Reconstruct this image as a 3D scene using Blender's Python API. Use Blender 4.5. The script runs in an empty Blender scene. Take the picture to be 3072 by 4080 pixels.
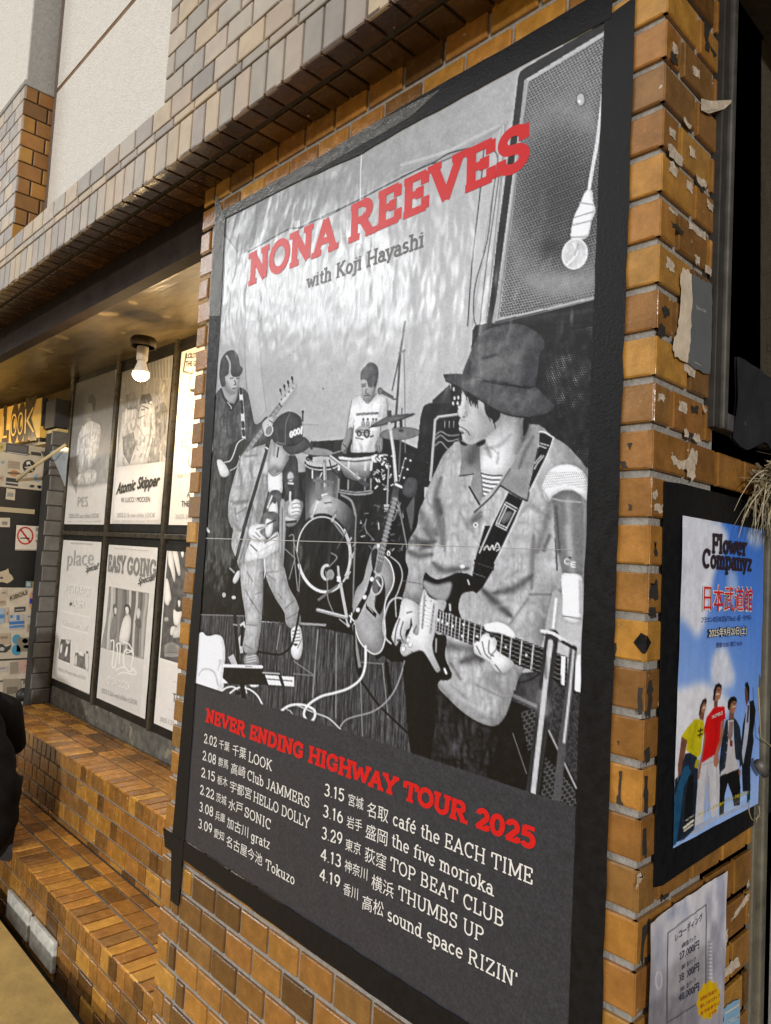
import bpy, bmesh, math, random
import numpy as np
from mathutils import Vector, Matrix
random.seed(7); RNG = np.random.default_rng(5)
SC = bpy.context.scene; COL = SC.collection
# ------------------------------------------------------------------ camera
F = 2879.302
M = np.array([[0.69140989, 0.72030102, 0.05584622], [-0.00674146, 0.08372883, -0.99646577], [-0.72243125, 0.68858981, 0.06274682]])
CAM = np.array([0.43905484, -0.89307829, -0.18236519])
cd = bpy.data.cameras.new('camera'); cam = bpy.data.objects.new('camera', cd); COL.objects.link(cam)
cd.sensor_fit = 'VERTICAL'; cd.sensor_height = 36.0; cd.lens = 36.0 * F / 4080.0
cd.clip_start = 0.02; cd.clip_end = 300
cam.matrix_world = Matrix(((M[0][0], -M[1][0], -M[2][0], CAM[0]), (M[0][1], -M[1][1], -M[2][1], CAM[1]), (M[0][2], -M[1][2], -M[2][2], CAM[2]), (0, 0, 0, 1)))
SC.camera = cam
# ------------------------------------------------------------------ night street light: world glow, one sun lamp
SC.view_settings.view_transform = 'Standard'; SC.view_settings.look = 'None'
SC.view_settings.exposure = 0.0; SC.view_settings.gamma = 1.0
W = bpy.data.worlds.new("World"); SC.world = W; W.use_nodes = True
wn, wl = W.node_tree.nodes, W.node_tree.links; wn.clear()
tc = wn.new('ShaderNodeTexCoord'); acc = None
def wadd(sock):
    global acc
    if acc is None: acc = sock; return
    a = wn.new('ShaderNodeVectorMath'); a.operation = 'ADD'; wl.new(acc, a.inputs[0]); wl.new(sock, a.inputs[1]); acc = a.outputs[0]
def glow(d, deg, rad, col, rough=0.0):
    d = Vector(d).normalized(); k = 1.0 / (math.radians(deg) ** 2)
    dp = wn.new('ShaderNodeVectorMath'); dp.operation = 'DOT_PRODUCT'; wl.new(tc.outputs['Generated'], dp.inputs[0]); dp.inputs[1].default_value = d
    m1 = wn.new('ShaderNodeMath'); m1.operation = 'SUBTRACT'; wl.new(dp.outputs['Value'], m1.inputs[0]); m1.inputs[1].default_value = 1.0
    m2 = wn.new('ShaderNodeMath'); m2.operation = 'MULTIPLY'; wl.new(m1.outputs[0], m2.inputs[0]); m2.inputs[1].default_value = k
    m3 = wn.new('ShaderNodeMath'); m3.operation = 'EXPONENT'; wl.new(m2.outputs[0], m3.inputs[0])
    out = m3.outputs[0]
    if rough:
        nz = wn.new('ShaderNodeTexNoise'); nz.inputs['Scale'].default_value = rough; nz.inputs['Detail'].default_value = 3; wl.new(tc.outputs['Generated'], nz.inputs['Vector'])
        mr = wn.new('ShaderNodeMapRange'); mr.inputs[1].default_value = .42; mr.inputs[2].default_value = .62; mr.inputs[3].default_value = .15; mr.inputs[4].default_value = 1.3
        wl.new(nz.outputs['Fac'], mr.inputs[0]); mm = wn.new('ShaderNodeMath'); mm.operation = 'MULTIPLY'; wl.new(out, mm.inputs[0]); wl.new(mr.outputs[0], mm.inputs[1]); out = mm.outputs[0]
    sc = wn.new('ShaderNodeVectorMath'); sc.operation = 'SCALE'; sc.inputs[0].default_value = [c * rad for c in col]; wl.new(out, sc.inputs['Scale']); wadd(sc.outputs[0])
SUN_DIR = Vector((.70, -.68, .19))                     # towards the street light that this sun lamp stands in for
base = wn.new('ShaderNodeRGB'); base.outputs[0].default_value = (.022, .023, .026, 1); wadd(base.outputs[0])
glow((-.10, -.58, .80), 30, 1.6, (1, .97, .92))           # lamps above the street
glow((-.74, -.58, .34), 11, .85, (.96, 1, 1.0), 7.0)      # broad glow added for the pale reflection on the poster
glow((-.70, -.61, .36), 3.0, 20, (.97, 1, 1))             # a street lamp head
glow((-.80, -.49, .34), 2.2, 16, (.97, 1, 1))
glow((-.86, -.50, .04), 5, 4.5, (1, .98, .85), 9.0)       # shop front
bg = wn.new('ShaderNodeBackground'); wo = wn.new('ShaderNodeOutputWorld'); bg.inputs['Strength'].default_value = 1.0
wl.new(acc, bg.inputs['Color']); wl.new(bg.outputs[0], wo.inputs['Surface'])
sl = bpy.data.lights.new('sun', 'SUN'); sl.energy = 1.9; sl.angle = math.radians(2.0); sl.color = (1, .955, .89)
so = bpy.data.objects.new('sun', sl); COL.objects.link(so); so.rotation_euler = SUN_DIR.to_track_quat('Z', 'Y').to_euler(); so.location = SUN_DIR * 8
# ------------------------------------------------------------------ points read off the photograph (3072 x 4080) onto real planes
def ray(p): return M.T @ np.array([(p[0] - 1536.0) / F, (p[1] - 2040.0) / F, 1.0])
def at(p, ax, v):
    d = ray(p); return CAM + (v - CAM[ax]) / d[ax] * d
def Vw(ox, oy, s): return lambda pts: [(ox + a / s, oy + b / s) for a, b in pts]
# ------------------------------------------------------------------ materials
MATS = {}
def mat(name, col=(.5, .5, .5), rough=.5, spec=.5, metal=0.0, noise=0.0, nscale=20.0, bump=0.0, bscale=60.0, attr=None, coat=0.0, emit=None, estr=0.0, alpha=1.0, trans=0.0, specks=None, rvar=0.0, stretch=None, cbump=0.0):
    if name in MATS: return MATS[name]
    m = bpy.data.materials.new(name); m.use_nodes = True; MATS[name] = m
    n, l = m.node_tree.nodes, m.node_tree.links; b = n['Principled BSDF']
    b.inputs['Roughness'].default_value = rough; b.inputs['Specular IOR Level'].default_value = spec; b.inputs['Metallic'].default_value = metal
    b.inputs['Coat Weight'].default_value = coat; b.inputs['Coat Roughness'].default_value = .12
    b.inputs['Base Color'].default_value = (*col, 1)
    if alpha < 1: b.inputs['Alpha'].default_value = alpha
    if trans: b.inputs['Transmission Weight'].default_value = trans
    src = None
    if attr:
        a = n.new('ShaderNodeAttribute'); a.attribute_name = attr; src = a.outputs['Color']
    t = n.new('ShaderNodeTexCoord'); vec = t.outputs['Object']
    if stretch:
        mp = n.new('ShaderNodeMapping'); mp.inputs['Scale'].default_value = stretch; l.new(vec, mp.inputs['Vector']); vec = mp.outputs[0]
    if noise:
        z = n.new('ShaderNodeTexNoise'); z.inputs['Scale'].default_value = nscale; z.inputs['Detail'].default_value = 6; z.inputs['Roughness'].default_value = .65; l.new(vec, z.inputs['Vector'])
        mr = n.new('ShaderNodeMapRange'); mr.inputs[1].default_value = .3; mr.inputs[2].default_value = .7; mr.inputs[3].default_value = 1 - noise; mr.inputs[4].default_value = 1 + noise * .7; l.new(z.outputs['Fac'], mr.inputs[0])
        sc = n.new('ShaderNodeVectorMath'); sc.operation = 'SCALE'; l.new(mr.outputs[0], sc.inputs['Scale'])
        if src: l.new(src, sc.inputs[0])
        else: sc.inputs[0].default_value = col
        src = sc.outputs[0]
        if rvar:
            m2 = n.new('ShaderNodeMapRange'); m2.inputs[1].default_value = .3; m2.inputs[2].default_value = .7; m2.inputs[3].default_value = rough - rvar; m2.inputs[4].default_value = rough + rvar; l.new(z.outputs['Fac'], m2.inputs[0]); l.new(m2.outputs[0], b.inputs['Roughness'])
    if specks:
        v = n.new('ShaderNodeTexNoise'); v.inputs['Scale'].default_value = specks[0]; v.inputs['Detail'].default_value = 4; l.new(t.outputs['Object'], v.inputs['Vector'])
        mr = n.new('ShaderNodeMapRange'); mr.inputs[1].default_value = specks[1]; mr.inputs[2].default_value = specks[1] + .03; l.new(v.outputs['Fac'], mr.inputs[0])
        mx = n.new('ShaderNodeMix'); mx.data_type = 'RGBA'; l.new(mr.outputs[0], mx.inputs['Factor'])
        if src: l.new(src, mx.inputs['A'])
        else: mx.inputs['A'].default_value = (*col, 1)
        mx.inputs['B'].default_value = (*specks[2], 1); src = mx.outputs['Result']
    if src: l.new(src, b.inputs['Base Color'])
    if bump:
        z = n.new('ShaderNodeTexNoise'); z.inputs['Scale'].default_value = bscale; z.inputs['Detail'].default_value = 4; l.new(vec, z.inputs['Vector'])
        bp = n.new('ShaderNodeBump'); bp.inputs['Strength'].default_value = bump; bp.inputs['Distance'].default_value = .01; l.new(z.outputs['Fac'], bp.inputs['Height']); l.new(bp.outputs[0], b.inputs['Normal'])
    if cbump:            # a wrinkled clear film over the print
        z = n.new('ShaderNodeTexNoise'); z.inputs['Scale'].default_value = bscale; z.inputs['Detail'].default_value = 2; l.new(vec, z.inputs['Vector'])
        bp = n.new('ShaderNodeBump'); bp.inputs['Strength'].default_value = cbump; bp.inputs['Distance'].default_value = .01; l.new(z.outputs['Fac'], bp.inputs['Height']); l.new(bp.outputs[0], b.inputs['Coat Normal'])
    if emit:
        b.inputs['Emission Color'].default_value = (*emit, 1); b.inputs['Emission Strength'].default_value = estr
    return m
M_TILE = mat('glazed_brick_tile', rough=.24, spec=.5, noise=.32, nscale=30, bump=.10, bscale=130, attr='tint', specks=(70, .70, (.5, .44, .36)), rvar=.1)
M_PALE_GLARE = mat('glare_paled_facade_tile', rough=.5, noise=.16, nscale=22, bump=.04, bscale=90, attr='tint')  # facade tile with street glare put into its colour
M_MORT = mat('grey_mortar', (.31, .30, .285), .9, noise=.25, nscale=90, bump=.35, bscale=160)
M_DMORT = mat('dark_mortar', (.055, .048, .04), .9, noise=.3, nscale=60, bump=.3, bscale=160)
M_TAPE = mat('black_cloth_tape', (.008, .008, .010), .42, .22, noise=.4, nscale=60, bump=.10, bscale=240, rvar=.12)
M_GLARE = mat('tape_glare_strip', (.30, .31, .32), .22, .6, noise=.4, nscale=40, bump=.5, bscale=70, alpha=.35)  # silvery glare of the black tape, painted as a grey strip
M_PRINT = mat('glossy_poster_print', rough=.5, spec=.12, attr='ink', coat=.55, cbump=.42, bscale=19, stretch=(1, 1, .5))
M_PAPER = mat('matte_poster_print', rough=.48, spec=.4, attr='ink', bump=.10, bscale=14)
M_BLKBOARD = mat('black_painted_board', (.016, .015, .014), .5, .25, noise=.5, nscale=14, bump=.1, bscale=40, specks=(9, .69, (.12, .10, .07)))
M_PLASTER = mat('white_sprayed_plaster', (.68, .665, .64), .85, noise=.10, nscale=70, bump=.5, bscale=160, specks=(7, .71, (.50, .45, .38)))
M_GREYP = mat('grey_plaster', (.30, .29, .28), .85, noise=.15, nscale=50, bump=.3, bscale=120)
M_CEIL = mat('old_painted_ceiling', (.115, .085, .042), .30, noise=.65, nscale=5, bump=.35, bscale=14, specks=(6, .66, (.26, .20, .10)), stretch=(.6, 2, 2))
M_DARKWOOD = mat('dark_lintel_paint', (.022, .014, .011), .8, .15, noise=.5, nscale=18, bump=.1)
M_STEEL = mat('dull_dark_metal', (.055, .052, .048), .5, metal=.5, noise=.35, nscale=30)
M_CONC = mat('ochre_concrete', (.44, .30, .10), .7, noise=.35, nscale=5, bump=.2, bscale=60, specks=(11, .68, (.14, .11, .07)))
M_DARKCONC = mat('stained_concrete_base', (.13, .125, .11), .8, noise=.55, nscale=22, bump=.3, bscale=80, specks=(13, .64, (.26, .23, .16)))
INKS = {}
def ink(c, rough=.33):
    if not isinstance(c, tuple): c = (c, c, c)
    k = (tuple(round(x, 3) for x in c), rough)
    if k not in INKS:
        INKS[k] = mat('printing_ink_%d' % len(INKS), c, rough, .25, bump=.10, bscale=16, noise=.05, nscale=120)
    return INKS[k]
# ------------------------------------------------------------------ objects
def tag(o, label=None, cat=None, group=None, kind=None):
    if label: o['label'] = label
    if cat: o['category'] = cat
    if group: o['group'] = group
    if kind: o['kind'] = kind
    return o
def thing(name, label, cat, loc, group=None, kind=None):
    o = bpy.data.objects.new(name, None); COL.objects.link(o); o.location = loc; o.empty_display_size = .05
    bpy.context.view_layer.update() if False else None
    return tag(o, label, cat, group, kind)
class MB:
    def __init__(s): s.v = []; s.f = []; s.c = []; s.sm = []
    def face(s, pts, col=None, smooth=False):
        i = len(s.v); s.v += [tuple(map(float, p)) for p in pts]; s.f.append(tuple(range(i, i + len(pts)))); s.c.append(col); s.sm.append(smooth)
    def mesh(s, vs, fs, col=None, smooth=False):
        i = len(s.v); s.v += [tuple(map(float, p)) for p in vs]
        for f in fs: s.f.append(tuple(i + k for k in f)); s.c.append(col); s.sm.append(smooth)
    def box(s, a, b, col=None, bev=0.0):
        x0, y0, z0 = [min(p, q) for p, q in zip(a, b)]; x1, y1, z1 = [max(p, q) for p, q in zip(a, b)]
        if bev <= 0:
            v = [(x0, y0, z0), (x1, y0, z0), (x1, y1, z0), (x0, y1, z0), (x0, y0, z1), (x1, y0, z1), (x1, y1, z1), (x0, y1, z1)]
            s.mesh(v, [(0, 3, 2, 1), (4, 5, 6, 7), (0, 1, 5, 4), (1, 2, 6, 5), (2, 3, 7, 6), (3, 0, 4, 7)], col); return
        bm = bmesh.new(); bmesh.ops.create_cube(bm, size=1.0)
        for q in bm.verts: q.co = Vector(((x0 + x1) / 2 + q.co.x * (x1 - x0), (y0 + y1) / 2 + q.co.y * (y1 - y0), (z0 + z1) / 2 + q.co.z * (z1 - z0)))
        bmesh.ops.bevel(bm, geom=bm.edges[:], offset=bev, segments=2, profile=.6, affect='EDGES')
        bm.verts.index_update(); s.mesh([q.co for q in bm.verts], [[q.index for q in f.verts] for f in bm.faces], col); bm.free()
    def tube(s, pts, r, n=10, col=None, cap=True):
        pts = [Vector(p) for p in pts]; rs = r if isinstance(r, (list, tuple)) else [r] * len(pts)
        rings = []; prev = None
        for i, p in enumerate(pts):
            d = (pts[min(i + 1, len(pts) - 1)] - pts[max(i - 1, 0)]).normalized()
            if prev is None: prev = Vector((0, 0, 1)) if abs(d.z) < .9 else Vector((1, 0, 0))
            a = (prev - d * prev.dot(d)).normalized(); prev = a; b = d.cross(a)
            rings.append([p + (a * math.cos(2 * math.pi * k / n) + b * math.sin(2 * math.pi * k / n)) * rs[i] for k in range(n)])
        vs = [q for R in rings for q in R]; fs = []
        for i in range(len(pts) - 1):
            for k in range(n): fs.append((i * n + k, i * n + (k + 1) % n, (i + 1) * n + (k + 1) % n, (i + 1) * n + k))
        if cap: fs.append(tuple(range(n))[::-1]); fs.append(tuple((len(pts) - 1) * n + k for k in range(n)))
        s.mesh(vs, fs, col, True)
    def lathe(s, c, prof, n=28, ax=(0, 0, 1), col=None):
        ax = Vector(ax).normalized(); c = Vector(c)
        s.tube([c + ax * h for r, h in prof], [max(r, 1e-4) for r, h in prof], n, col)
    def prism(s, poly, off, col=None):          # poly: list of 3d points, off: thickness vector
        n = len(poly); off = Vector(off); a = [Vector(p) for p in poly]; b = [p + off for p in a]
        s.mesh(a + b, [tuple(range(n)), tuple(range(2 * n - 1, n - 1, -1))] + [(i, i + n, (i + 1) % n + n, (i + 1) % n) for i in range(n)], col)
    def tile(s, o, u, v, n, u0, u1, v0, v1, col, depth=.007, bev=.0022):
        o, u, v, n = map(Vector, (o, u, v, n)); j = lambda: random.uniform(-.0006, .0006)
        B = [(u0, v0), (u1, v0), (u1, v1), (u0, v1)]; T = [(u0 + bev, v0 + bev), (u1 - bev, v0 + bev), (u1 - bev, v1 - bev), (u0 + bev, v1 - bev)]
        vs = [o + u * a + v * b - n * depth for a, b in B] + [o + u * a + v * b - n * (bev * .7) for a, b in B] + [o + u * a + v * b + n * j() for a, b in T]
        fs = [(8, 9, 10, 11)] + [(i, (i + 1) % 4, (i + 1) % 4 + 4, i + 4) for i in range(4)] + [(i + 4, (i + 1) % 4 + 4, (i + 1) % 4 + 8, i + 8) for i in range(4)]
        s.mesh(vs, fs, col)
    def build(s, name, m, parent=None, attr='tint', smooth=None):
        me = bpy.data.meshes.new(name); loc = Vector(parent_loc(parent)) if parent else None
        if parent: vs = [tuple(Vector(v) - loc) for v in s.v]
        else:
            lo = Vector([min(v[k] for v in s.v) for k in range(3)]); hi = Vector([max(v[k] for v in s.v) for k in range(3)]); loc = (lo + hi) / 2; loc.z = lo.z
            vs = [tuple(Vector(v) - loc) for v in s.v]
        me.from_pydata(vs, [], s.f); me.update()
        bm = bmesh.new(); bm.from_mesh(me); bmesh.ops.recalc_face_normals(bm, faces=bm.faces); bm.to_mesh(me); bm.free()
        if any(c is not None for c in s.c):
            at_ = me.color_attributes.new(attr, 'FLOAT_COLOR', 'CORNER'); buf = np.ones((len(me.loops), 4), np.float32)
            k = 0
            for p in me.polygons:
                c = s.c[p.index] or (.3, .3, .3); buf[p.loop_start:p.loop_start + p.loop_total, :3] = c
            at_.data.foreach_set('color', buf.ravel())
        me.polygons.foreach_set('use_smooth', s.sm); me.materials.append(m)
        o = bpy.data.objects.new(name, me); COL.objects.link(o)
        if parent: o.parent = parent
        else: o.location = loc
        return o
def parent_loc(p):
    L = Vector(p.location)
    while p.parent: p = p.parent; L += Vector(p.location)
    return L
def part(name, m, parent, fn):
    b = MB(); fn(b); return b.build(name, m, parent)
# ------------------------------------------------------------------ tiles
AMBER = [(.42, .205, .038), (.37, .17, .034), (.32, .145, .034), (.44, .225, .045), (.28, .125, .03)]
BROWN = [(.15, .072, .020), (.12, .058, .018), (.18, .085, .024)]
MIDB = [(.26, .12, .028), (.30, .14, .032), (.24, .12, .035)]
def tcol(p=(.5, .25, .25), k=1.0):
    r = random.random(); c = random.choice(AMBER if r < p[0] else MIDB if r < p[0] + p[1] else BROWN)
    f = random.uniform(.85, 1.15) * k; return tuple(x * f for x in c)
PALE_GLARE = [(.50, .43, .345), (.42, .405, .395), (.31, .30, .31), (.46, .395, .35), (.52, .45, .35), (.36, .33, .335), (.45, .41, .38), (.38, .375, .37)]  # tile colours whitened to carry the glare of the street light
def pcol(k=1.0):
    f = random.uniform(.74, .92) * k; return tuple(x * f * h for x, h in zip(random.choice(PALE_GLARE), (1.05, .97, .86)))
# ------------------------------------------------------------------ printed pictures: drawn in numpy, carried by the colours of a fine mesh
def smoothpts(p, n=4, closed=True):
    p = np.asarray(p, float); k = len(p)
    if k < 3: return p
    out = []
    for i in range(k if closed else k - 1):
        if closed: a, b, c, d = p[(i - 1) % k], p[i], p[(i + 1) % k], p[(i + 2) % k]
        else: a, b, c, d = p[max(i - 1, 0)], p[i], p[i + 1], p[min(i + 2, k - 1)]
        for t in np.arange(n) / n:
            out.append(.5 * ((2 * b) + (-a + c) * t + (2 * a - 5 * b + 4 * c - d) * t * t + (-a + 3 * b - 3 * c + d) * t ** 3))
    if not closed: out.append(p[-1])
    return np.array(out)
def field(h, w, s, sy=None, seed=0):
    r = np.random.default_rng(seed); sy = sy or s
    a = r.random((int(h / sy) + 3, int(w / s) + 3)).astype(np.float32)
    y = np.arange(h) / sy; x = np.arange(w) / s; yi = y.astype(int); xi = x.astype(int); fy = (y - yi)[:, None].astype(np.float32); fx = (x - xi)[None].astype(np.float32)
    fy = fy * fy * (3 - 2 * fy); fx = fx * fx * (3 - 2 * fx)
    A = a[yi][:, xi]; B = a[yi][:, xi + 1]; C_ = a[yi + 1][:, xi]; D = a[yi + 1][:, xi + 1]
    return (A * (1 - fx) + B * fx) * (1 - fy) + (C_ * (1 - fx) + D * fx) * fy - .5
class Canvas:
    def __init__(s, ax, val, u0, u1, zb, zt, nx, ny, ch=1, bg=.75, ss=2):
        s.ax, s.val, s.u0, s.u1, s.zb, s.zt, s.nx, s.ny, s.ss = ax, val, u0, u1, zb, zt, nx, ny, ss
        s.w, s.h = nx * ss, ny * ss; s.ch = ch; s.img = np.zeros((s.h, s.w, ch), np.float32); s.img[:] = bg
        uu = u0 + (np.arange(s.w) + .5) / s.w * (u1 - u0); zz = zt - (np.arange(s.h) + .5) / s.h * (zt - zb)
        U, Z = np.meshgrid(uu, zz); P = [None] * 3; P[ax] = np.full_like(U, val); P[0 if ax == 1 else 1] = U; P[2] = Z
        q = [M[i][0] * (P[0] - CAM[0]) + M[i][1] * (P[1] - CAM[1]) + M[i][2] * (P[2] - CAM[2]) for i in range(3)]
        s.X = (q[0] / q[2] * F + 1536).astype(np.float32); s.Y = (q[1] / q[2] * F + 2040).astype(np.float32)
        wx = 9 * field(s.h, s.w, 26, seed=21); n1 = field(s.h, s.w, 17, 30, seed=22); n2 = field(s.h, s.w, 8, 12, seed=23); yy, xx = np.indices((s.h, s.w)); xi = np.clip(xx + .6 * yy * 0 + wx, 0, s.w - 1).astype(int); yi = np.clip(yy + 9 * field(s.h, s.w, 20, seed=24) - .5 * (xx - s.w / 2) * 0, 0, s.h - 1).astype(int)
        s.fold = ((np.abs(n1) * 2)[yi, xi] - .5) + .7 * ((np.abs(n2) * 2)[yi, xi] - .5)
        s.grain = field(s.h, s.w, 2, seed=1); s.mid = field(s.h, s.w, 14, seed=2) + .5 * field(s.h, s.w, 5, seed=3); s.streak = field(s.h, s.w, 3, 40, seed=4) + .6 * field(s.h, s.w, 2, 12, seed=6)
    def gp(s, pts):
        o = []
        for p in pts:
            q = at(p, s.ax, s.val); o.append(((q[0 if s.ax == 1 else 1] - s.u0) / (s.u1 - s.u0) * s.w, (s.zt - q[2]) / (s.zt - s.zb) * s.h))
        return np.array(o)
    def win(s, g, pad=2):
        c0 = max(int(g[:, 0].min()) - pad, 0); c1 = min(int(g[:, 0].max()) + pad + 1, s.w); r0 = max(int(g[:, 1].min()) - pad, 0); r1 = min(int(g[:, 1].max()) + pad + 1, s.h)
        return (r0, r1, c0, c1) if r1 > r0 and c1 > c0 else None
    def mask(s, pts, smooth=True, soft=0):
        g = s.gp(pts); g = smoothpts(g) if smooth else g; w = s.win(g, 2 + 2 * int(soft))
        if w is None: return None
        r0, r1, c0, c1 = w; m = np.zeros((r1 - r0, c1 - c0), np.float32); x, y = g[:, 0], g[:, 1]; x2, y2 = np.roll(x, -1), np.roll(y, -1)
        cx = np.arange(c0, c1) + .5
        for r in range(r0, r1):
            yy = r + .5; k = (y <= yy) != (y2 <= yy)
            if not k.any(): continue
            xs = np.sort(x[k] + (yy - y[k]) / (y2[k] - y[k]) * (x2[k] - x[k]))
            m[r - r0] = np.searchsorted(xs, cx) % 2
        if soft:
            n = int(soft)
            for _ in range(2):
                for axx in (0, 1):
                    c = np.cumsum(np.pad(m, [(n + 1, n) if i == axx else (0, 0) for i in (0, 1)], mode='edge'), axis=axx)
                    m = (np.take(c, range(2 * n + 1, c.shape[axx]), axx) - np.take(c, range(0, c.shape[axx] - 2 * n - 1), axx)) / (2 * n + 1)
        return w, m
    def col(s, w, g, grad, n, tex):
        r0, r1, c0, c1 = w
        if grad:
            x0, y0, g0, x1, y1, g1 = grad; X, Y = s.X[r0:r1, c0:c1], s.Y[r0:r1, c0:c1]
            t = np.clip(((X - x0) * (x1 - x0) + (Y - y0) * (y1 - y0)) / ((x1 - x0) ** 2 + (y1 - y0) ** 2), 0, 1)[..., None]
            v = np.asarray(g0, np.float32) * (1 - t) + np.asarray(g1, np.float32) * t
        else: v = np.broadcast_to(np.asarray(g, np.float32), (r1 - r0, c1 - c0, s.ch))
        if n: v = v + n * (tex if tex is not None else s.mid)[r0:r1, c0:c1, None]
        return v
    def fill(s, pts, g=.5, grad=None, n=0.0, tex=None, smooth=True, soft=0, a=1.0, clip=None, vol=None):
        q = s.mask(pts, smooth, soft)
        if q is None: return None
        w, m = q; r0, r1, c0, c1 = w
        if clip is not None: m = m * s.expand(clip)[r0:r1, c0:c1]
        m = (m * a)[..., None]; c_ = s.col(w, g, grad, n, tex); size = min(r1 - r0, c1 - c0)
        if vol is None: vol = (.30 if smooth and not soft and a == 1.0 and size > 14 else 0.0)
        if vol:
            k = int(min(max(size / 7, 3), 20)); mb = np.pad(q[1], k)
            for _ in range(2):
                for axx in (0, 1):
                    cs = np.cumsum(np.pad(mb, [(k + 1, k) if i == axx else (0, 0) for i in (0, 1)], mode='edge'), axis=axx); mb = (np.take(cs, range(2 * k + 1, cs.shape[axx]), axx) - np.take(cs, range(0, cs.shape[axx] - 2 * k - 1), axx)) / (2 * k + 1)
            d = k // 2; core = np.roll(np.roll(mb, -d, 1), -d // 2, 0)[k:-k, k:-k]; hal = np.roll(np.roll(mb, d, 1), d // 2, 0)[k:-k, k:-k]
            c_ = c_ * (1 + vol * (core[..., None] * 1.45 - 1.05)); s.img[r0:r1, c0:c1] *= (1 - .45 * vol * hal[..., None])
        s.img[r0:r1, c0:c1] = s.img[r0:r1, c0:c1] * (1 - m) + c_ * m
        return q
    def expand(s, q):
        f = np.zeros((s.h, s.w), np.float32); (r0, r1, c0, c1), m = q; f[r0:r1, c0:c1] = m; return f
    def line(s, pts, w, g=.2, a=1.0, smooth=True, soft=False, clip=None, w2=None):
        p = smoothpts(pts, 5, False) if smooth and len(pts) > 2 else np.asarray(pts, float)
        if soft: a = a * .62
        g_ = s.gp(p); W_ = np.linspace(w, w2 if w2 is not None else w, len(p))
        if soft: W_ = W_ * 1.7 * (.35 + .65 * np.sin(np.pi * np.linspace(.04, .96, len(p))))
        big = s.win(g_, 60)
        if big is None: return
        B0, B1, C0, C1 = big; al = np.zeros((B1 - B0, C1 - C0), np.float32)
        for i in range(len(p) - 1):
            e0 = math.hypot(*(g_[i + 1] - g_[i])) / max(math.hypot(*(p[i + 1] - p[i])), 1e-6); ww = max(W_[i], W_[i + 1]); pad = int(ww * max(e0, .35) * (1.6 if soft else 1)) + 4
            q = s.win(g_[i:i + 2], min(pad, 60))
            if q is None: continue
            r0, r1, c0, c1 = q; X, Y = s.X[r0:r1, c0:c1], s.Y[r0:r1, c0:c1]; ax_, ay = p[i]; bx, by = p[i + 1]; L = (bx - ax_) ** 2 + (by - ay) ** 2
            t = np.clip(((X - ax_) * (bx - ax_) + (Y - ay) * (by - ay)) / max(L, 1e-6), 0, 1); d = np.hypot(X - ax_ - t * (bx - ax_), Y - ay - t * (by - ay)); wd = W_[i] + (W_[i + 1] - W_[i]) * t
            v = np.exp(-(d / (wd * .46)) ** 2) if soft else np.clip((wd * .5 - d) / 1.6 + .5, 0, 1)
            sl = al[r0 - B0:r1 - B0, c0 - C0:c1 - C0]; np.maximum(sl, v, out=sl)
        if clip is not None: al = al * s.expand(clip)[B0:B1, C0:C1]
        al = (al * a)[..., None]; s.img[B0:B1, C0:C1] = s.img[B0:B1, C0:C1] * (1 - al) + np.asarray(g, np.float32) * al
    def ell(s, cx, cy, rx, ry, g=.5, rot=0, **k):
        t = np.arange(28) / 28 * 2 * math.pi; c_, s_ = math.cos(math.radians(rot)), math.sin(math.radians(rot))
        pts = [(cx + rx * math.cos(q) * c_ - ry * math.sin(q) * s_, cy + rx * math.cos(q) * s_ + ry * math.sin(q) * c_) for q in t]
        return s.fill(pts, g, smooth=False, **k), pts
    def ring(s, cx, cy, rx, ry, w, g, rot=0, a0=0, a1=360, **k):
        t = np.radians(np.linspace(a0, a1, 40)); c_, s_ = math.cos(math.radians(rot)), math.sin(math.radians(rot))
        s.line([(cx + rx * math.cos(q) * c_ - ry * math.sin(q) * s_, cy + rx * math.cos(q) * s_ + ry * math.sin(q) * c_) for q in t], w, g, smooth=False, **k)
    def sheet(s, name, m, parent, tint=(1, 1, 1), wave=0.0004, grain=.05, lift=0.0, curl=None, gain=1.0, floor=0.0, contrast=0, dark=None):
        im = s.img
        if s.ch == 1:
            b_ = im[..., 0]
            for axx in (0, 1):
                n = 9; c_ = np.cumsum(np.pad(b_, [(n + 1, n) if i == axx else (0, 0) for i in (0, 1)], mode='edge'), axis=axx); b_ = (np.take(c_, range(2 * n + 1, c_.shape[axx]), axx) - np.take(c_, range(0, c_.shape[axx] - 2 * n - 1), axx)) / (2 * n + 1)
            im = im + .22 * (im - b_[..., None])
        if contrast: im = np.clip(.47 + (im - .47) * contrast, .035, 1)
        im = im + grain * s.grain[..., None]
        im = im.reshape(s.ny, s.ss, s.nx, s.ss, s.ch).mean((1, 3)); im = np.clip(im, 0, 1) * gain
        im = np.where(im < .04045, im / 12.92, ((im + .055) / 1.055) ** 2.4) * (1 - floor) + floor
        if s.ch == 1: q = np.clip(1 - im / .12, 0, 1); im = np.repeat(im, 3, 2) * (np.array(tint) * (1 - q) + np.array(dark or tint) * q)
        nx, ny = s.nx, s.ny; uu = np.linspace(s.u0, s.u1, nx); zz = np.linspace(s.zt, s.zb, ny); U, Z = np.meshgrid(uu, zz)
        wv = (field(ny, nx, max(nx / 9, 2), max(ny / 7, 2), seed=11) + .5 * field(ny, nx, max(nx / 22, 2), max(ny / 10, 2), seed=12)) * wave * 2 + lift
        if curl is not None: wv = wv + curl(U, Z)
        co = np.zeros((ny * nx, 3), np.float32); L = parent_loc(parent) if parent else Vector()
        if s.ax == 1: co[:, 0] = U.ravel() - L.x; co[:, 1] = s.val - wv.ravel() - L.y
        else: co[:, 0] = s.val + wv.ravel() - L.x; co[:, 1] = U.ravel() - L.y
        co[:, 2] = Z.ravel() - L.z
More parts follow.
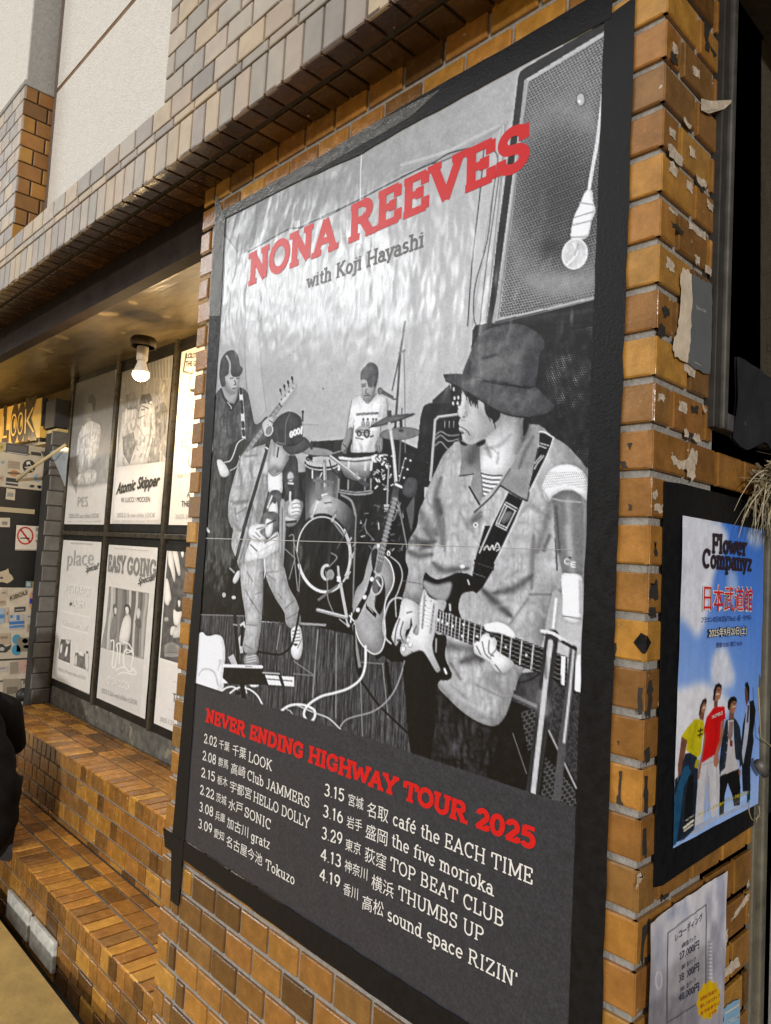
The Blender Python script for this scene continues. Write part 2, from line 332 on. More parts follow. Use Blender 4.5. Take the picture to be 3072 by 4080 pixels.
        i = np.arange((ny - 1) * nx).reshape(ny - 1, nx)[:, :-1].ravel(); f = np.stack([i, i + nx, i + nx + 1, i + 1], 1).astype(np.int32)
        me = bpy.data.meshes.new(name); me.vertices.add(ny * nx); me.vertices.foreach_set('co', co.ravel()); me.loops.add(f.size); me.loops.foreach_set('vertex_index', f.ravel())
        me.polygons.add(len(f)); me.polygons.foreach_set('loop_start', np.arange(0, f.size, 4, dtype=np.int32)); me.polygons.foreach_set('loop_total', np.full(len(f), 4, np.int32)); me.update(calc_edges=True)
        me.polygons.foreach_set('use_smooth', np.ones(len(f), bool))
        a = me.color_attributes.new('ink', 'FLOAT_COLOR', 'POINT'); b = np.ones((ny * nx, 4), np.float32); b[:, :3] = im.reshape(-1, 3); a.data.foreach_set('color', b.ravel())
        me.materials.append(m); o = bpy.data.objects.new(name, me); COL.objects.link(o)
        if parent: o.parent = parent
        s.X = s.Y = s.fold = s.img = s.mid = s.streak = s.grain = None
        return o
# ------------------------------------------------------------------ lettering (flat printed shapes)
SLAB = {
'A': (.86, 'l.12,0,.43,1 l.43,1,.74,0 l.24,.32,.62,.32 s.12,0 s.74,0'), 'B': (.8, 'l.17,0,.17,1 l.06,1,.42,1 a.42,.76,.2,.24,90,-90 l.17,.52,.42,.52 a.42,.26,.25,.26,90,-90 l.06,0,.42,0'),
'C': (.8, 'a.43,.5,.33,.5,48,315 l.69,1,.69,.72'), 'D': (.84, 'l.17,0,.17,1 l.06,1,.4,1 l.06,0,.4,0 a.4,.5,.34,.5,90,-90'), 'E': (.74, 'l.17,0,.17,1 l.06,1,.62,1 l.06,0,.64,0 l.17,.5,.48,.5 l.62,1,.62,.74 l.64,0,.64,.27 l.48,.62,.48,.38'),
'F': (.7, 'l.17,0,.17,1 l.06,1,.62,1 l.17,.5,.48,.5 l.62,1,.62,.72 l.48,.62,.48,.38 s.17,0'),
'G': (.88, 'a.43,.5,.33,.5,48,330 l.71,.05,.71,.42 l.5,.42,.8,.42 l.69,1,.69,.72'), 'H': (.9, 'l.17,0,.17,1 l.73,0,.73,1 l.17,.5,.73,.5 s.17,0 s.17,1 s.73,0 s.73,1'), 'I': (.42, 'l.21,0,.21,1 s.21,0 s.21,1'),
'J': (.56, 'l.38,1,.38,.25 a.21,.25,.17,.25,0,-150 s.38,1'), 'K': (.84, 'l.17,0,.17,1 s.17,0 s.17,1 l.2,.42,.64,1 l.34,.56,.7,0 s.66,1 s.72,0'), 'L': (.68, 'l.17,0,.17,1 s.17,1 l.06,0,.62,0 l.62,0,.62,.3'),
'M': (1.06, 'l.17,0,.17,1 l.17,1,.53,.1 l.53,.1,.89,1 l.89,1,.89,0 s.17,0 s.89,0 s.12,1 s.94,1'), 'N': (.88, 'l.17,0,.17,1 l.17,1,.7,0 l.7,0,.7,1 s.17,0 s.12,1 s.7,1'), 'O': (.86, 'a.43,.5,.34,.5,0,360'),
'P': (.76, 'l.17,0,.17,1 l.06,1,.42,1 a.42,.74,.24,.26,90,-90 l.17,.48,.42,.48 s.17,0'), 'R': (.86, 'l.17,0,.17,1 l.06,1,.43,1 a.43,.75,.22,.25,90,-90 l.43,.5,.17,.5 l.42,.5,.68,0 s.17,0 s.73,0'),
'S': (.72, 'a.35,.75,.23,.25,25,270 a.35,.25,.25,.25,90,-155 l.58,1,.58,.7 l.10,0,.10,.3'), 'T': (.8, 'l.4,0,.4,1 l.06,1,.74,1 l.06,1,.06,.7 l.74,1,.74,.7 s.4,0'), 'U': (.88, 'l.17,1,.17,.32 a.44,.32,.27,.32,180,360 l.71,.32,.71,1 s.17,1 s.71,1'),
'V': (.84, 'l.1,1,.42,0 l.42,0,.74,1 s.1,1 s.74,1'), 'W': (1.16, 'l.08,1,.32,0 l.32,0,.58,.85 l.58,.85,.84,0 l.84,0,1.08,1 s.08,1 s1.08,1'), 'Y': (.84, 'l.1,1,.42,.45 l.74,1,.42,.45 l.42,0,.42,.45 s.1,1 s.74,1 s.42,0'),
'Z': (.74, 'l.1,1,.64,1 l.64,1,.1,0 l.1,0,.66,0 l.1,1,.1,.76 l.66,0,.66,.26'), '0': (.68, 'a.34,.5,.24,.5,0,360'), '1': (.46, 'l.25,0,.25,1 l.25,1,.1,.84 s.25,0'), '2': (.66, 'a.32,.72,.21,.28,175,-35 l.5,.57,.12,0 l.1,0,.58,0 l.58,0,.58,.2'),
'3': (.62, 'a.29,.75,.2,.25,150,-90 a.29,.26,.23,.26,90,-155'), '4': (.66, 'l.46,0,.46,1 l.46,1,.08,.28 l.08,.28,.62,.28'), '5': (.66, 'l.55,1,.17,1 l.17,1,.15,.52 a.31,.32,.24,.32,130,-150'), '6': (.66, 'a.33,.31,.22,.31,0,360 a.53,.31,.42,.69,180,112'),
'8': (.66, 'a.33,.76,.19,.24,0,360 a.33,.27,.23,.27,0,360'), '9': (.66, 'a.33,.69,.22,.31,0,360 a.13,.69,.42,.69,0,-68'), '.': (.26, 'l.13,0,.13,.03'), ' ': (.36, ''), "'": (.24, 'l.12,1,.12,.76'), '-': (.4, 'l.08,.4,.32,.4'),
'a': (.6, 'a.26,.19,.18,.2,0,360 l.45,0,.45,.45 a.27,.44,.18,.22,155,0 s.52,0'), 'b': (.62, 'l.14,0,.14,1 a.34,.33,.21,.33,0,360 s.09,1'), 'c': (.56, 'a.3,.33,.22,.33,42,318'), 'd': (.66, 'a.28,.33,.2,.33,0,360 l.5,0,.5,1 s.44,1 s.56,0'),
'e': (.58, 'a.3,.33,.22,.33,2,318 l.1,.34,.52,.34'), 'é': (.58, 'a.3,.33,.22,.33,2,318 l.1,.34,.52,.34 l.27,.8,.42,.98'), 'f': (.42, 'l.2,0,.2,.72 a.35,.72,.15,.26,180,55 l.05,.64,.38,.64 s.2,0'), 'g': (.64, 'a.28,.36,.19,.3,0,360 l.49,.66,.49,-.08 a.29,-.08,.2,.2,0,-160'),
'h': (.68, 'l.15,0,.15,1 s.1,1 s.15,0 a.34,.4,.19,.26,180,0 l.53,.4,.53,0 s.53,0'), 'i': (.34, 'l.17,0,.17,.66 s.17,0 s.12,.66 l.17,.9,.17,.93'), 'j': (.34, 'l.2,.66,.2,-.1 a.04,-.1,.16,.18,0,-120 s.15,.66 l.2,.9,.2,.93'), 'k': (.64, 'l.15,0,.15,1 s.1,1 s.15,0 l.18,.26,.46,.64 l.28,.38,.52,0 s.48,.66 s.55,0'),
'l': (.34, 'l.17,0,.17,1 s.17,0 s.12,1'), 'm': (.98, 'l.15,0,.15,.66 a.31,.42,.16,.24,180,0 l.47,.42,.47,0 a.63,.42,.16,.24,180,0 l.79,.42,.79,0 s.15,0 s.1,.66 s.47,0 s.8,0'), 'n': (.68, 'l.15,0,.15,.66 s.15,0 s.1,.66 a.34,.4,.19,.26,180,0 l.53,.4,.53,0 s.53,0'),
'o': (.62, 'a.31,.33,.22,.33,0,360'), 'p': (.66, 'l.15,-.3,.15,.66 a.36,.33,.21,.33,0,360 s.15,-.3 s.1,.66'), 'r': (.5, 'l.17,0,.17,.66 s.17,0 s.12,.66 a.36,.38,.19,.28,170,55'), 's': (.5, 'a.25,.49,.15,.17,28,270 a.25,.16,.17,.16,90,-150'),
't': (.42, 'l.2,.1,.2,.9 a.33,.13,.13,.13,180,300 l.05,.64,.38,.64'), 'u': (.68, 'l.15,.66,.15,.25 a.33,.25,.18,.25,180,360 l.51,.66,.51,0 s.1,.66 s.47,.66 s.56,0'), 'v': (.56, 'l.07,.66,.28,0 l.28,0,.49,.66 s.07,.66 s.49,.66'), 'w': (.82, 'l.07,.66,.24,0 l.24,0,.41,.6 l.41,.6,.58,0 l.58,0,.75,.66 s.07,.66 s.75,.66'),
'y': (.58, 'l.07,.66,.29,0 l.51,.66,.29,0 l.29,0,.15,-.28 s.07,.66 s.51,.66'), 'z': (.54, 'l.08,.66,.46,.66 l.46,.66,.08,0 l.08,0,.48,0')}
def slab_polys(txt, w, ser=.5, track=0.03):
    out = []; x = 0.0; k = 0
    Y = lambda y: w / 2 + y * (1 - w)
    def seg(a, b, wd, k):
        d = Vector((b[0] - a[0], b[1] - a[1]));
        if d.length < 1e-6: d = Vector((0, 1))
        d.normalize(); n = Vector((-d.y, d.x)) * wd / 2; e = d * wd * .15
        out.append(([(a[0] - e.x + n.x, a[1] - e.y + n.y), (a[0] - e.x - n.x, a[1] - e.y - n.y), (b[0] + e.x - n.x, b[1] + e.y - n.y), (b[0] + e.x + n.x, b[1] + e.y + n.y)], k))
    for c in txt:
        adv, st = SLAB.get(c, SLAB[' '])
        for j, t in enumerate(st.split()):
            q = [float(z) for z in t[1:].split(',')]
            if t[0] == 'l': seg((x + q[0], Y(q[1])), (x + q[2], Y(q[3])), w * (1.0 if abs(q[0] - q[2]) < abs(q[1] - q[3]) * 1.2 else .8), j)
            elif t[0] == 's':
                if ser > 0: seg((x + q[0] - w * .5 - ser * .13, Y(q[1]) + (.1 * w if q[1] <= .2 else -.1 * w) * -1), (x + q[0] + w * .5 + ser * .13, Y(q[1]) + (.1 * w if q[1] <= .2 else -.1 * w) * -1), w * .75, j)
            else:
                cx, cy, rx, ry, a0, a1 = q; n = max(6, int(abs(a1 - a0) / 15)); sy = (1 - w)
                for i in range(n):
                    A = [math.radians(a0 + (a1 - a0) * (i + e) / n) for e in (0, 1)]
                    pt = lambda a, r: (x + cx + (rx + r) * math.cos(a), Y(cy) + (ry * sy + r) * math.sin(a))
                    out.append(([pt(A[0], w / 2), pt(A[0], -w / 2), pt(A[1], -w / 2), pt(A[1], w / 2)], j))
        x += adv + track
    return out
_fc = bpy.data.curves.new('lettering', 'FONT'); _fo = bpy.data.objects.new('lettering', _fc); COL.objects.link(_fo)
def sans_mesh(txt, bold=0.0, shear=0.0):
    _fc.body = txt; _fc.offset = bold; _fc.shear = shear; bpy.context.view_layer.update(); dg = bpy.context.evaluated_depsgraph_get(); e = _fo.evaluated_get(dg); me = e.to_mesh()
    vs = [tuple(v.co) for v in me.vertices]; fs = [tuple(p.vertices) for p in me.polygons]; e.to_mesh_clear(); return vs, fs
def put_text(b, txt, bl, br, tl, ax, val, off, kind='slab', w=.12, ser=.5, bold=0.0, shear=0.0, box='cap'):
    """b: MB; bl/br/tl: baseline start, baseline end and top left (photo points on the plane)"""
    P0, P1, P2 = [Vector(at(p, ax, val)) for p in (bl, br, tl)]; n = Vector((0, -1, 0)) if ax == 1 else Vector((1, 0, 0)); U = P1 - P0; T = P2 - P0
    if ax == 1: T = Vector((T.x, 0, T.z))
    if kind == 'slab':
        ps = slab_polys(txt, w, ser); x0 = min(p[0] for q, _ in ps for p in q); x1 = max(p[0] for q, _ in ps for p in q)
        for q, k in ps: b.face([P0 + U * ((p[0] - x0) / (x1 - x0)) + T * p[1] + n * (off + k * 2.5e-5) for p in q])
    else:
        vs, fs = sans_mesh(txt, bold, shear); x0 = min(v[0] for v in vs); x1 = max(v[0] for v in vs)
        y0, y1 = (0, .70) if box == 'cap' else (min(v[1] for v in vs), max(v[1] for v in vs))
        b.mesh([P0 + U * ((v[0] - x0) / (x1 - x0)) + T * ((v[1] - y0) / (y1 - y0)) + n * off for v in vs], fs)
Z1, Z2, Z3, Z4 = Vw(700, 600, 1.666), Vw(1600, 0, 1.666), Vw(750, 1300, 2.765), Vw(1150, 1300, 2.38)
Z5, Z6, Z7, Z8 = Vw(1600, 1200, 1.96), Vw(700, 2000, 2.4583), Vw(1100, 2000, 2.2114), Vw(1500, 2100, 1.7537)
def draw_band_photo():
    c = Canvas(1, 0.0, -1.136, -.090, -.868, .640, 640, 912, 1, .70)
    Fl, Ln, El = c.fill, c.line, c.ell
    def F_(z, pts, *a, **k): return Fl(z(pts), *a, **k)
    def L_(z, pts, w, *a, **k): return Ln(z(pts), w, *a, **k)
    def E_(z, s, cx, cy, rx, ry, *a, **k): p = z([(cx, cy)])[0]; return El(p[0], p[1], rx / s, ry / s, *a, **k)
    def R_(z, s, cx, cy, rx, ry, w, g, **k): p = z([(cx, cy)])[0]; c.ring(p[0], p[1], rx / s, ry / s, w, g, **k)
    s1, s2, s3, s4, s5, s6, s7, s8 = 1.666, 1.666, 2.765, 2.38, 1.96, 2.4583, 2.2114, 1.7537
    # --- back wall, ceiling, drapes
    Fl([(600, 300), (2500, 0), (2500, 3400), (600, 3400)], grad=(900, 900, .62, 1900, 1500, .73), n=.03, smooth=False)
    Fl([(880, 850), (1450, 590), (2430, 40), (2100, 300), (2040, 480), (1996, 507), (1870, 591), (1600, 699), (1300, 858), (1144, 918), (988, 996), (958, 1020), (898, 939), (880, 930)], grad=(1000, 900, .55, 2050, 350, .68), n=.05, smooth=False)
    L_(Z2, [(0, 1100), (300, 1010), (480, 920), (650, 840)], 12, .78, .5); L_(Z2, [(0, 1150), (300, 1050), (500, 960), (660, 850)], 16, .45, .5, soft=True)
    L_(Z1, [(330, 565), (380, 630), (430, 705), (480, 665)], 9, .42); L_(Z1, [(430, 705), (600, 610), (740, 532), (860, 500), (1000, 432), (1200, 340), (1400, 235), (1660, 105)], 6, .30)
    L_(Z1, [(740, 530), (830, 520), (900, 475), (1000, 445), (1160, 360)], 4, .25); L_(Z2, [(0, 1180), (220, 1080), (300, 1030), (400, 1000), (490, 985)], 5, .2); L_(Z2, [(180, 1095), (260, 1080), (400, 1020), (500, 990)], 4, .25)
    L_(Z1, [(1237, 0), (1230, 180), (1228, 355)], 3.5, .85); L_(Z1, [(1220, 560), (1215, 640)], 16, .82); R_(Z1, s1, 1218, 670, 26, 50, 3, .5)
    F_(Z1, [(790, 470), (825, 465), (830, 510), (790, 515)], .72, smooth=False); F_(Z1, [(755, 525), (820, 520), (790, 640), (760, 650)], .74, smooth=False); L_(Z1, [(755, 525), (770, 590), (762, 650)], 2, .5)
    F_(Z1, [(330, 570), (430, 700), (480, 670), (520, 1666), (270, 1666)], .66, n=.04, smooth=False)
    for a, b in (((340, 600), (420, 1250)), ((400, 700), (460, 1300)), ((500, 900), (480, 1666)), ((540, 1150), (590, 1666))): L_(Z1, [a, b], 22, .58, .5, soft=True)
    F_(Z3, [(640, -300), (760, -300), (790, 300), (830, 600), (865, 920), (760, 1050), (690, 900), (640, 500)], .70, n=.03, smooth=False); L_(Z3, [(640, -200), (632, 300), (650, 700)], 3, .55); L_(Z3, [(770, -100), (810, 480), (862, 920)], 3, .58); L_(Z3, [(500, 0), (520, 200)], 40, .62, .6, soft=True)
    L_(Z1, [(487, 925), (752, 800), (760, 1058), (540, 1138)], 2.5, .60, smooth=False); L_(Z1, [(540, 1138), (480, 1160), (470, 1400)], 2, .6)
    for x, y, r in ((760, 1360, 3), (982, 1582, 5), (1045, 1455, 3), (760, 1285, 2)): E_(Z1, s1, x, y, r, r, .3)
    # --- right strip of wall with cables
    F_(Z2, [(520, 1250), (660, 850), (735, 830), (700, 1200), (570, 2166), (420, 2166)], .72, n=.02, smooth=False)
    for p, w, g in (([(548, 1000), (522, 1290), (470, 1750), (440, 2166)], 4.5, .25), ([(600, 990), (640, 1060), (610, 1280), (570, 1600), (490, 1900), (480, 2100), (500, 2166)], 4, .3), ([(655, 1130), (610, 1450), (560, 1800), (520, 2166)], 4, .38), ([(690, 830), (655, 1250), (560, 2166)], 4, .5), ([(660, 850), (650, 1000), (470, 2166)], 2, .55), ([(705, 810), (640, 1500), (590, 1900)], 2, .5)): L_(Z2, p, w, g)
    # --- upper speaker
    F_(Z2, [(775, 520), (790, 480), (830, 452), (1420, 110), (1420, 2200), (560, 2200), (600, 1900), (640, 1560), (690, 1190), (740, 820)], .17, n=.06, smooth=False)
    mesh = F_(Z2, [(822, 535), (1420, 170), (1400, 1960), (610, 2140)], .70, smooth=False)
    hole = c.mask(Z2([(845, 550), (1420, 200), (1400, 1950), (650, 2115)]), False)
    F_(Z2, [(845, 550), (1420, 200), (1400, 1950), (650, 2115)], .60, n=.05, smooth=False)
    (r0, r1, c0, c1), hm = hole; X, Y = c.X[r0:r1, c0:c1], c.Y[r0:r1, c0:c1]
    P = 10.8; v = (Y - 300 + .52 * (X - 2000) * (1 - (Y - 300) / 1400)) / (P * .94); u = (X - 2000 + .11 * Y) / (P * 1.02) + .5 * (np.floor(v) % 2); du = u - np.floor(u) - .5; dv = v - np.floor(v) - .5
    inside = np.clip((.36 - np.hypot(du * .95, dv)) * 9 + .5, 0, 1) * hm
    tone = .16 + .10 * c.mid[r0:r1, c0:c1]
    cx, cy = Z2([(1060, 1330)])[0]; d = np.hypot((X - cx) / 190, (Y - cy) / 300); tone = tone + .20 * np.exp(-((d - 1.15) / .22) ** 2) - .05 * np.exp(-d ** 2 * 2)
    cx, cy = Z2([(1180, 620)])[0]; tone = tone + .16 * np.exp(-(((X - cx) / 120) ** 2 + ((Y - cy) / 160) ** 2)); cx, cy = Z2([(1060, 1880)])[0]; low = np.exp(-(((X - cx) / 190) ** 2 + ((Y - cy) / 60) ** 2)); tone = tone + .25 * low
    rim = .60 - .22 * np.exp(-d ** 2 * 1.1); im = c.img[r0:r1, c0:c1, 0]; im[:] = np.where(hm > .5, np.clip(rim, .2, .8) * (1 - inside) + tone * inside, im)
    E_(Z2, s2, 990, 1650, 70, 55, .13, a=.5, soft=10); E_(Z2, s2, 1188, 668, 24, 40, .7); E_(Z2, s2, 1180, 680, 10, 12, .9); R_(Z2, s2, 1190, 665, 30, 46, 3, .35)
    L_(Z2, [(826, 545), (720, 1500), (612, 2140)], 13, .62); L_(Z2, [(845, 560), (640, 2120)], 4, .45)
    # --- hanging bulb
    L_(Z2, [(1340, 590), (1305, 900), (1262, 1150), (1242, 1275)], 13, .93); L_(Z2, [(1345, 640), (1255, 1200)], 2, .6)
    F_(Z2, [(1222, 1275), (1265, 1270), (1272, 1340), (1288, 1400), (1260, 1480), (1240, 1570), (1190, 1600), (1125, 1590), (1140, 1460), (1180, 1370)], .90, n=.05)
    for q in ([(1180, 1350), (1275, 1365)], [(1145, 1450), (1275, 1410)], [(1135, 1500), (1258, 1470)], [(1128, 1580), (1235, 1575)]): L_(Z2, q, 5, .62)
    E_(Z2, s2, 1150, 1690, 82, 100, .80, rot=14, n=.12, tex=c.mid); R_(Z2, s2, 1150, 1690, 82, 100, 5, .93, rot=14); L_(Z2, [(1140, 1620), (1165, 1680), (1130, 1730), (1100, 1760)], 7, .95); L_(Z2, [(1175, 1620), (1150, 1700)], 4, .6)
    # --- lower speaker
    F_(Z2, [(575, 2160), (1420, 1960), (1420, 2300), (570, 2300)], .15, n=.08, smooth=False); L_(Z2, [(620, 2150), (1300, 1985)], 5, .5); L_(Z5, [(720, 185), (1050, 130), (1500, 75)], 20, .27, soft=True); L_(Z5, [(900, 215), (1500, 165)], 10, .07, soft=True)
    hole = c.mask(Z5([(1040, 260), (1120, 250), (1560, 190), (1560, 1400), (1440, 1300), (1250, 1110), (1020, 980), (1000, 600)]), False); F_(Z5, [(1000, 260), (1560, 180), (1560, 1400), (1440, 1310), (1250, 1110), (1000, 980)], .12, n=.05, smooth=False)
    (r0, r1, c0, c1), hm = hole; X, Y = c.X[r0:r1, c0:c1], c.Y[r0:r1, c0:c1]; v = (Y + .2 * (X - 2200)) / 8.6; u = (X + .08 * Y) / 9.0 + .5 * (np.floor(v) % 2); dots = np.clip((.26 - np.hypot(u - np.floor(u) - .5, v - np.floor(v) - .5)) * 10 + .5, 0, 1) * hm
    tn = .33 + .45 * c.mid[r0:r1, c0:c1] * .6; cx, cy = Z5([(1290, 640)])[0]; d = np.hypot((X - cx) / 130, (Y - cy) / 190); tn = tn + .12 * np.sin(d * 5); im = c.img[r0:r1, c0:c1, 0]; im[:] = im * (1 - dots) + np.clip(tn, .15, .6) * dots
    F_(Z5, [(556, 230), (575, 195), (690, 170), (690, 222), (605, 262), (545, 380)], .14, smooth=False)
    # --- dark stage behind the drums, floor boards
    Fl([(790, 1830), (930, 1900), (1220, 1880), (1240, 1760), (1560, 1740), (1690, 1800), (1700, 2650), (1560, 2640), (1420, 2540), (1200, 2485), (1050, 2475), (790, 2447)], .11, n=.06, smooth=False)
    floor = Fl([(780, 2447), (960, 2452), (1050, 2478), (1200, 2483), (1412, 2531), (1560, 2635), (1700, 2640), (1750, 3400), (700, 3400)], .29, n=.20, tex=c.streak, smooth=False)
    for q in ([(375, 1130), (325, 1720)], [(535, 1155), (530, 1900)], [(690, 1180), (745, 1500), (765, 2075)], [(160, 1400), (345, 1530)], [(940, 1420), (990, 1900)], [(745, 1410), (950, 1425)], [(40, 1090), (10, 1300)]): L_(Z7, q, 3.5, .55, smooth=False)
    L_(Z6, [(1395, 1250), (1350, 1930)], 3, .55); L_(Z6, [(1160, 1680), (1360, 1700)], 3, .55); L_(Z6, [(1160, 1690), (1140, 1900)], 2, .45); L_(Z6, [(250, 1102), (700, 1115)], 4, .5); L_(Z7, [(220, 1070), (460, 1085)], 9, .6); L_(Z7, [(460, 1090), (690, 1140)], 16, .06)
    # --- amplifier rack
    F_(Z5, [(165, 850), (200, 805), (300, 790), (470, 770), (480, 1130), (360, 1200), (280, 1300), (235, 1440), (120, 1400), (140, 1000)], .12, n=.07); F_(Z5, [(240, 780), (380, 650), (395, 760), (385, 800), (250, 800)], .22, smooth=False); F_(Z5, [(388, 655), (480, 660), (455, 870), (388, 860)], .13, n=.05, smooth=False)
    for x, y in ((415, 760), (445, 755), (405, 800), (440, 800), (410, 690), (450, 830)): E_(Z5, s5, x, y, 8, 16, .75)
    L_(Z5, [(228, 1400), (248, 1150), (265, 930), (290, 905), (440, 885)], 10, .68, smooth=False); L_(Z5, [(245, 1390), (285, 960)], 3, .2)
    for i, yy in enumerate((1030, 1060, 1110)): L_(Z5, [(265, yy + 20), (310, yy - 10), (370, yy + 20 + 14 * i), (450, yy + 15)], 5, .55)
    for x in (340, 375, 410): L_(Z5, [(x, 940), (x, 990)], 3, .6)
    for i in range(40): x, y = RNG.uniform(140, 280), RNG.uniform(1100, 1420); E_(Z5, s5, x, y, 2, 2, .6)
    # --- drummer
    F_(Z4, [(605, 705), (700, 655), (750, 720), (820, 655), (930, 690), (945, 770), (935, 870), (880, 900), (865, 1060), (830, 1180), (760, 1210), (600, 1205), (612, 1060), (622, 940), (610, 962), (556, 985), (580, 830)], .86, n=.1, tex=c.fold)
    for q in ([(605, 705), (580, 830), (556, 985)], [(622, 940), (612, 1060), (602, 1200)], [(930, 690), (945, 770), (935, 870)], [(880, 900), (865, 1060), (830, 1180)], [(690, 660), (750, 725), (825, 655)], [(700, 640), (752, 735), (835, 640)]): L_(Z4, q, 4, .50, .8)
    for q in ([(640, 1050), (700, 1160)], [(800, 1000), (780, 1160)], [(610, 1180), (700, 1185)], [(590, 960), (625, 900)], [(880, 760), (860, 860)]): L_(Z4, q, 12, .62, .6, soft=True)
    F_(Z4, [(645, 826), (855, 815), (855, 838), (645, 850)], .42, smooth=False)
    for i in range(22): x = 652 + i * 9.2; L_(Z4, [(x, 828), (x, 845)], 1.2, .8)
    for x in (712, 755, 805, 833): E_(Z4, s4, x, 885, 11, 13, .4); F_(Z4, [(x - 18, 945), (x - 14, 905), (x + 12, 905), (x + 16, 945)], .62)
    F_(Z4, [(640, 990), (680, 950), (760, 950), (775, 1000), (760, 1045), (660, 1030)], .62); L_(Z4, [(640, 990), (700, 985), (775, 1000)], 3, .3); L_(Z4, [(640, 1005), (760, 1010)], 4, .35); R_(Z4, s4, 745, 1020, 22, 36, 6, .28); R_(Z4, s4, 672, 1020, 18, 24, 5, .3); L_(Z4, [(640, 1058), (710, 1075)], 4, .35); L_(Z4, [(780, 1050), (805, 1040)], 6, .3)
    F_(Z4, [(555, 985), (610, 962), (606, 1050), (565, 1150), (545, 1210), (505, 1185), (510, 1110), (545, 1040)], .52, n=.05); L_(Z4, [(520, 1120), (555, 1160), (530, 1190)], 4, .3); L_(Z4, [(430, 1205), (510, 1180)], 4, .6)
    F_(Z4, [(870, 1035), (897, 1065), (890, 1180), (850, 1195), (820, 1140), (845, 1080)], .52, n=.05); L_(Z4, [(840, 1130), (850, 1190)], 3, .3); L_(Z4, [(860, 1130), (872, 1185)], 3, .3)
    face = F_(Z4, [(690, 520), (697, 610), (720, 690), (755, 716), (800, 690), (826, 610), (832, 540), (800, 470), (720, 470)], .63, n=.03); L_(Z4, [(820, 540), (800, 640), (760, 705)], 40, .38, .7, soft=True, clip=face)
    F_(Z4, [(686, 510), (690, 440), (725, 385), (775, 345), (835, 370), (856, 430), (850, 500), (836, 560), (812, 580), (806, 525), (795, 585), (755, 560), (745, 520), (715, 505)], .27, n=.10); L_(Z4, [(720, 430), (800, 400)], 14, .4, .6, soft=True)
    for q, w in (([(702, 573), (732, 567)], 5), ([(765, 575), (795, 572)], 5), ([(742, 600), (733, 635), (755, 638)], 4), ([(722, 660), (745, 655), (770, 658)], 5), ([(700, 555), (735, 548)], 3)): L_(Z4, q, w, .25)
    # --- microphone boom behind the drummer
    L_(Z4, [(1108, -40), (1062, 260), (1040, 600), (1015, 960)], 9, .25, smooth=False); L_(Z4, [(1060, 250), (1020, 450), (985, 610)], 6, .3, smooth=False); L_(Z4, [(1095, 225), (1105, 600), (1108, 1200)], 3.5, .48); L_(Z4, [(1050, 260), (1105, 232)], 7, .4)
    L_(Z4, [(880, 618), (985, 675)], 17, .30, smooth=False, w2=12); E_(Z4, s4, 872, 616, 23, 32, .45); R_(Z4, s4, 872, 616, 22, 30, 3, .25); L_(Z4, [(960, 665), (1000, 695), (1022, 690)], 6, .3)
    # --- singer, bassist need the drums first
    L_(Z4, [(1010, 960), (998, 1200)], 9, .2); L_(Z4, [(1066, 1080), (1048, 1390)], 7, .38); L_(Z4, [(1080, 780), (1068, 960)], 4, .3); L_(Z4, [(1068, 900), (1072, 990)], 12, .25)
    E_(Z4, s4, 1058, 1020, 190, 58, .48, rot=-4, n=.08); R_(Z4, s4, 1058, 1020, 188, 57, 2.5, .3, rot=-4); E_(Z4, s4, 1070, 990, 25, 16, .3)
    F_(Z4, [(765, 962), (940, 855), (1000, 845), (1188, 828), (1175, 850), (970, 922)], .33, n=.06); L_(Z4, [(770, 962), (970, 920), (1180, 846)], 4, .2); F_(Z4, [(938, 800), (978, 800), (980, 860), (940, 862)], .28, smooth=False); L_(Z4, [(840, 930), (1100, 860)], 8, .5, .6, soft=True)
    E_(Z4, s4, 200, 905, 85, 30, .70, rot=10); L_(Z4, [(120, 930), (285, 938)], 2.5, .55); E_(Z4, s4, 270, 1190, 160, 38, .56, rot=6, n=.04); R_(Z4, s4, 270, 1190, 158, 37, 2.5, .4, rot=6); L_(Z4, [(225, 1100), (222, 1160)], 10, .25); E_(Z4, s4, 140, 815, 12, 18, .2); L_(Z4, [(140, 830), (136, 900)], 7, .3)
    # floor tom
    F_(Z4, [(165, 1300), (330, 1330), (478, 1300), (470, 1640), (300, 1700), (165, 1880)], grad=(1220, 1900, .20, 1270, 2000, .62), n=.05, smooth=False); F_(Z4, [(165, 1300), (330, 1330), (478, 1300), (470, 1640), (300, 1700), (165, 1880)], .15, a=.0)
    L_(Z4, [(185, 1320), (175, 1850)], 44, .16, .8, soft=True); L_(Z4, [(440, 1360), (440, 1640)], 40, .2, .7, soft=True); E_(Z4, s4, 320, 1285, 158, 50, .72, n=.04); R_(Z4, s4, 320, 1290, 158, 58, 6, .1, a0=0, a1=180); R_(Z4, s4, 320, 1305, 158, 58, 4, .8, a0=10, a1=170)
    for x, y in ((200, 1255), (430, 1240)): E_(Z4, s4, x, y, 34, 26, .13); L_(Z4, [(x - 20, y), (x + 30, y + 30)], 5, .5)
    L_(Z4, [(345, 1280), (345, 1330), (352, 1540)], 14, .55); L_(Z4, [(338, 1300), (345, 1520)], 3, .85); L_(Z4, [(230, 1370), (230, 1440)], 6, .8); L_(Z4, [(320, 1390), (268, 1500)], 4, .85)
    # rack tom
    F_(Z4, [(490, 1255), (800, 1240), (790, 1580), (480, 1560)], .12, n=.04, smooth=False); sh = F_(Z4, [(500, 1270), (785, 1255), (770, 1410), (700, 1470), (560, 1440), (510, 1370)], grad=(1480, 1830, .74, 1470, 1905, .4), n=.04)
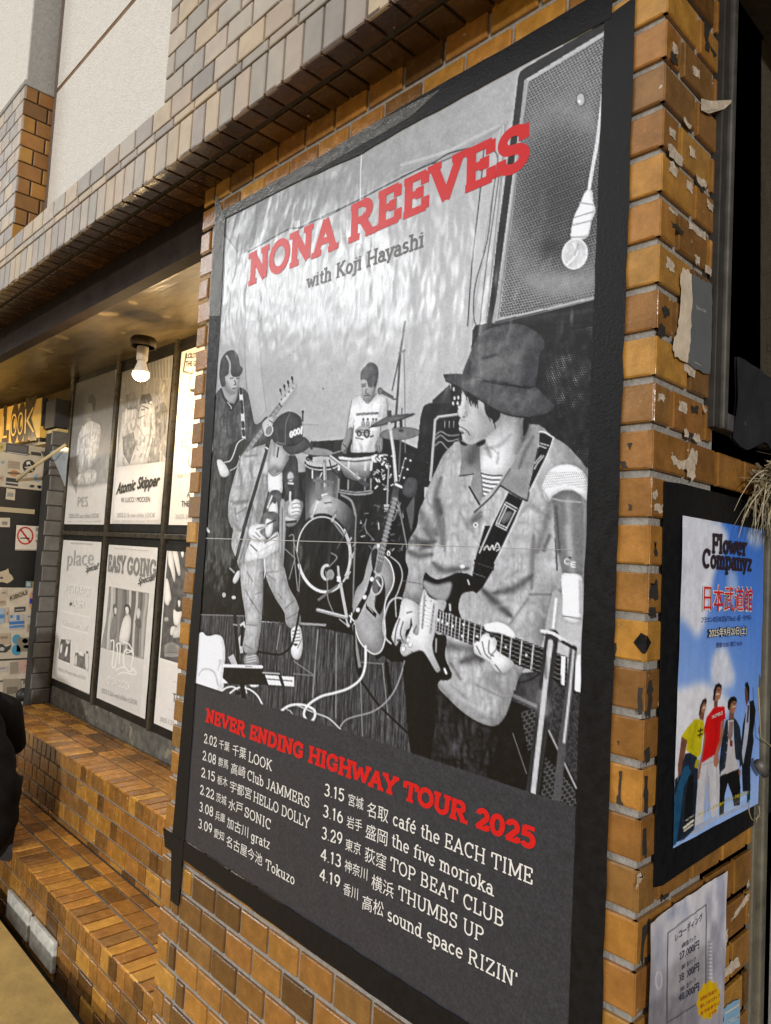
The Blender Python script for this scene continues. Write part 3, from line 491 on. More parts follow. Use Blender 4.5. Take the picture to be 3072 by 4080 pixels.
    F_(Z4, [(490, 1235), (640, 1250), (910, 1215), (915, 1240), (640, 1275), (495, 1265)], .80); L_(Z4, [(492, 1270), (640, 1282), (910, 1250)], 4, .12); L_(Z4, [(590, 1212), (830, 1208)], 10, .13); F_(Z4, [(800, 1225), (905, 1225), (895, 1280), (800, 1290)], .82)
    F_(Z4, [(480, 1548), (640, 1570), (785, 1555), (788, 1590), (640, 1605), (482, 1580)], .60); L_(Z4, [(482, 1562), (640, 1584), (786, 1570)], 4, .15)
    for x in (485, 575, 735, 790): L_(Z4, [(x, 1290), (x - 5, 1360)], 10, .8); L_(Z4, [(x - 5, 1450), (x - 8, 1545)], 7, .55)
    L_(Z4, [(400, 1235), (560, 1360), (740, 1500)], 14, .55, smooth=False); L_(Z4, [(400, 1228), (560, 1350), (735, 1490)], 4, .85, smooth=False); L_(Z4, [(690, 1470), (742, 1505)], 20, .3); L_(Z4, [(390, 1270), (440, 1390), (620, 1465)], 5, .12); E_(Z4, s4, 650, 1410, 16, 30, .6)
    for i in range(70):
        x, y = RNG.uniform(800, 980), RNG.uniform(1220, 1560); L_(Z4, [(x, y), (x + RNG.uniform(-25, 25), y + RNG.uniform(-30, 30))], RNG.uniform(3, 7), RNG.choice([.1, .15, .55, .75, .9]))
    L_(Z4, [(960, 925), (1000, 1200), (1022, 1490)], 13, .72, smooth=False); L_(Z4, [(972, 1000), (1030, 1480)], 3, .95); L_(Z4, [(950, 1350), (937, 1700)], 6, .62); F_(Z4, [(905, 1690), (962, 1690), (950, 1760), (912, 1760)], .7, smooth=False); L_(Z4, [(905, 1720), (955, 1720)], 4, .2)
    # bass drum
    F_(Z7, [(300, 100), (360, -20), (430, -60), (560, -20), (660, 60), (700, 180), (690, 340), (640, 320), (560, 210), (450, 140)], grad=(1300, 2010, .70, 1420, 2080, .2), n=.05); L_(Z4, [(505, 1600), (600, 1660), (640, 1800)], 9, .55)
    L_(Z7, [(330, 110), (390, -40), (450, -70)], 6, .85); F_(Z7, [(430, -30), (480, -30), (490, 40), (425, 45)], .75, smooth=False); L_(Z7, [(430, 10), (490, 5)], 4, .15)
    L_(Z7, [(380, -200), (370, -120), (385, -30)], 20, .5); L_(Z7, [(340, -190), (500, -170)], 12, .45)
    E_(Z7, s7, 420, 450, 232, 335, .10, rot=-4, n=.03); R_(Z7, s7, 420, 450, 236, 340, 10, .07, rot=-4); R_(Z7, s7, 420, 456, 230, 325, 5, .78, rot=-4, a0=185, a1=400); R_(Z7, s7, 424, 452, 232, 340, 12, .82, rot=-4, a0=55, a1=165); R_(Z7, s7, 424, 452, 238, 340, 7, .75, rot=-4, a0=-35, a1=50)
    R_(Z7, s7, 452, 620, 44, 62, 12, .75, a0=90, a1=275); E_(Z7, s7, 482, 640, 34, 46, .58); L_(Z7, [(540, 80), (505, 160), (600, 300)], 8, .5); L_(Z7, [(650, 210), (540, 410)], 4, .35)
    for x, y in ((320, 130), (500, 160), (640, 360), (670, 480), (630, 660)): E_(Z7, s7, x, y, 16, 20, .65); L_(Z7, [(x, y), (x + 26, y - 44)], 6, .7)
    for q in ([(490, 450), (540, 490), (470, 570)], [(440, 610), (455, 720), (460, 850), (510, 975)]): L_(Z7, q, 5, .5)
    L_(Z7, [(550, 570), (556, 640), (575, 740)], 9, .7); F_(Z7, [(540, 650), (572, 655), (570, 705), (538, 700)], .85, smooth=False); L_(Z7, [(575, 740), (640, 1090)], 12, .72, smooth=False); L_(Z7, [(540, 740), (380, 860)], 10, .45); L_(Z7, [(370, 950), (640, 1022)], 14, .6, smooth=False); L_(Z7, [(375, 945), (640, 1012)], 4, .85, smooth=False); L_(Z7, [(560, 1030), (640, 1095)], 4, .7); L_(Z7, [(708, 110), (690, 600), (680, 930)], 6, .5, smooth=False)
    for i in range(60):
        x, y = RNG.uniform(700, 1130), RNG.uniform(20, 470); L_(Z7, [(x, y), (x + RNG.uniform(-40, 40), y + RNG.uniform(-10, 60))], RNG.uniform(2, 5), RNG.choice([.2, .3, .45, .7]))
    for q in ([(120, 300), (160, 300), (165, 480), (195, 780)], [(155, 330), (210, 560), (205, 790)], [(85, 415), (175, 500)], [(120, 680), (170, 500)]): L_(Z7, q, 4, .55)
    L_(Z7, [(800, 150), (790, 240), (860, 330)], 4, .5); L_(Z7, [(1080, 0), (1160, 420)], 6, .5); L_(Z7, [(1040, 160), (1100, 10)], 5, .5); F_(Z7, [(1150, 60), (1225, -60), (1215, 150), (1195, 270)], .36, smooth=False); F_(Z4, [(1130, 1440), (1220, 1460), (1210, 1600), (1130, 1620), (1080, 1560)], .30, n=.06)
    # --- acoustic guitar
    F_(Z7, [(990, 470), (1060, 500), (1110, 590), (1118, 680), (1080, 800), (1040, 880), (1050, 1000), (1030, 1180), (960, 1330), (880, 1380), (900, 1200)], .10, n=.03); L_(Z7, [(1010, 480), (1090, 550), (1116, 660), (1075, 800), (1055, 850), (1062, 1010)], 5, .68)
    body = F_(Z7, [(890, 372), (845, 430), (800, 570), (770, 690), (705, 780), (680, 940), (690, 1070), (735, 1215), (815, 1310), (880, 1335), (935, 1295), (962, 1180), (955, 1010), (975, 860), (1035, 740), (1040, 630), (1000, 520), (960, 480)], .60, n=.06)
    L_(Z7, [(960, 480), (1010, 540), (1042, 650), (1030, 745), (970, 870), (958, 1010), (966, 1180), (935, 1300), (880, 1338), (815, 1312), (735, 1218), (690, 1072)], 5, .88); F_(Z7, [(845, 440), (895, 420), (870, 600), (850, 570)], .18)
    F_(Z7, [(935, 650), (965, 760), (960, 880), (925, 985), (895, 970), (870, 910), (885, 800)], .08); E_(Z7, s7, 893, 730, 42, 78, .30, rot=12); R_(Z7, s7, 893, 730, 48, 86, 6, .75, rot=12); L_(Z7, [(890, 690), (920, 740)], 7, .8)
    F_(Z7, [(850, 595), (880, 640), (830, 800), (720, 1030), (680, 1050), (680, 985), (800, 780)], .07, smooth=False); F_(Z7, [(795, 895), (890, 985), (880, 1022), (795, 935)], .09, smooth=False)
    for i in range(6): E_(Z7, s7, 808 + i * 9, 912 + i * 11, 5, 5, .8)
    L_(Z4, [(1035, 1500), (960, 1800)], 24, .30, smooth=False); L_(Z7, [(1055, -40), (970, 280), (905, 600)], 24, .33, smooth=False)
    for i in range(16): y = -30 + i * 36; x = 1052 - i * 9.0; L_(Z7, [(x - 26, y - 6), (x + 26, y + 16)], 2.4, .72)
    for k in range(6): L_(Z7, [(1040 + k * 6, -40), (945 + k * 6, 330), (805 + k * 11, 905 + k * 11)], 1.3, .72, smooth=False)
    F_(Z4, [(1128, 1188), (1208, 1212), (1150, 1350), (1085, 1500), (1035, 1490), (1080, 1380)], .16, n=.04, smooth=False)
    for x, y in ((1112, 1255), (1158, 1275), (1085, 1340), (1130, 1358), (1055, 1420), (1098, 1438)): E_(Z4, s4, x, y, 11, 9, .85)
    L_(Z4, [(1100, 1270), (1050, 1470)], 3, .7); L_(Z4, [(1020, 1500), (1072, 1525)], 10, .85)
    for x, y in ((782, 838), (722, 950), (845, 680)): F_(Z7, [(x - 18, y + 10), (x - 12, y - 14), (x + 4, y - 22), (x + 22, y - 10), (x + 14, y + 16), (x - 2, y + 22)], .9, smooth=False)
    F_(Z7, [(890, 370), (925, 362), (915, 400), (895, 410)], .8, smooth=False); E_(Z7, s7, 995, 452, 16, 26, .8); E_(Z7, s7, 995, 455, 5, 12, .2)
    L_(Z7, [(685, 1085), (712, 1280), (745, 1480)], 11, .55, smooth=False); L_(Z7, [(745, 1470), (752, 1550)], 14, .12); L_(Z7, [(690, 1090), (700, 1350), (735, 1530), (800, 1640), (920, 1800), (1160, 2030)], 8, .10); E_(Z7, s7, 665, 1035, 32, 50, .12); L_(Z7, [(975, 1420), (1010, 1690)], 16, .06, smooth=False)
    for q in ([(650, 1000), (690, 1050)], [(670, 980), (660, 1060)]): L_(Z7, q, 6, .8)
    L_(Z7, [(792, 1270), (788, 1440), (745, 1560), (640, 1640), (520, 1680), (400, 1712), (290, 1785), (250, 1860), (275, 1918), (320, 1925), (348, 1880), (335, 1825), (240, 1785), (130, 1790), (50, 1838)], 9.5, .92)
    L_(Z7, [(180, 1785), (345, 1855), (470, 1905), (575, 2005)], 5, .78); L_(Z7, [(560, 1995), (610, 1925), (690, 1890), (840, 1850), (950, 1780), (1040, 1670), (1100, 1530), (1135, 1400)], 5, .62); L_(Z7, [(80, 1815), (130, 1840), (150, 1870)], 4, .7)
    L_(Z7, [(1112, 850), (1060, 845), (1000, 890), (955, 1020), (948, 1120), (970, 1200), (1015, 1245)], 7, .72)
    # --- bassist
    F_(Z3, [(270, 1380), (450, 1350), (620, 1440), (540, 1640), (480, 1750), (440, 2000), (470, 2300), (420, 2600), (210, 2600), (200, 2200)], .17, n=.16, tex=c.fold)
    swt = F_(Z3, [(302, 775), (370, 692), (460, 760), (560, 672), (660, 735), (700, 900), (738, 1070), (800, 1060), (880, 1000), (940, 1200), (870, 1290), (700, 1345), (560, 1400), (300, 1430), (283, 1000)], .31, n=.14, tex=c.fold)
    for q in ([(480, 950), (500, 1100), (600, 1300)], [(330, 900), (320, 1300)], [(700, 950), (650, 1200)], [(740, 1080), (690, 1250)]): L_(Z3, q, 16, .2, .7, soft=True, clip=swt)
    F_(Z3, [(395, 640), (480, 745), (552, 670), (562, 740), (500, 870), (440, 845), (378, 735)], .60, n=.03); L_(Z3, [(368, 695), (400, 790), (460, 870), (475, 930), (545, 820), (568, 700)], 9, .1); F_(Z3, [(440, 850), (470, 930), (510, 860)], .1)
    L_(Z3, [(440, 840), (478, 890), (478, 910)], 3, .8)
    F_(Z3, [(402, 590), (415, 660), (470, 735), (520, 740), (548, 690), (562, 610), (575, 560), (540, 500), (450, 490)], .66, n=.03); L_(Z3, [(420, 620), (450, 700), (510, 740)], 16, .42, .7, soft=True)
    F_(Z3, [(350, 480), (372, 360), (430, 285), (500, 266), (552, 320), (580, 430), (606, 470), (590, 530), (545, 560), (490, 552), (470, 500), (440, 540), (412, 560), (418, 650), (375, 665), (352, 570)], .19, n=.08); L_(Z3, [(430, 330), (465, 410), (462, 520)], 8, .62); L_(Z3, [(400, 380), (380, 520)], 14, .32, .6, soft=True)
    for q in ([(470, 578), (500, 572)], [(540, 580), (560, 575)], [(515, 600), (530, 640), (510, 648)], [(495, 690), (525, 685)]): L_(Z3, q, 4, .28)
    L_(Z3, [(582, 690), (605, 960), (618, 1250)], 14, .80, smooth=False)
    for y in (690, 830, 900, 1060, 1150): L_(Z3, [(583 + (y - 690) * .065, y), (588 + (y - 690) * .065, y + 50)], 12, .12)
    bb = F_(Z3, [(425, 1440), (470, 1320), (560, 1250), (622, 1238), (655, 1290), (610, 1440), (540, 1570), (440, 1650), (340, 1600), (300, 1520)], .09, n=.03); L_(Z3, [(612, 1242), (550, 1290), (510, 1400), (470, 1480), (405, 1500)], 4.5, .75); L_(Z3, [(575, 1430), (545, 1540), (470, 1590)], 4, .7)
    L_(Z3, [(1022, 872), (800, 1170), (590, 1470)], 20, .42, smooth=False)
    for k in range(4): L_(Z3, [(1010 + k * 8, 868 + k * 6), (580 + k * 8, 1455 + k * 6)], 1.2, .75, smooth=False)
    for i in range(12): t = i / 12; x, y = 1010 - 400 * t, 885 + 560 * t; L_(Z3, [(x - 16, y - 14), (x + 18, y + 12)], 1.6, .8)
    F_(Z3, [(1010, 850), (1050, 800), (1150, 670), (1200, 640), (1190, 690), (1090, 830), (1040, 880)], .74, n=.02); L_(Z3, [(1008, 852), (1030, 890)], 5, .25)
    for a, b in (((1020, 700), (1032, 755)), ((1064, 655), (1072, 712)), ((1105, 610), (1113, 672)), ((1149, 565), (1160, 630))): L_(Z3, [a, b], 4, .3); L_(Z3, [a, ((a[0] * 2 + b[0]) / 3, (a[1] * 2 + b[1]) / 3)], 9, .22)
    for x, y in ((1033, 810), (1075, 768), (1117, 725), (1160, 685)): E_(Z3, s3, x, y, 9, 12, .42)
    F_(Z3, [(322, 1490), (360, 1470), (420, 1530), (460, 1620), (420, 1660), (360, 1640)], .78, n=.03)
    F_(Z3, [(822, 1110), (830, 1060), (900, 1000), (985, 1000), (945, 1030), (950, 1080), (930, 1160), (890, 1200), (850, 1210), (840, 1160)], .70, n=.04)
    for q in ([(900, 1040), (945, 1070)], [(885, 1090), (930, 1110)], [(860, 1150), (920, 1150)]): L_(Z3, q, 4, .35)
    F_(Z6, [(260, 370), (460, 360), (560, 600), (520, 800), (640, 1090), (250, 1090)], .14, n=.08, smooth=False); L_(Z6, [(470, 290), (500, 480), (560, 620)], 20, .3, .6, soft=True); L_(Z6, [(300, 250), (330, 290)], 10, .75); F_(Z6, [(565, 770), (600, 690), (635, 670), (630, 740), (590, 800)], .75)
    # --- singer
    F_(Z3, [(1080, 1450), (1190, 1440), (1216, 1560), (1222, 1950), (1140, 1950), (1050, 1700)], .26, n=.08)
    jk = F_(Z3, [(600, 1425), (720, 1350), (870, 1305), (930, 1290), (1000, 1340), (960, 1480), (890, 1600), (890, 1800), (840, 2000), (800, 2212), (760, 2400), (480, 2212), (450, 1960), (490, 1750), (545, 1560)], .67, n=.13, tex=c.fold)
    jl = F_(Z6, [(555, 20), (760, 0), (740, 250), (760, 360), (700, 560), (640, 665), (600, 560), (552, 420), (570, 250)], .64, n=.13, tex=c.fold)
    for q in ([(560, 1500), (600, 1800), (560, 1950)], [(700, 1500), (690, 1800), (640, 1940)], [(480, 1930), (560, 1950), (640, 1930)], [(620, 1440), (760, 1420)], [(830, 1640), (780, 1950), (760, 2150)], [(520, 2000), (540, 2150)], [(640, 2000), (660, 2200)]): L_(Z3, q, 13, .40, .8, soft=True, clip=jk)
    for q in ([(620, 1440), (700, 1700)], [(690, 1620), (680, 1700)], [(560, 1980), (540, 2100)]): L_(Z3, q, 10, .80, .7, soft=True, clip=jk)
    for q in ([(600, 120), (700, 60)], [(580, 200), (640, 280), (700, 220)], [(720, 300), (640, 560)]): L_(Z6, q, 10, .38, .8, soft=True, clip=jl)
    F_(Z3, [(820, 1500), (890, 1480), (890, 1640), (815, 1610)], .7)
    head = F_(Z3, [(930, 1270), (1050, 1330), (1115, 1440), (1090, 1560), (1035, 1605), (950, 1640), (895, 1600), (900, 1480), (925, 1380)], .66, n=.04); L_(Z3, [(1110, 1440), (1085, 1560), (1000, 1620)], 26, .35, .8, soft=True, clip=head); L_(Z3, [(905, 1600), (960, 1560), (1000, 1610)], 16, .35, .8, soft=True); L_(Z3, [(960, 1290), (950, 1420)], 16, .42, .7, soft=True); L_(Z3, [(1000, 1340), (985, 1440)], 7, .3)
    F_(Z3, [(1100, 1490), (1140, 1440), (1190, 1430), (1150, 1530), (1060, 1620), (1040, 1600)], .2)
    sh = F_(Z3, [(890, 1600), (950, 1640), (1032, 1600), (1042, 1700), (1032, 1845), (902, 1835), (885, 1750)], .82, n=.02); L_(Z3, [(890, 1600), (950, 1650), (1032, 1605)], 5, .5)
    F_(Z3, [(900, 1835), (1032, 1845), (1020, 2212), (850, 2212), (860, 2100)], .36, n=.12); F_(Z3, [(890, 2010), (950, 1930), (985, 1950), (990, 2080), (920, 2110)], .80); L_(Z3, [(930, 1870), (880, 2000)], 6, .8); F_(Z3, [(940, 1880), (975, 1900), (970, 1950), (945, 1945)], .3)
    F_(Z6, [(860, 120), (1000, 110), (1005, 290), (880, 380), (830, 300)], .40, n=.16); F_(Z6, [(890, 170), (960, 200), (940, 330), (890, 330)], .8); L_(Z6, [(900, 220), (980, 180)], 6, .15)
    rj = F_(Z6, [(1030, 0), (1080, 0), (1085, 230), (1072, 480), (1050, 760), (1030, 770), (1018, 620), (1020, 300)], .58, n=.05); L_(Z6, [(1050, 60), (1045, 700)], 5, .4, .8); F_(Z6, [(1080, 0), (1250, 0), (1200, 200), (1090, 230)], .55, n=.1)
    ts = F_(Z6, [(760, 340), (880, 385), (1005, 290), (1012, 470), (900, 560), (765, 597), (678, 582)], .82, n=.1, tex=c.fold); L_(Z6, [(740, 420), (800, 480)], 6, .5); L_(Z6, [(1000, 330), (880, 400)], 6, .5); L_(Z6, [(800, 500), (980, 400)], 12, .66, .7, soft=True)
    F_(Z6, [(722, 330), (735, 240), (800, 218), (905, 218), (905, 240), (830, 290), (890, 365), (800, 392)], .80, n=.03); L_(Z6, [(800, 265), (860, 250)], 4, .45); L_(Z6, [(790, 300), (830, 345)], 4, .5); L_(Z6, [(760, 330), (830, 380)], 4, .55)
    lg = F_(Z6, [(640, 660), (690, 598), (865, 560), (865, 720), (862, 900), (845, 1200), (822, 1350), (800, 1465), (725, 1495), (662, 1430), (680, 1300), (690, 1130), (655, 900)], .67, n=.10, tex=c.fold)
    rl = F_(Z6, [(868, 570), (1015, 480), (1060, 620), (1080, 680), (1115, 830), (1180, 950), (1215, 1050), (1226, 1190), (1140, 1238), (1082, 1180), (1068, 1080), (985, 950), (905, 780), (885, 690)], .65, n=.10, tex=c.fold)
    for q in ([(700, 680), (760, 780)], [(690, 860), (760, 1000)], [(740, 950), (820, 1080)], [(790, 900), (855, 880)], [(700, 1200), (800, 1210)], [(680, 1400), (760, 1440)], [(840, 700), (862, 680)]): L_(Z6, q, 7, .38, .85, soft=True, clip=lg)
    for q in ([(890, 700), (980, 770)], [(1080, 1040), (1170, 960)], [(1090, 1150), (1200, 1080)], [(1010, 900), (1050, 950)], [(890, 690), (1010, 680)]): L_(Z6, q, 7, .36, .85, soft=True, clip=rl)
    L_(Z6, [(875, 565), (880, 690), (868, 750)], 5, .85); L_(Z6, [(868, 690), (862, 1100)], 5, .3, .7)
    F_(Z6, [(1138, 1245), (1220, 1215), (1248, 1350), (1246, 1450), (1222, 1530), (1172, 1540), (1135, 1480), (1140, 1380)], .80, n=.03); F_(Z6, [(1155, 1390), (1180, 1385), (1205, 1395), (1180, 1410)], .12)
    for y in (1265, 1300, 1335, 1365): L_(Z6, [(1150, y), (1220, y - 12)], 4, .42)
    L_(Z6, [(1240, 1340), (1200, 1430)], 4, .55); F_(Z6, [(685, 1500), (795, 1490), (822, 1600), (690, 1600)], .50, n=.1)
    for y in (1510, 1535, 1560): L_(Z6, [(700, y + 10), (790, y - 10)], 4, .8)
    cap = F_(Z3, [(920, 1180), (935, 1090), (990, 1005), (1080, 950), (1160, 948), (1240, 1000), (1258, 1080), (1262, 1230), (1180, 1300), (1060, 1322), (950, 1275)], .22, n=.07); L_(Z3, [(1130, 955), (1080, 1080), (1075, 1310)], 3, .45); L_(Z3, [(1000, 1100), (1030, 1250)], 26, .12, .6, soft=True); L_(Z3, [(980, 1280), (1060, 1300)], 5, .45)
    for cx_, cy_ in ((1142, 1192), (1182, 1172), (1220, 1158)): R_(Z3, s3, cx_, cy_, 14, 30, 6.5, .92, rot=6)
    L_(Z3, [(1252, 1185), (1256, 1110)], 7, .92); L_(Z3, [(1142, 1196), (1156, 1194)], 5, .92)
    F_(Z3, [(1045, 1325), (1180, 1302), (1272, 1218), (1350, 1285), (1362, 1310), (1270, 1385), (1165, 1416), (1110, 1405)], .27, n=.05); L_(Z3, [(1060, 1320), (1190, 1305), (1268, 1240)], 5, .08)
    L_(Z3, [(892, 1235), (870, 1380), (760, 1750), (620, 2220)], 13, .17, smooth=False); L_(Z3, [(900, 1260), (885, 1400), (780, 1750)], 3, .6, smooth=False); L_(Z3, [(895, 1235), (872, 1350)], 17, .2, smooth=False); E_(Z3, s3, 895, 1150, 44, 66, .52, rot=18); R_(Z3, s3, 895, 1150, 40, 60, 4, .8, rot=18); L_(Z3, [(858, 1335), (885, 1352)], 6, .8)
    L_(Z6, [(740, 20), (690, 210), (640, 400), (600, 560), (560, 650), (520, 790)], 12, .12); L_(Z6, [(575, 830), (590, 1200), (622, 1590)], 12, .15, smooth=False); E_(Z6, s6, 575, 935, 20, 18, .75); E_(Z6, s6, 480, 910, 18, 24, .7); L_(Z6, [(540, 650), (580, 690)], 7, .6); L_(Z6, [(575, 1200), (605, 1205)], 6, .6)
    E_(Z3, s3, 1132, 1660, 40, 62, .72, n=.06); R_(Z3, s3, 1132, 1660, 38, 58, 4, .4); L_(Z3, [(1100, 1690), (1165, 1680)], 4, .35); L_(Z3, [(1110, 1730), (1160, 1735)], 7, .8); F_(Z3, [(1118, 1760), (1168, 1750), (1185, 1900), (1150, 1930)], .2, n=.05, smooth=False)
    F_(Z3, [(1108, 1995), (1140, 1940), (1185, 1905), (1232, 1925), (1246, 2000), (1234, 2080), (1170, 2115), (1112, 2070)], .78, n=.03)
    for y in (1950, 1995, 2040, 2080): L_(Z3, [(1150, y + 12), (1200, y), (1240, y + 8)], 3.5, .5)
    L_(Z3, [(1130, 1830), (1128, 1920), (1150, 1990)], 8, .78); L_(Z3, [(1090, 2120), (1170, 2140)], 14, .75); L_(Z3, [(1090, 2160), (1190, 2150)], 10, .2)
    L_(Z6, [(1218, 1060), (1195, 1200), (1150, 1380), (1100, 1450), (1030, 1492), (950, 1488), (810, 1465)], 8, .07)
    # towel, music stand, papers
    F_(Z6, [(225, 1320), (268, 1275), (300, 1305), (340, 1312), (410, 1298), (465, 1330), (490, 1440), (488, 1560), (468, 1700), (455, 1850), (190, 1800), (205, 1600)], .95, n=.07, tex=c.fold); L_(Z6, [(230, 1700), (270, 1640), (340, 1640), (390, 1680), (420, 1790)], 9, .5, .8, soft=True); L_(Z6, [(430, 1550), (440, 1560), (420, 1650)], 8, .6, .8, soft=True)
    F_(Z6, [(620, 1330), (642, 1300), (668, 1475), (638, 1482)], .74, smooth=False); F_(Z6, [(520, 1520), (572, 1488), (612, 1592), (556, 1592)], .74, smooth=False); F_(Z6, [(632, 1200), (680, 1165), (690, 1230), (650, 1230)], .78, smooth=False); L_(Z6, [(660, 1220), (650, 1400)], 10, .08)
    for q in ([(445, 1860), (500, 1820), (560, 1808), (610, 1830)], [(540, 1870), (600, 1825), (660, 1815), (740, 1840), (810, 1900), (855, 1985)], [(470, 1790), (420, 1870)]): L_(Z6, q, 6.5, .85)
    E_(Z6, s6, 775, 1790, 45, 22, .8); F_(Z6, [(460, 1720), (530, 1770), (450, 1780)], .88, smooth=False); F_(Z6, [(480, 1605), (845, 1615), (920, 1792), (530, 1782), (468, 1722)], .13, n=.06, smooth=False); L_(Z6, [(480, 1602), (845, 1614)], 13, .92); L_(Z6, [(690, 1608), (750, 1612)], 4, .5)
    F_(Z6, [(880, 1692), (1166, 1712), (1165, 1806), (915, 1788)], .93, smooth=False); L_(Z6, [(900, 1732), (1145, 1752)], 4, .3); L_(Z6, [(1015, 1665), (1060, 1808)], 12, .22); L_(Z6, [(860, 1670), (1020, 1680)], 5, .75); L_(Z6, [(655, 1785), (672, 1920)], 17, .08); E_(Z6, s6, 620, 1870, 22, 22, .1); L_(Z6, [(690, 1800), (700, 1870)], 4, .8)
    # --- monitor corner at the right edge
    F_(Z8, [(880, 1280), (960, 1140), (1440, 950), (1440, 2000), (760, 1760), (830, 1500)], .11, n=.05, smooth=False)
    F_(Z8, [(1000, 1020), (1150, 1000), (1280, 1100), (1160, 1300), (950, 1210)], .30, n=.07, smooth=False); L_(Z8, [(950, 1170), (1120, 1250), (1180, 1300)], 14, .5, smooth=False); L_(Z8, [(990, 1085), (1060, 1070), (1150, 1020)], 5, .08)
    for poly in ([(1010, 1290), (1140, 1260), (1130, 1500), (1060, 1560)], [(1180, 1600), (1380, 1820), (1420, 2000), (1150, 1900)]):
        w = c.mask(Z8(poly), False)
        if w:
            (r0, r1, c0, c1), hm = w; X, Y = c.X[r0:r1, c0:c1], c.Y[r0:r1, c0:c1]; v = (Y + .4 * X) / 17; u = (X) / 20 + .5 * (np.floor(v) % 2); e = np.clip((np.hypot(u - np.floor(u) - .5, v - np.floor(v) - .5) - .36) * 8, 0, 1) * hm; im = c.img[r0:r1, c0:c1, 0]; im[:] = im * (1 - e) + .38 * e
    F_(Z8, [(1230, 1120), (1440, 1090), (1440, 1850), (1200, 1440)], .24, n=.14, tex=c.grain, smooth=False); L_(Z8, [(1205, 1420), (1395, 1820)], 7, .6); L_(Z8, [(955, 1440), (1050, 1720)], 3, .5); F_(Z8, [(1390, 900), (1450, 880), (1440, 1160), (1385, 1140)], .9, smooth=False)
    # --- guitarist
    F_(Z8, [(205, 930), (440, 950), (445, 1110), (400, 1640), (270, 1600), (230, 1500), (205, 1200)], .06, n=.03); tr = F_(Z8, [(425, 1100), (500, 1190), (720, 1360), (870, 1370), (830, 1550), (770, 1760), (600, 1720), (395, 1660), (410, 1400)], .20, n=.14, tex=c.fold)
    for q in ([(460, 1460), (510, 1560)], [(480, 1620), (600, 1630)], [(800, 1450), (720, 1700)]): L_(Z8, q, 16, .06, .8, soft=True, clip=tr)
    L_(Z8, [(520, 1380), (500, 1600)], 40, .26, .7, soft=True, clip=tr)
    o = Z5([(470, 1085), (400, 1125), (330, 1200), (280, 1300), (225, 1420), (175, 1560), (140, 1640), (122, 1760), (60, 1870), (55, 1940)]) + Z8([(212, 160), (206, 230), (226, 300), (214, 370), (200, 440), (188, 495), (240, 520), (312, 545), (335, 390), (380, 300), (400, 560), (480, 800), (500, 1000), (430, 1100), (500, 1190), (600, 1285), (720, 1362), (830, 1386), (905, 1310), (960, 1150), (1000, 1040), (1150, 830), (1180, 690), (1225, 480), (1260, 470), (1460, 380)]) + Z5([(1500, 1900), (1500, 1360), (1440, 1300), (1380, 1220), (1280, 1120), (1180, 1060), (1000, 960)])
    body = Fl(o, .65, n=.10, tex=c.fold)
    for z, q, w, g, a in ((Z5, [(150, 1640), (200, 1740), (280, 1820)], 30, .30, .8), (Z5, [(180, 1780), (240, 1860), (150, 1940)], 26, .28, .85), (Z5, [(310, 1380), (270, 1560), (310, 1760), (320, 1900)], 24, .28, .9), (Z5, [(290, 1560), (310, 1650)], 40, .15, .8), (Z5, [(480, 1200), (500, 1450)], 18, .5, .7),
                          (Z5, [(330, 1700), (340, 1950)], 14, .42, .8), (Z5, [(460, 1650), (520, 1760), (560, 1800)], 14, .45, .7), (Z5, [(620, 1650), (560, 1720), (620, 1680)], 26, .25, .9), (Z5, [(1160, 1700), (1000, 1600), (920, 1680)], 16, .48, .7), (Z5, [(1180, 1480), (1130, 1720), (1060, 1960)], 24, .33, .8), (Z5, [(1230, 1240), (1330, 1350)], 20, .5, .6),
                          (Z8, [(230, 170), (300, 200), (390, 190)], 22, .2, .9), (Z8, [(215, 100), (300, 110), (380, 140)], 20, .22, .85), (Z8, [(260, 60), (330, 110), (420, 100)], 18, .25, .8), (Z8, [(400, 250), (470, 300), (640, 290)], 22, .15, .85), (Z8, [(820, 460), (960, 430), (1085, 340)], 24, .18, .9), (Z8, [(745, 440), (850, 540), (940, 620)], 26, .12, .95),
                          (Z8, [(1100, 60), (1090, 260), (1085, 430)], 18, .3, .85), (Z8, [(1210, 60), (1170, 160)], 26, .2, .8), (Z8, [(1070, 470), (1220, 470)], 14, .3, .8), (Z8, [(930, 680), (1060, 500)], 16, .42, .8), (Z8, [(600, 940), (700, 905), (740, 930)], 34, .14, .9), (Z8, [(520, 950), (590, 1060)], 18, .35, .8), (Z8, [(900, 1000), (800, 1050), (880, 1150)], 40, .42, .7), (Z8, [(500, 830), (680, 850)], 60, .25, .8),
                          (Z8, [(700, 1100), (900, 1200)], 16, .45, .7), (Z8, [(520, 1100), (640, 1200)], 18, .5, .6), (Z8, [(640, 1320), (840, 1340)], 6, .45, .6), (Z8, [(430, 1090), (520, 1200)], 20, .4, .6), (Z8, [(930, 100), (960, 210)], 14, .48, .6), (Z8, [(490, 60), (480, 200)], 14, .5, .6), (Z8, [(1000, 300), (900, 360)], 20, .5, .5)): Ln(z(q), w, g, a, soft=True, clip=body)
    for z, q, w, g, a in ((Z5, [(380, 1250), (350, 1500)], 30, .74, .7), (Z5, [(1240, 1200), (1180, 1450)], 40, .72, .6), (Z8, [(900, 200), (1000, 100)], 40, .72, .7), (Z8, [(560, 1180), (760, 1290)], 26, .76, .8), (Z8, [(240, 420), (300, 440)], 24, .72, .7), (Z8, [(620, 560), (720, 600)], 40, .7, .7), (Z8, [(820, 560), (980, 520)], 26, .7, .6), (Z8, [(1110, 560), (1180, 620)], 26, .72, .6)): Ln(z(q), w, g, a, soft=True, clip=body)
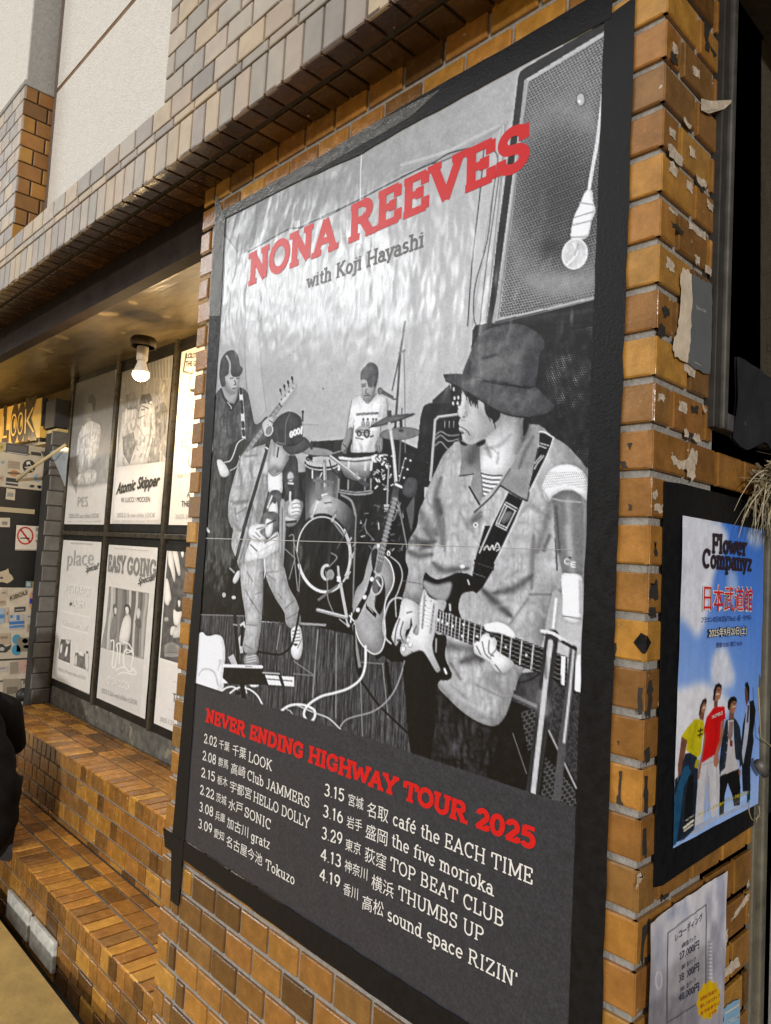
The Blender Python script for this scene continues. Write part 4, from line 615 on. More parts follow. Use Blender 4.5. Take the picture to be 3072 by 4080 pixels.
    for i in range(46):
        x, y = RNG.uniform(440, 1150), RNG.uniform(0, 420); L_(Z8, [(x, y), (x + RNG.uniform(-14, 14), y + RNG.uniform(12, 46))], RNG.uniform(5, 9), RNG.choice([.48, .5, .72]), .45, soft=True, clip=body)
    L_(Z8, [(190, 375), (330, 400)], 3, .4); E_(Z8, s8, 603, 275, 17, 14, .85); E_(Z5, s5, 580, 1748, 20, 22, .86); L_(Z5, [(574, 1742), (586, 1754)], 3, .2); L_(Z5, [(586, 1742), (574, 1754)], 3, .2)
    # neck, striped shirt, collar
    nk = F_(Z5, [(640, 1080), (720, 1000), (780, 880), (960, 890), (1000, 950), (950, 1120), (860, 1290), (790, 1362), (630, 1335), (612, 1160)], grad=(2010, 1680, .60, 1970, 1860, .87), n=.04); L_(Z5, [(930, 920), (950, 1060), (900, 1180)], 34, .38, .8, soft=True, clip=nk); L_(Z5, [(650, 1100), (680, 1180), (700, 1220)], 14, .42, .8, soft=True, clip=nk); L_(Z5, [(760, 1180), (740, 1260)], 10, .6, .7, soft=True, clip=nk); L_(Z5, [(640, 1150), (760, 1130), (860, 1040)], 14, .48, .6, soft=True, clip=nk)
    st = F_(Z5, [(622, 1332), (700, 1350), (792, 1356), (760, 1425), (690, 1490), (640, 1535)], .92, smooth=False)
    for i in range(6): L_(Z5, [(615, 1342 + i * 34), (700, 1362 + i * 34), (800, 1362 + i * 34)], 7, .38, clip=st)
    F_(Z5, [(455, 1095), (560, 1110), (612, 1125), (614, 1200), (622, 1340), (638, 1520), (610, 1590), (540, 1450), (560, 1355), (455, 1366), (470, 1240)], .56, n=.05, smooth=False); L_(Z5, [(600, 1120), (560, 1200), (540, 1260)], 40, .18, .85, soft=True); L_(Z5, [(452, 1366), (520, 1358), (562, 1350)], 4, .15); L_(Z5, [(530, 1450), (610, 1588)], 7, .18); L_(Z5, [(622, 1340), (640, 1530)], 3, .4)
    cl = F_(Z5, [(1010, 960), (1075, 1040), (1066, 1150), (1022, 1350), (982, 1560), (880, 1505), (770, 1438), (850, 1310), (940, 1140), (990, 1030)], .58, n=.06, smooth=False); L_(Z5, [(1030, 1060), (960, 1190), (920, 1310)], 13, .32, .8, soft=True, clip=cl); L_(Z5, [(770, 1438), (880, 1508), (980, 1562)], 6, .12); L_(Z5, [(770, 1440), (700, 1530), (570, 1650)], 6, .2); L_(Z5, [(1066, 1150), (984, 1560)], 5, .25); L_(Z5, [(850, 1310), (770, 1435)], 5, .4)
    # strap
    s_ = F_(Z5, [(1078, 1020), (1120, 1025), (1190, 1068), (1145, 1190), (1005, 1480), (1000, 1430), (1040, 1300), (1072, 1150)], .13, n=.05, smooth=False); L_(Z5, [(1188, 1066), (1140, 1200), (1002, 1485)], 4.5, .85); L_(Z5, [(1078, 1022), (1120, 1028), (1188, 1068)], 6, .85)
    for q in ([(1080, 1110), (1150, 1130)], [(1075, 1130), (1130, 1150)], [(1110, 1210), (1060, 1270), (1040, 1310)], [(1095, 1205), (1040, 1270)]): L_(Z5, q, 4, .8, smooth=False)
    F_(Z5, [(830, 1492), (955, 1560), (900, 1690), (765, 1975), (605, 1975), (700, 1750)], .13, n=.05, smooth=False); F_(Z8, [(760, -10), (955, -10), (830, 260), (815, 300), (745, 420), (700, 465), (655, 430), (690, 230)], .11, n=.05, smooth=False)
    L_(Z5, [(832, 1490), (700, 1760), (610, 1965)], 5, .8, smooth=False); L_(Z5, [(952, 1560), (890, 1710), (770, 1970)], 5, .8, smooth=False); L_(Z8, [(952, -5), (826, 255)], 5, .8, smooth=False)
    for q in ([(815, 1570), (905, 1620)], [(810, 1590), (895, 1640)], [(810, 1580), (740, 1740)], [(825, 1600), (760, 1740)], [(740, 1750), (820, 1790)], [(745, 1735), (825, 1770)], [(890, 1640), (820, 1780)]): L_(Z5, q, 4.5, .82, smooth=False)
    F_(Z5, [(810, 1650), (870, 1650), (830, 1720), (780, 1740)], .42)
    L_(Z8, [(752, 160), (775, 130), (790, 160), (812, 128), (822, 158), (846, 112), (862, 150), (840, 165)], 5, .88)
    L_(Z8, [(690, 235), (815, 295)], 9, .04); E_(Z8, s8, 693, 422, 22, 22, .75); E_(Z8, s8, 693, 422, 11, 11, .3); L_(Z8, [(675, 320), (760, 350)], 2, .6); L_(Z8, [(700, 250), (820, 290)], 4, .3)
    # head
    H = Vw(1800, 1500, 2.1156); sh_ = 2.1156
    fc = F_(H, [(112, 130), (88, 190), (76, 242), (54, 284), (50, 318), (62, 338), (76, 346), (70, 362), (60, 398), (66, 424), (62, 448), (76, 470), (86, 492), (92, 528), (118, 560), (160, 575), (212, 560), (282, 528), (342, 468), (402, 420), (420, 330), (300, 220), (240, 180), (180, 140)], .72, n=.05, vol=.15)
    for q_, w_, g_ in (([(180, 300), (220, 420), (160, 500)], 90, .80), ([(100, 180), (80, 290)], 34, .86), ([(300, 360), (330, 430), (260, 520)], 70, .50), ([(240, 300), (290, 380)], 50, .58), ([(110, 330), (128, 300), (120, 250)], 18, .55), ([(150, 220), (190, 230)], 40, .42), ([(130, 470), (160, 500), (150, 530)], 26, .56), ([(74, 365), (110, 372)], 14, .55), ([(140, 400), (180, 420)], 30, .68)): L_(H, q_, w_, g_, .8, soft=True, clip=fc)
    L_(H, [(65, 423), (98, 438), (134, 464), (152, 498)], 2.6, .16); L_(H, [(68, 450), (100, 462)], 2, .5); F_(H, [(72, 462), (104, 474), (100, 486), (82, 484)], .34); E_(H, sh_, 104, 344, 10, 5, .25); L_(H, [(120, 300), (130, 330), (122, 348)], 2.5, .48); L_(H, [(52, 300), (60, 336), (80, 346)], 2, .45)
    F_(H, [(92, 112), (150, 130), (215, 175), (222, 225), (200, 245), (190, 222), (178, 240), (168, 205), (150, 222), (140, 180), (118, 165)], .10, n=.05); F_(H, [(278, 215), (330, 240), (402, 288), (412, 330), (392, 370), (352, 400), (346, 372), (322, 350), (298, 332), (282, 290)], .08, n=.04)
    for q_ in ([(150, 180), (165, 250)], [(190, 200), (205, 262)], [(120, 150), (130, 200)], [(215, 200), (222, 270)], [(300, 320), (330, 380)], [(360, 380), (370, 440)]): L_(H, q_, 3.5, .14, .85)
    F_(H, [(64, 528), (80, 542), (132, 574), (128, 584), (92, 582), (70, 560)], .06); F_(H, [(208, 566), (282, 532), (276, 572), (232, 588)], .10, soft=1); F_(H, [(610, 340), (655, 342), (650, 420), (616, 500), (602, 480)], .07, n=.03); L_(H, [(650, 380), (630, 470), (600, 540)], 22, .25, .7, soft=True)
    for q_ in ([(300, 590), (320, 640)], [(330, 600), (400, 660)], [(400, 680), (385, 740)]): L_(H, q_, 9, .50, .7, soft=True)
    E_(H, sh_, 110, 285, 5, 5, .86)
    ht = F_(Z5, [(478, 575), (525, 440), (560, 350), (600, 272), (680, 222), (800, 186), (890, 180), (965, 195), (1060, 248), (1112, 310), (1112, 365), (1082, 410), (1062, 560), (1042, 665), (1000, 692), (800, 665), (640, 625), (540, 600)], .33, n=.10)
    br = F_(Z5, [(330, 580), (350, 572), (480, 572), (640, 615), (830, 662), (1000, 692), (1045, 672), (1100, 720), (1160, 780), (1195, 822), (1160, 862), (1090, 890), (960, 908), (850, 892), (740, 850), (600, 762), (470, 682), (390, 650), (348, 622)], .33, n=.09)
    for q, w, g, cl_ in (([(600, 580), (680, 520), (760, 450)], 60, .55, ht), ([(560, 620), (640, 600)], 24, .55, br), ([(480, 640), (600, 640)], 30, .48, br), ([(820, 300), (760, 360)], 70, .44, ht), ([(1000, 380), (980, 600)], 70, .20, ht), ([(540, 480), (520, 560)], 20, .13, ht), ([(700, 620), (1000, 690)], 10, .08, ht), ([(1050, 760), (1150, 830)], 24, .30, br), ([(760, 300), (960, 260)], 50, .27, ht), ([(640, 450), (740, 420)], 18, .12, ht)): L_(Z5, q, w, g, .75, soft=True, clip=cl_)
    L_(Z5, [(640, 622), (760, 650), (900, 668), (1040, 672)], 4, .05); L_(Z5, [(348, 625), (470, 685), (600, 765), (740, 852), (850, 895), (960, 910)], 5, .07)
    # electric guitar
    F_(Z8, [(340, 320), (380, 345), (430, 365), (500, 345), (570, 318), (650, 330), (700, 380), (722, 440), (660, 450), (600, 470), (575, 560), (592, 650), (500, 600), (400, 700), (330, 440)], .06)
    F_(Z8, [(330, 370), (420, 400), (530, 385), (490, 515), (400, 500), (335, 430)], .62, n=.04, soft=3)
    F_(Z8, [(330, 560), (410, 735), (490, 760), (482, 900), (510, 980), (530, 1030), (505, 1068), (440, 1062), (400, 1020), (345, 915), (300, 900), (205, 915), (150, 870), (135, 800), (180, 820)], .05)
    F_(Z8, [(333, 432), (365, 480), (405, 505), (488, 518), (470, 588), (432, 580), (412, 730), (392, 820), (405, 890), (446, 985), (440, 1006), (415, 1004), (352, 900), (315, 862), (255, 875), (200, 902), (175, 885), (172, 830), (230, 740), (300, 560)], .84, n=.02); L_(Z8, [(392, 820), (405, 890), (446, 985), (440, 1006), (415, 1004), (352, 900), (315, 862), (255, 875), (200, 902), (175, 885)], 3, .4)
    L_(Z8, [(340, 480), (322, 705)], 8, .62); L_(Z8, [(405, 540), (380, 735)], 8, .62)
    for i in range(6): E_(Z8, s8, 350 - i * 5, 515 + i * 33, 4, 4, .2); E_(Z8, s8, 403 - i * 4, 560 + i * 30, 4, 4, .2)
    for x, y in ((190, 850), (225, 790), (238, 818)): E_(Z8, s8, x, y, 17, 22, .9); R_(Z8, s8, x, y, 16, 20, 2, .5)
    for x, y in ((385, 515), (470, 535), (300, 860), (430, 990), (250, 870)): E_(Z8, s8, x, y, 4, 5, .35)
    L_(Z8, [(515, 540), (518, 580)], 8, .7); L_(Z8, [(420, 780), (418, 870)], 6, .6); L_(Z8, [(478, 990), (490, 1020)], 9, .85); L_(Z8, [(640, 370), (650, 400)], 5, .8)
    F_(Z8, [(428, 578), (700, 675), (1000, 780), (1360, 915), (1345, 1100), (1260, 1060), (1000, 970), (700, 835), (416, 722)], .15, n=.05, smooth=False)
    for i, x in enumerate((430, 450, 470, 490, 512, 535, 560, 588, 618, 650, 690, 735, 880, 945, 1018, 1098)):
        t = (x - 428) / 930; y0, y1 = 578 + t * 340, 720 + t * 375; L_(Z8, [(x, y0), (x - 10 - 10 * t, y1)], 3 + 3 * t, .8)
    for k in range(6): t = k / 5; L_(Z8, [(300, 545 + t * 130), (428, 585 + t * 125), (1180, 855 + t * 165), (1350, 920 + t * 170)], 2.0, .72, smooth=False)
    for x, y in ((435, 648), (462, 660), (497, 674), (535, 690), (612, 680), (600, 760), (705, 762), (905, 837), (1048, 895)): E_(Z8, s8, x, y, 8, 11, .92)
    F_(Z8, [(1290, 900), (1322, 905), (1312, 1105), (1288, 1095)], .92, smooth=False); F_(Z8, [(1335, 910), (1352, 915), (1345, 1100), (1328, 1095)], .75, smooth=False)
    # hands
    F_(Z8, [(190, 498), (292, 540), (302, 600), (300, 690), (292, 752), (262, 742), (255, 690), (245, 640), (235, 700), (212, 720), (205, 760), (212, 815), (186, 812), (165, 790), (140, 828), (120, 800), (108, 765), (130, 690), (160, 620)], .78, n=.03)
    for q in ([(165, 640), (140, 720), (130, 810)], [(190, 660), (170, 740), (190, 800)], [(245, 640), (238, 690)], [(215, 600), (250, 590)], [(282, 690), (262, 735)]): L_(Z8, q, 5, .42)
    L_(Z8, [(152, 790), (170, 790)], 9, .35); L_(Z8, [(225, 780), (262, 810)], 10, .85)
    F_(Z8, [(755, 680), (800, 668), (850, 660), (920, 690), (975, 750), (960, 775), (880, 745), (820, 735), (765, 720)], .88, n=.02)
    F_(Z8, [(685, 805), (720, 795), (740, 755), (780, 738), (800, 770), (825, 770), (842, 800), (838, 850), (870, 880), (930, 920), (962, 955), (905, 1012), (865, 1015), (830, 995), (790, 940), (700, 890), (682, 860)], .84, n=.03)
    for q in ([(740, 800), (760, 880), (800, 920)], [(790, 790), (785, 870), (820, 900)], [(700, 830), (730, 890)], [(840, 850), (800, 900)], [(830, 960), (870, 1010)]): L_(Z8, q, 5, .48)
    # microphone and stands in front
    L_(Z8, [(1265, 60), (1275, 240), (1290, 300), (1275, 420)], 14, .66); L_(Z8, [(1250, 80), (1262, 300)], 6, .25)
    L_(Z8, [(1255, 470), (1240, 600), (1222, 740)], 34, .66, smooth=False); L_(Z8, [(1255, 500), (1230, 740)], 10, .92, smooth=False); L_(Z8, [(1228, 760), (1200, 960), (1165, 1300), (1090, 1860)], 54, .24, smooth=False); L_(Z8, [(1215, 800), (1180, 1100), (1165, 1240), (1110, 1720), (1095, 1860)], 20, .72, smooth=False); L_(Z8, [(1150, 1150), (1165, 1250), (1180, 1300)], 40, .8, .7, soft=True); L_(Z8, [(1230, 820), (1212, 900)], 16, .85, .8, soft=True); L_(Z8, [(1180, 900), (1185, 1050)], 18, .12, .7, soft=True)
    L_(Z8, [(1155, 725), (1230, 740), (1320, 795)], 13, .82); L_(Z8, [(1160, 745), (1300, 805)], 4, .3)
    L_(Z8, [(1385, 640), (1375, 840)], 46, .74, smooth=False); L_(Z8, [(1375, 850), (1345, 1150), (1300, 1500), (1262, 1880)], 30, .34, smooth=False, w2=32); L_(Z8, [(1378, 850), (1350, 1150), (1310, 1500)], 10, .72, smooth=False); L_(Z8, [(1300, 800), (1390, 850)], 12, .2)
    tb = F_(Z5, [(1175, 1530), (1250, 1480), (1340, 1480), (1400, 1520), (1420, 1600), (1420, 1980), (1210, 1980), (1190, 1700)], .48, n=.04, smooth=False); F_(Z8, [(1238, -10), (1450, -10), (1442, 335), (1300, 330), (1262, 150)], .48, n=.04, smooth=False)
    for z, a, b in ((Z5, (1300, 1560), (1320, 1960)), (Z8, (1330, 0), (1370, 330))): L_(z, [a, b], 40, .74, .8, soft=True)
    L_(Z5, [(1205, 1600), (1235, 1960)], 18, .2, .7, soft=True); L_(Z5, [(1170, 1540), (1260, 1560), (1400, 1570)], 5, .7)
    F_(Z8, [(1292, 345), (1340, 322), (1432, 345), (1436, 470), (1432, 655), (1310, 640), (1300, 500)], .88, n=.04); L_(Z8, [(1420, 380), (1425, 600)], 16, .5, .7, soft=True); L_(Z8, [(1300, 620), (1430, 640)], 5, .5)
    R_(Z8, s8, 1335, 240, 20, 18, 5, .85, a0=60, a1=300); R_(Z8, s8, 1378, 262, 20, 18, 5, .85, a0=60, a1=300); L_(Z8, [(1362, 258), (1385, 264)], 4, .85); E_(Z8, s8, 1350, 215, 12, 6, .2)
    ws = F_(Z5, [(1100, 1460), (1112, 1400), (1140, 1345), (1200, 1295), (1290, 1275), (1390, 1308), (1450, 1400), (1450, 1560), (1400, 1510), (1330, 1475), (1250, 1480), (1180, 1520), (1155, 1570), (1120, 1540)], .92, n=.02); (r0, r1, c0, c1), hm = ws; X, Y = c.X[r0:r1, c0:c1], c.Y[r0:r1, c0:c1]
    v = Y / 8; u = X / 8 + .5 * (np.floor(v) % 2); dt = np.clip((.25 - np.hypot(u - np.floor(u) - .5, v - np.floor(v) - .5)) * 9 + .5, 0, 1) * hm * (Y > Z5([(0, 1335)])[0][1]) * (Y < Z5([(0, 1430)])[0][1] + .25 * np.abs(X - 2250)); im = c.img[r0:r1, c0:c1, 0]; im[:] = im * (1 - dt * .65) + .3 * dt * .65
    L_(Z5, [(1108, 1480), (1150, 1560)], 16, .5, .7, soft=True)
    # --- plain panel with the tour list
    Fl([(640, 2674), (781, 2720), (1500, 2951), (2290, 3213), (2500, 3285), (2500, 4300), (600, 4300)], .265, n=.012, smooth=False)
    return c
# ================================================================== SETTING
GZ = -1.525; ZC = .70; YB = .545; YF = -.125; ZS = .745
b = MB(); b.box((-40, -40, GZ - .3), (40, -.045, -1.46)); g = b.build('pavement', M_CONC); tag(g, kind='structure')
b = MB(); b.face([(-40, -.06, GZ - .05), (40, -.06, GZ - .05), (40, 40, GZ - .05), (-40, 40, GZ - .05)]); g = b.build('gutter', mat('dark_wet_gutter', (.03, .026, .02), .6, noise=.5, nscale=14)); tag(g, kind='structure')
GZ = GZ - .05
X, Y, Z_ = Vector((1, 0, 0)), Vector((0, 1, 0)), Vector((0, 0, 1)); PITCH = .0625; J = .0112
def rowz(k): return .004 - PITCH * k
# ---- brick pillar
pil = thing('brick_pillar', 'orange glazed brick pillar carrying the big band poster, at the street corner', 'pillar', (-.6, .2, GZ))
def core(b):
    b.box((-1.205, .0065, GZ), (-.0065, .5, ZS + .02)); b.box((-.3, .2, GZ), (-.0065, 1.2, ZS + .02))
part('mortar_core', M_MORT, pil, core)
def lean(z): return -1.213 - .036 * min(max((z + .1) / .7, 0), 1)
def front_tiles(b):
    for k in range(-12, 26):
        zt = rowz(k); zb = zt - PITCH + J
        if zt > ZS + .06: continue
        zb = max(zb, GZ); xl = lean(zt) + random.uniform(-.003, .003); odd = k % 2; low = zt < -.85
        edges = [xl]; cur = xl + (.096 if odd else .050); edges.append(cur); nxt = (-1.074 if odd else -1.125)
        xs = [(xl, cur - J * .5)]
        if nxt - cur > .012: xs.append((cur + J * .5, nxt - J * .5))
        x = nxt
        while x < -.12: xs.append((x + J * .4, x + .1015 - J * .4)); x += .1015
        last = xs.pop(); xs.append((last[0], -.065 if odd else last[1]))
        xs = [q for q in xs if q[1] < -.05]; xs.append((xs[-1][1] + J * .8, 0.0))
        for i, (a, c) in enumerate(xs):
            if c - a < .01: continue
            corner = i == len(xs) - 1
            cc = tcol((.62, .36, .02)) if (corner or i == 0) else tcol((.42, .22, .36) if low else (.6, .3, .1))
            b.tile((0, 0, 0), X, Z_, -Y, a, c, zb, zt, cc)
            if corner: SIDE[k] = cc
SIDE = {}
part('front_tiles', M_TILE, pil, front_tiles)
def side_tiles(b):
    for k in range(-12, 26):
        zt = rowz(k); zb = max(zt - PITCH + J, GZ)
        if zt > ZS + .06: continue
        y1 = .185 if zt > .06 else .44; y = 0.0; w = .046 if k % 2 else .096
        while y < y1:
            e = min(y + w, y1); 
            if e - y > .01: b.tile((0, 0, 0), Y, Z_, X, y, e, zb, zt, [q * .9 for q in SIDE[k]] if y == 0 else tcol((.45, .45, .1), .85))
            y += w + J; w = .0935
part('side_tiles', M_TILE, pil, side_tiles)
M_SCRAP = mat('old_white_paper', (.52, .44, .35), .85, noise=.45, nscale=80); M_RES = mat('black_tape_residue', (.025, .022, .02), .7, noise=.4, nscale=90)
def ragged(pts, n=3, j=.0016):
    out = []
    for i in range(len(pts)):
        a, c = np.array(pts[i]), np.array(pts[(i + 1) % len(pts)])
        for t in range(n): out.append(a + (c - a) * t / n + (RNG.normal(0, j, 3) if t else 0))
    return out
A1, B1, D1, G1 = Vw(2300, 0, 1.5803), Vw(2300, 1400, 1.5803), Vw(2300, 2700, 1.602), Vw(2650, 1000, 2.3289)
def side_poly(b, pts, th=.0004, off=.0006, j=.0017):
    P = [at(p, 0, off) for p in pts]; P = ragged(P, 4, j)
    for p in P: p[0] = off
    b.prism(P, (th, 0, 0))
def scraps(b):
    for z, q in ((A1, [(605, 260), (630, 300), (632, 345), (600, 320)]), (A1, [(725, 415), (770, 440), (768, 500), (728, 465)]), (A1, [(670, 735), (720, 790), (705, 812), (675, 770)]), (A1, [(580, 790), (620, 830), (620, 885), (582, 850)]), (A1, [(572, 905), (660, 985), (660, 1050), (580, 985)]),
                 (A1, [(582, 1015), (630, 1060), (625, 1120), (580, 1080)]), (A1, [(708, 915), (745, 950), (748, 1005), (710, 980)]), (A1, [(688, 1130), (725, 1165), (726, 1220), (690, 1185)]), (A1, [(745, 1090), (815, 1150), (810, 1190), (760, 1150)]), (A1, [(578, 1300), (625, 1340), (628, 1362), (580, 1325)]), (A1, [(698, 1390), (805, 1460), (805, 1515), (702, 1440)]),
                 (A1, [(740, 1600), (772, 1625), (765, 1675), (745, 1655)]), (A1, [(562, 1610), (608, 1665), (608, 1720), (560, 1690)]), (A1, [(805, 1665), (845, 1700), (842, 1745), (806, 1715)]), (A1, [(818, 1250), (855, 1290), (852, 1335), (818, 1300)]), (B1, [(672, 75), (742, 95), (738, 168), (675, 125)]), (B1, [(640, 310), (690, 330), (688, 390), (640, 375)]),
                 (B1, [(505, 265), (548, 275), (545, 325), (505, 310)]), (B1, [(675, 490), (700, 505), (698, 545), (672, 530)]), (B1, [(740, 515), (770, 525), (770, 572), (722, 550)]), (B1, [(590, 640), (620, 670), (650, 690), (690, 680), (720, 610), (755, 630), (755, 690), (740, 720), (745, 790), (720, 820), (690, 790), (690, 740), (640, 745), (600, 690)]),
                 (B1, [(490, 960), (540, 965), (535, 1015), (485, 1000)]), (B1, [(475, 890), (500, 870), (505, 920), (480, 930)]), (D1, [(380, 1270), (435, 1245), (400, 1310), (378, 1352)]), (D1, [(930, 1880), (970, 1830), (1020, 1780), (1040, 1840), (930, 1920)]), (D1, [(980, 1560), (1010, 1490), (1095, 1375), (1095, 1420), (1030, 1500)]), (D1, [(950, 1630), (962, 1600), (955, 1690), (945, 1720)]),
                 (G1, [(355, 1430), (385, 1480), (375, 1500), (350, 1460)]), (D1, [(1085, 1310), (1098, 1295), (1095, 1330), (1085, 1340)])): side_poly(b, z(q))
part('paper_residue', M_SCRAP, pil, scraps)
def resid(b):
    for z, q in ((A1, [(590, 320), (632, 370), (634, 415), (580, 370)]), (A1, [(800, 130), (835, 180), (830, 330), (805, 300)]), (A1, [(830, 270), (880, 350), (860, 360)]), (A1, [(740, 1120), (800, 1200), (790, 1215), (745, 1150)]), (A1, [(590, 1390), (668, 1450), (665, 1490), (600, 1430)]), (A1, [(535, 1930), (575, 1945), (580, 1990), (545, 2000)]), (A1, [(515, 2050), (555, 2060), (550, 2120), (510, 2110)]),
                 (B1, [(460, 1460), (505, 1445), (510, 1560), (455, 1560)]), (B1, [(450, 1620), (490, 1610), (495, 1680), (470, 1665)]), (B1, [(490, 1210), (500, 1200), (505, 1280), (490, 1290)]), (D1, [(455, 30), (475, 15), (480, 130), (465, 250), (445, 235)]), (D1, [(425, 470), (460, 440), (465, 520), (440, 560)]), (D1, [(430, 640), (450, 625), (450, 860), (425, 865)]), (D1, [(420, 980), (440, 960), (440, 1150), (415, 1140)]),
                 (G1, [(245, 1430), (305, 1440), (300, 1520), (245, 1500)]), (G1, [(210, 1680), (260, 1690), (250, 1760), (205, 1740)]), (D1, [(535, 1390), (590, 1370), (560, 1420), (530, 1430)]), (D1, [(415, 1600), (465, 1540), (430, 1680), (412, 1850), (405, 1780)])): side_poly(b, z(q), .0004, .0005)
    for z, q in ((D1, [(390, 62), (417, 64), (412, 240), (388, 238)]), (D1, [(265, 600), (285, 600), (275, 760), (290, 820), (250, 800), (262, 700)]), (B1, [(312, 580), (345, 575), (330, 620)]), (B1, [(270, 690), (300, 690), (320, 730), (280, 740)]), (B1, [(320, 960), (345, 965), (340, 1000), (322, 1000)]), (B1, [(222, 1830), (245, 1835), (240, 1945), (218, 1940)]), (D1, [(255, 400), (268, 410), (262, 430)])):
        P = [at(p, 1, -.001) for p in z(q)]; P = ragged(P, 3, .0008)
        for p in P: p[1] = -.0005
        b.prism(P, (0, -.0004, 0))
part('tape_residue', M_RES, pil, resid)
def diamond(b):
    P = [at(p, 1, -.0005) for p in B1([(355, 1830), (405, 1770), (436, 1785)])]; P2 = [at(p, 0, .0006) for p in B1([(436, 1785), (462, 1830), (412, 1910)])]
    b.prism([at(p, 1, -.0008) for p in B1([(355, 1832), (402, 1772), (434, 1790), (428, 1905), (408, 1900)])], (0, -.0006, 0)); b.prism([at(p, 0, .0008) for p in B1([(438, 1788), (463, 1832), (430, 1902)])], (.0006, 0, 0))
part('tape_patch', M_TAPE, pil, diamond)
# ---- stepped brick ledges in the recess
def ledge(label, y0, y1, ztop, zbot, x1, seed):
    t = thing('brick_ledge', label, 'brick ledge', (-2.5, (y0 + y1) / 2, GZ), 'stepped brick ledges in the recess'); x0 = -3.57
    part('mortar_core', M_MORT, t, lambda b: b.box((x0, y0 + .0065, GZ), (x1, y1, ztop - .0065)))
    def tread(b):  # front rows coloured brighter to carry the light on the tread
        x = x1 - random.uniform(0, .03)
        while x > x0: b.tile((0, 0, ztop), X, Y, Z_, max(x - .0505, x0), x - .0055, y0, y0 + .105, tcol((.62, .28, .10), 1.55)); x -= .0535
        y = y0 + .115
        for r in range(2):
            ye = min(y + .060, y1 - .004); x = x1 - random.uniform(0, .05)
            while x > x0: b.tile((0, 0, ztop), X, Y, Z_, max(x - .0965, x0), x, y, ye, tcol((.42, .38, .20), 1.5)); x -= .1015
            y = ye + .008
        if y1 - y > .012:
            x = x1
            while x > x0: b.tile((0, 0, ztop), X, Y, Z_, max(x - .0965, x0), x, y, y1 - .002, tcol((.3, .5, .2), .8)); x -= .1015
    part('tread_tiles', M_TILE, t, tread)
    def riser(b):
        z = ztop - .001; k = 0
        while z > zbot + .01:
            ze = max(z - (.056 if k else .060), zbot); x = x1 - (.03 if k % 2 else .0); st = .0535 if k == 0 else .1015
            while x > x0:
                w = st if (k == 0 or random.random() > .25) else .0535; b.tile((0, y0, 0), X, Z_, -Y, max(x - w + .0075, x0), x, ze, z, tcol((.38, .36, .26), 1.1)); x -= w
            z = ze - .0075; k += 1
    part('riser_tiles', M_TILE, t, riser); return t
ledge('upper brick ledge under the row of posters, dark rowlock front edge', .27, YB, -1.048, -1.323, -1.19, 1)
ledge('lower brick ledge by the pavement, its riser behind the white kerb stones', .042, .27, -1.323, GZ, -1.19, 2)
M_KERB = mat('white_painted_kerb', (.60, .60, .55), .85, noise=.45, nscale=30, bump=.3, bscale=60)
for i, (xa, xb, lab) in enumerate(((-2.37, -2.15, 'white kerb stone nearest the person in black'), (-2.125, -1.915, 'white kerb stone, right one of the pair at the foot of the lower ledge'))):
    bb = MB(); bb.box((xa, .026, -1.535), (xb, .0405, -1.440), bev=.004); tag(bb.build('kerb_stone', M_KERB), lab, 'kerb stone', 'white kerb stones at the foot of the ledge')
# ---- recess: back wall with its posters, ceiling, lintel
rw = thing('poster_board_wall', 'black board wall at the back of the recess behind six posters', 'wall', (-2.4, YB, -1.048))
part('board', M_BLKBOARD, rw, lambda b: b.box((-3.575, YB + .004, -.955), (-1.0, YB + .1, ZC + .06)))
part('concrete_base', M_DARKCONC, rw, lambda b: b.box((-3.575, YB + .008, -1.3), (-1.0, YB + .1, -.955)))
M_BATTEN = mat('aged_brown_batten', (.050, .043, .030), .3, noise=.4, nscale=30, rvar=.1)
for x in (-3.005, -2.415): part('batten', M_BATTEN, rw, lambda b, x=x: b.box((x - .011, YB - .012, -.955), (x + .011, YB + .004, ZC), bev=.003))
for z in (-.146,): part('batten', M_BATTEN, rw, lambda b, z=z: b.box((-3.57, YB - .009, z - .011), (-1.1, YB + .003, z + .011), bev=.003))
part('end_trim', M_BATTEN, rw, lambda b: b.box((-3.60, YB - .016, -.955), (-3.565, YB + .004, ZC), bev=.004))
bb = MB(); bb.box((-6.5, .055, ZC), (-1.0, 1.6, ZC + .06)); tag(bb.build('recess_ceiling', M_CEIL), 'stained brown painted ceiling of the recess with the bulb lamp', 'ceiling')
fac = thing('brick_facade', 'tiled facade beam coloured pale for the glare, with a soldier course edge above the recess', 'facade', (-2.2, 0, ZS))
def fcore(b):
    b.box((-6.5, YF + .0065, ZS + .0065), (.15, .5, .925)); b.box((-1.262 + .003, YF + .0065, .925), (.15, .5, 2.6))
part('mortar_core', M_DMORT, fac, fcore)
def ffront(b):
    x = -.49 + .062 * 11
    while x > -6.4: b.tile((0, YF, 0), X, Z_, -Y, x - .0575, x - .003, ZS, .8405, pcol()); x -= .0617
    x = .12
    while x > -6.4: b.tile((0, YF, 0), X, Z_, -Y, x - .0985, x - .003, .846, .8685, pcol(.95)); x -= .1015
    k = 0; z = .873
    while z < 2.5:
        ze = z + .0555; x = .10 + (.05 if k % 2 else 0); xmin = -6.4 if k == 0 else -1.262
        while x > xmin:
            a = max(x - .0975, xmin)
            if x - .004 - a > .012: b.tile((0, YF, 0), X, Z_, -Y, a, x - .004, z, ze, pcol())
            x -= .1015
        z += .0605; k += 1
part('front_tiles', M_PALE_GLARE, fac, ffront)
def fsoff(b):  # shade under the beam put into the dark tile colour
    x = .13
    while x > -6.4:
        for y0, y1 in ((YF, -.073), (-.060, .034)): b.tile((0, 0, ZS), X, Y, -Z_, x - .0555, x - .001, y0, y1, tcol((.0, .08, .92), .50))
        x -= .0617
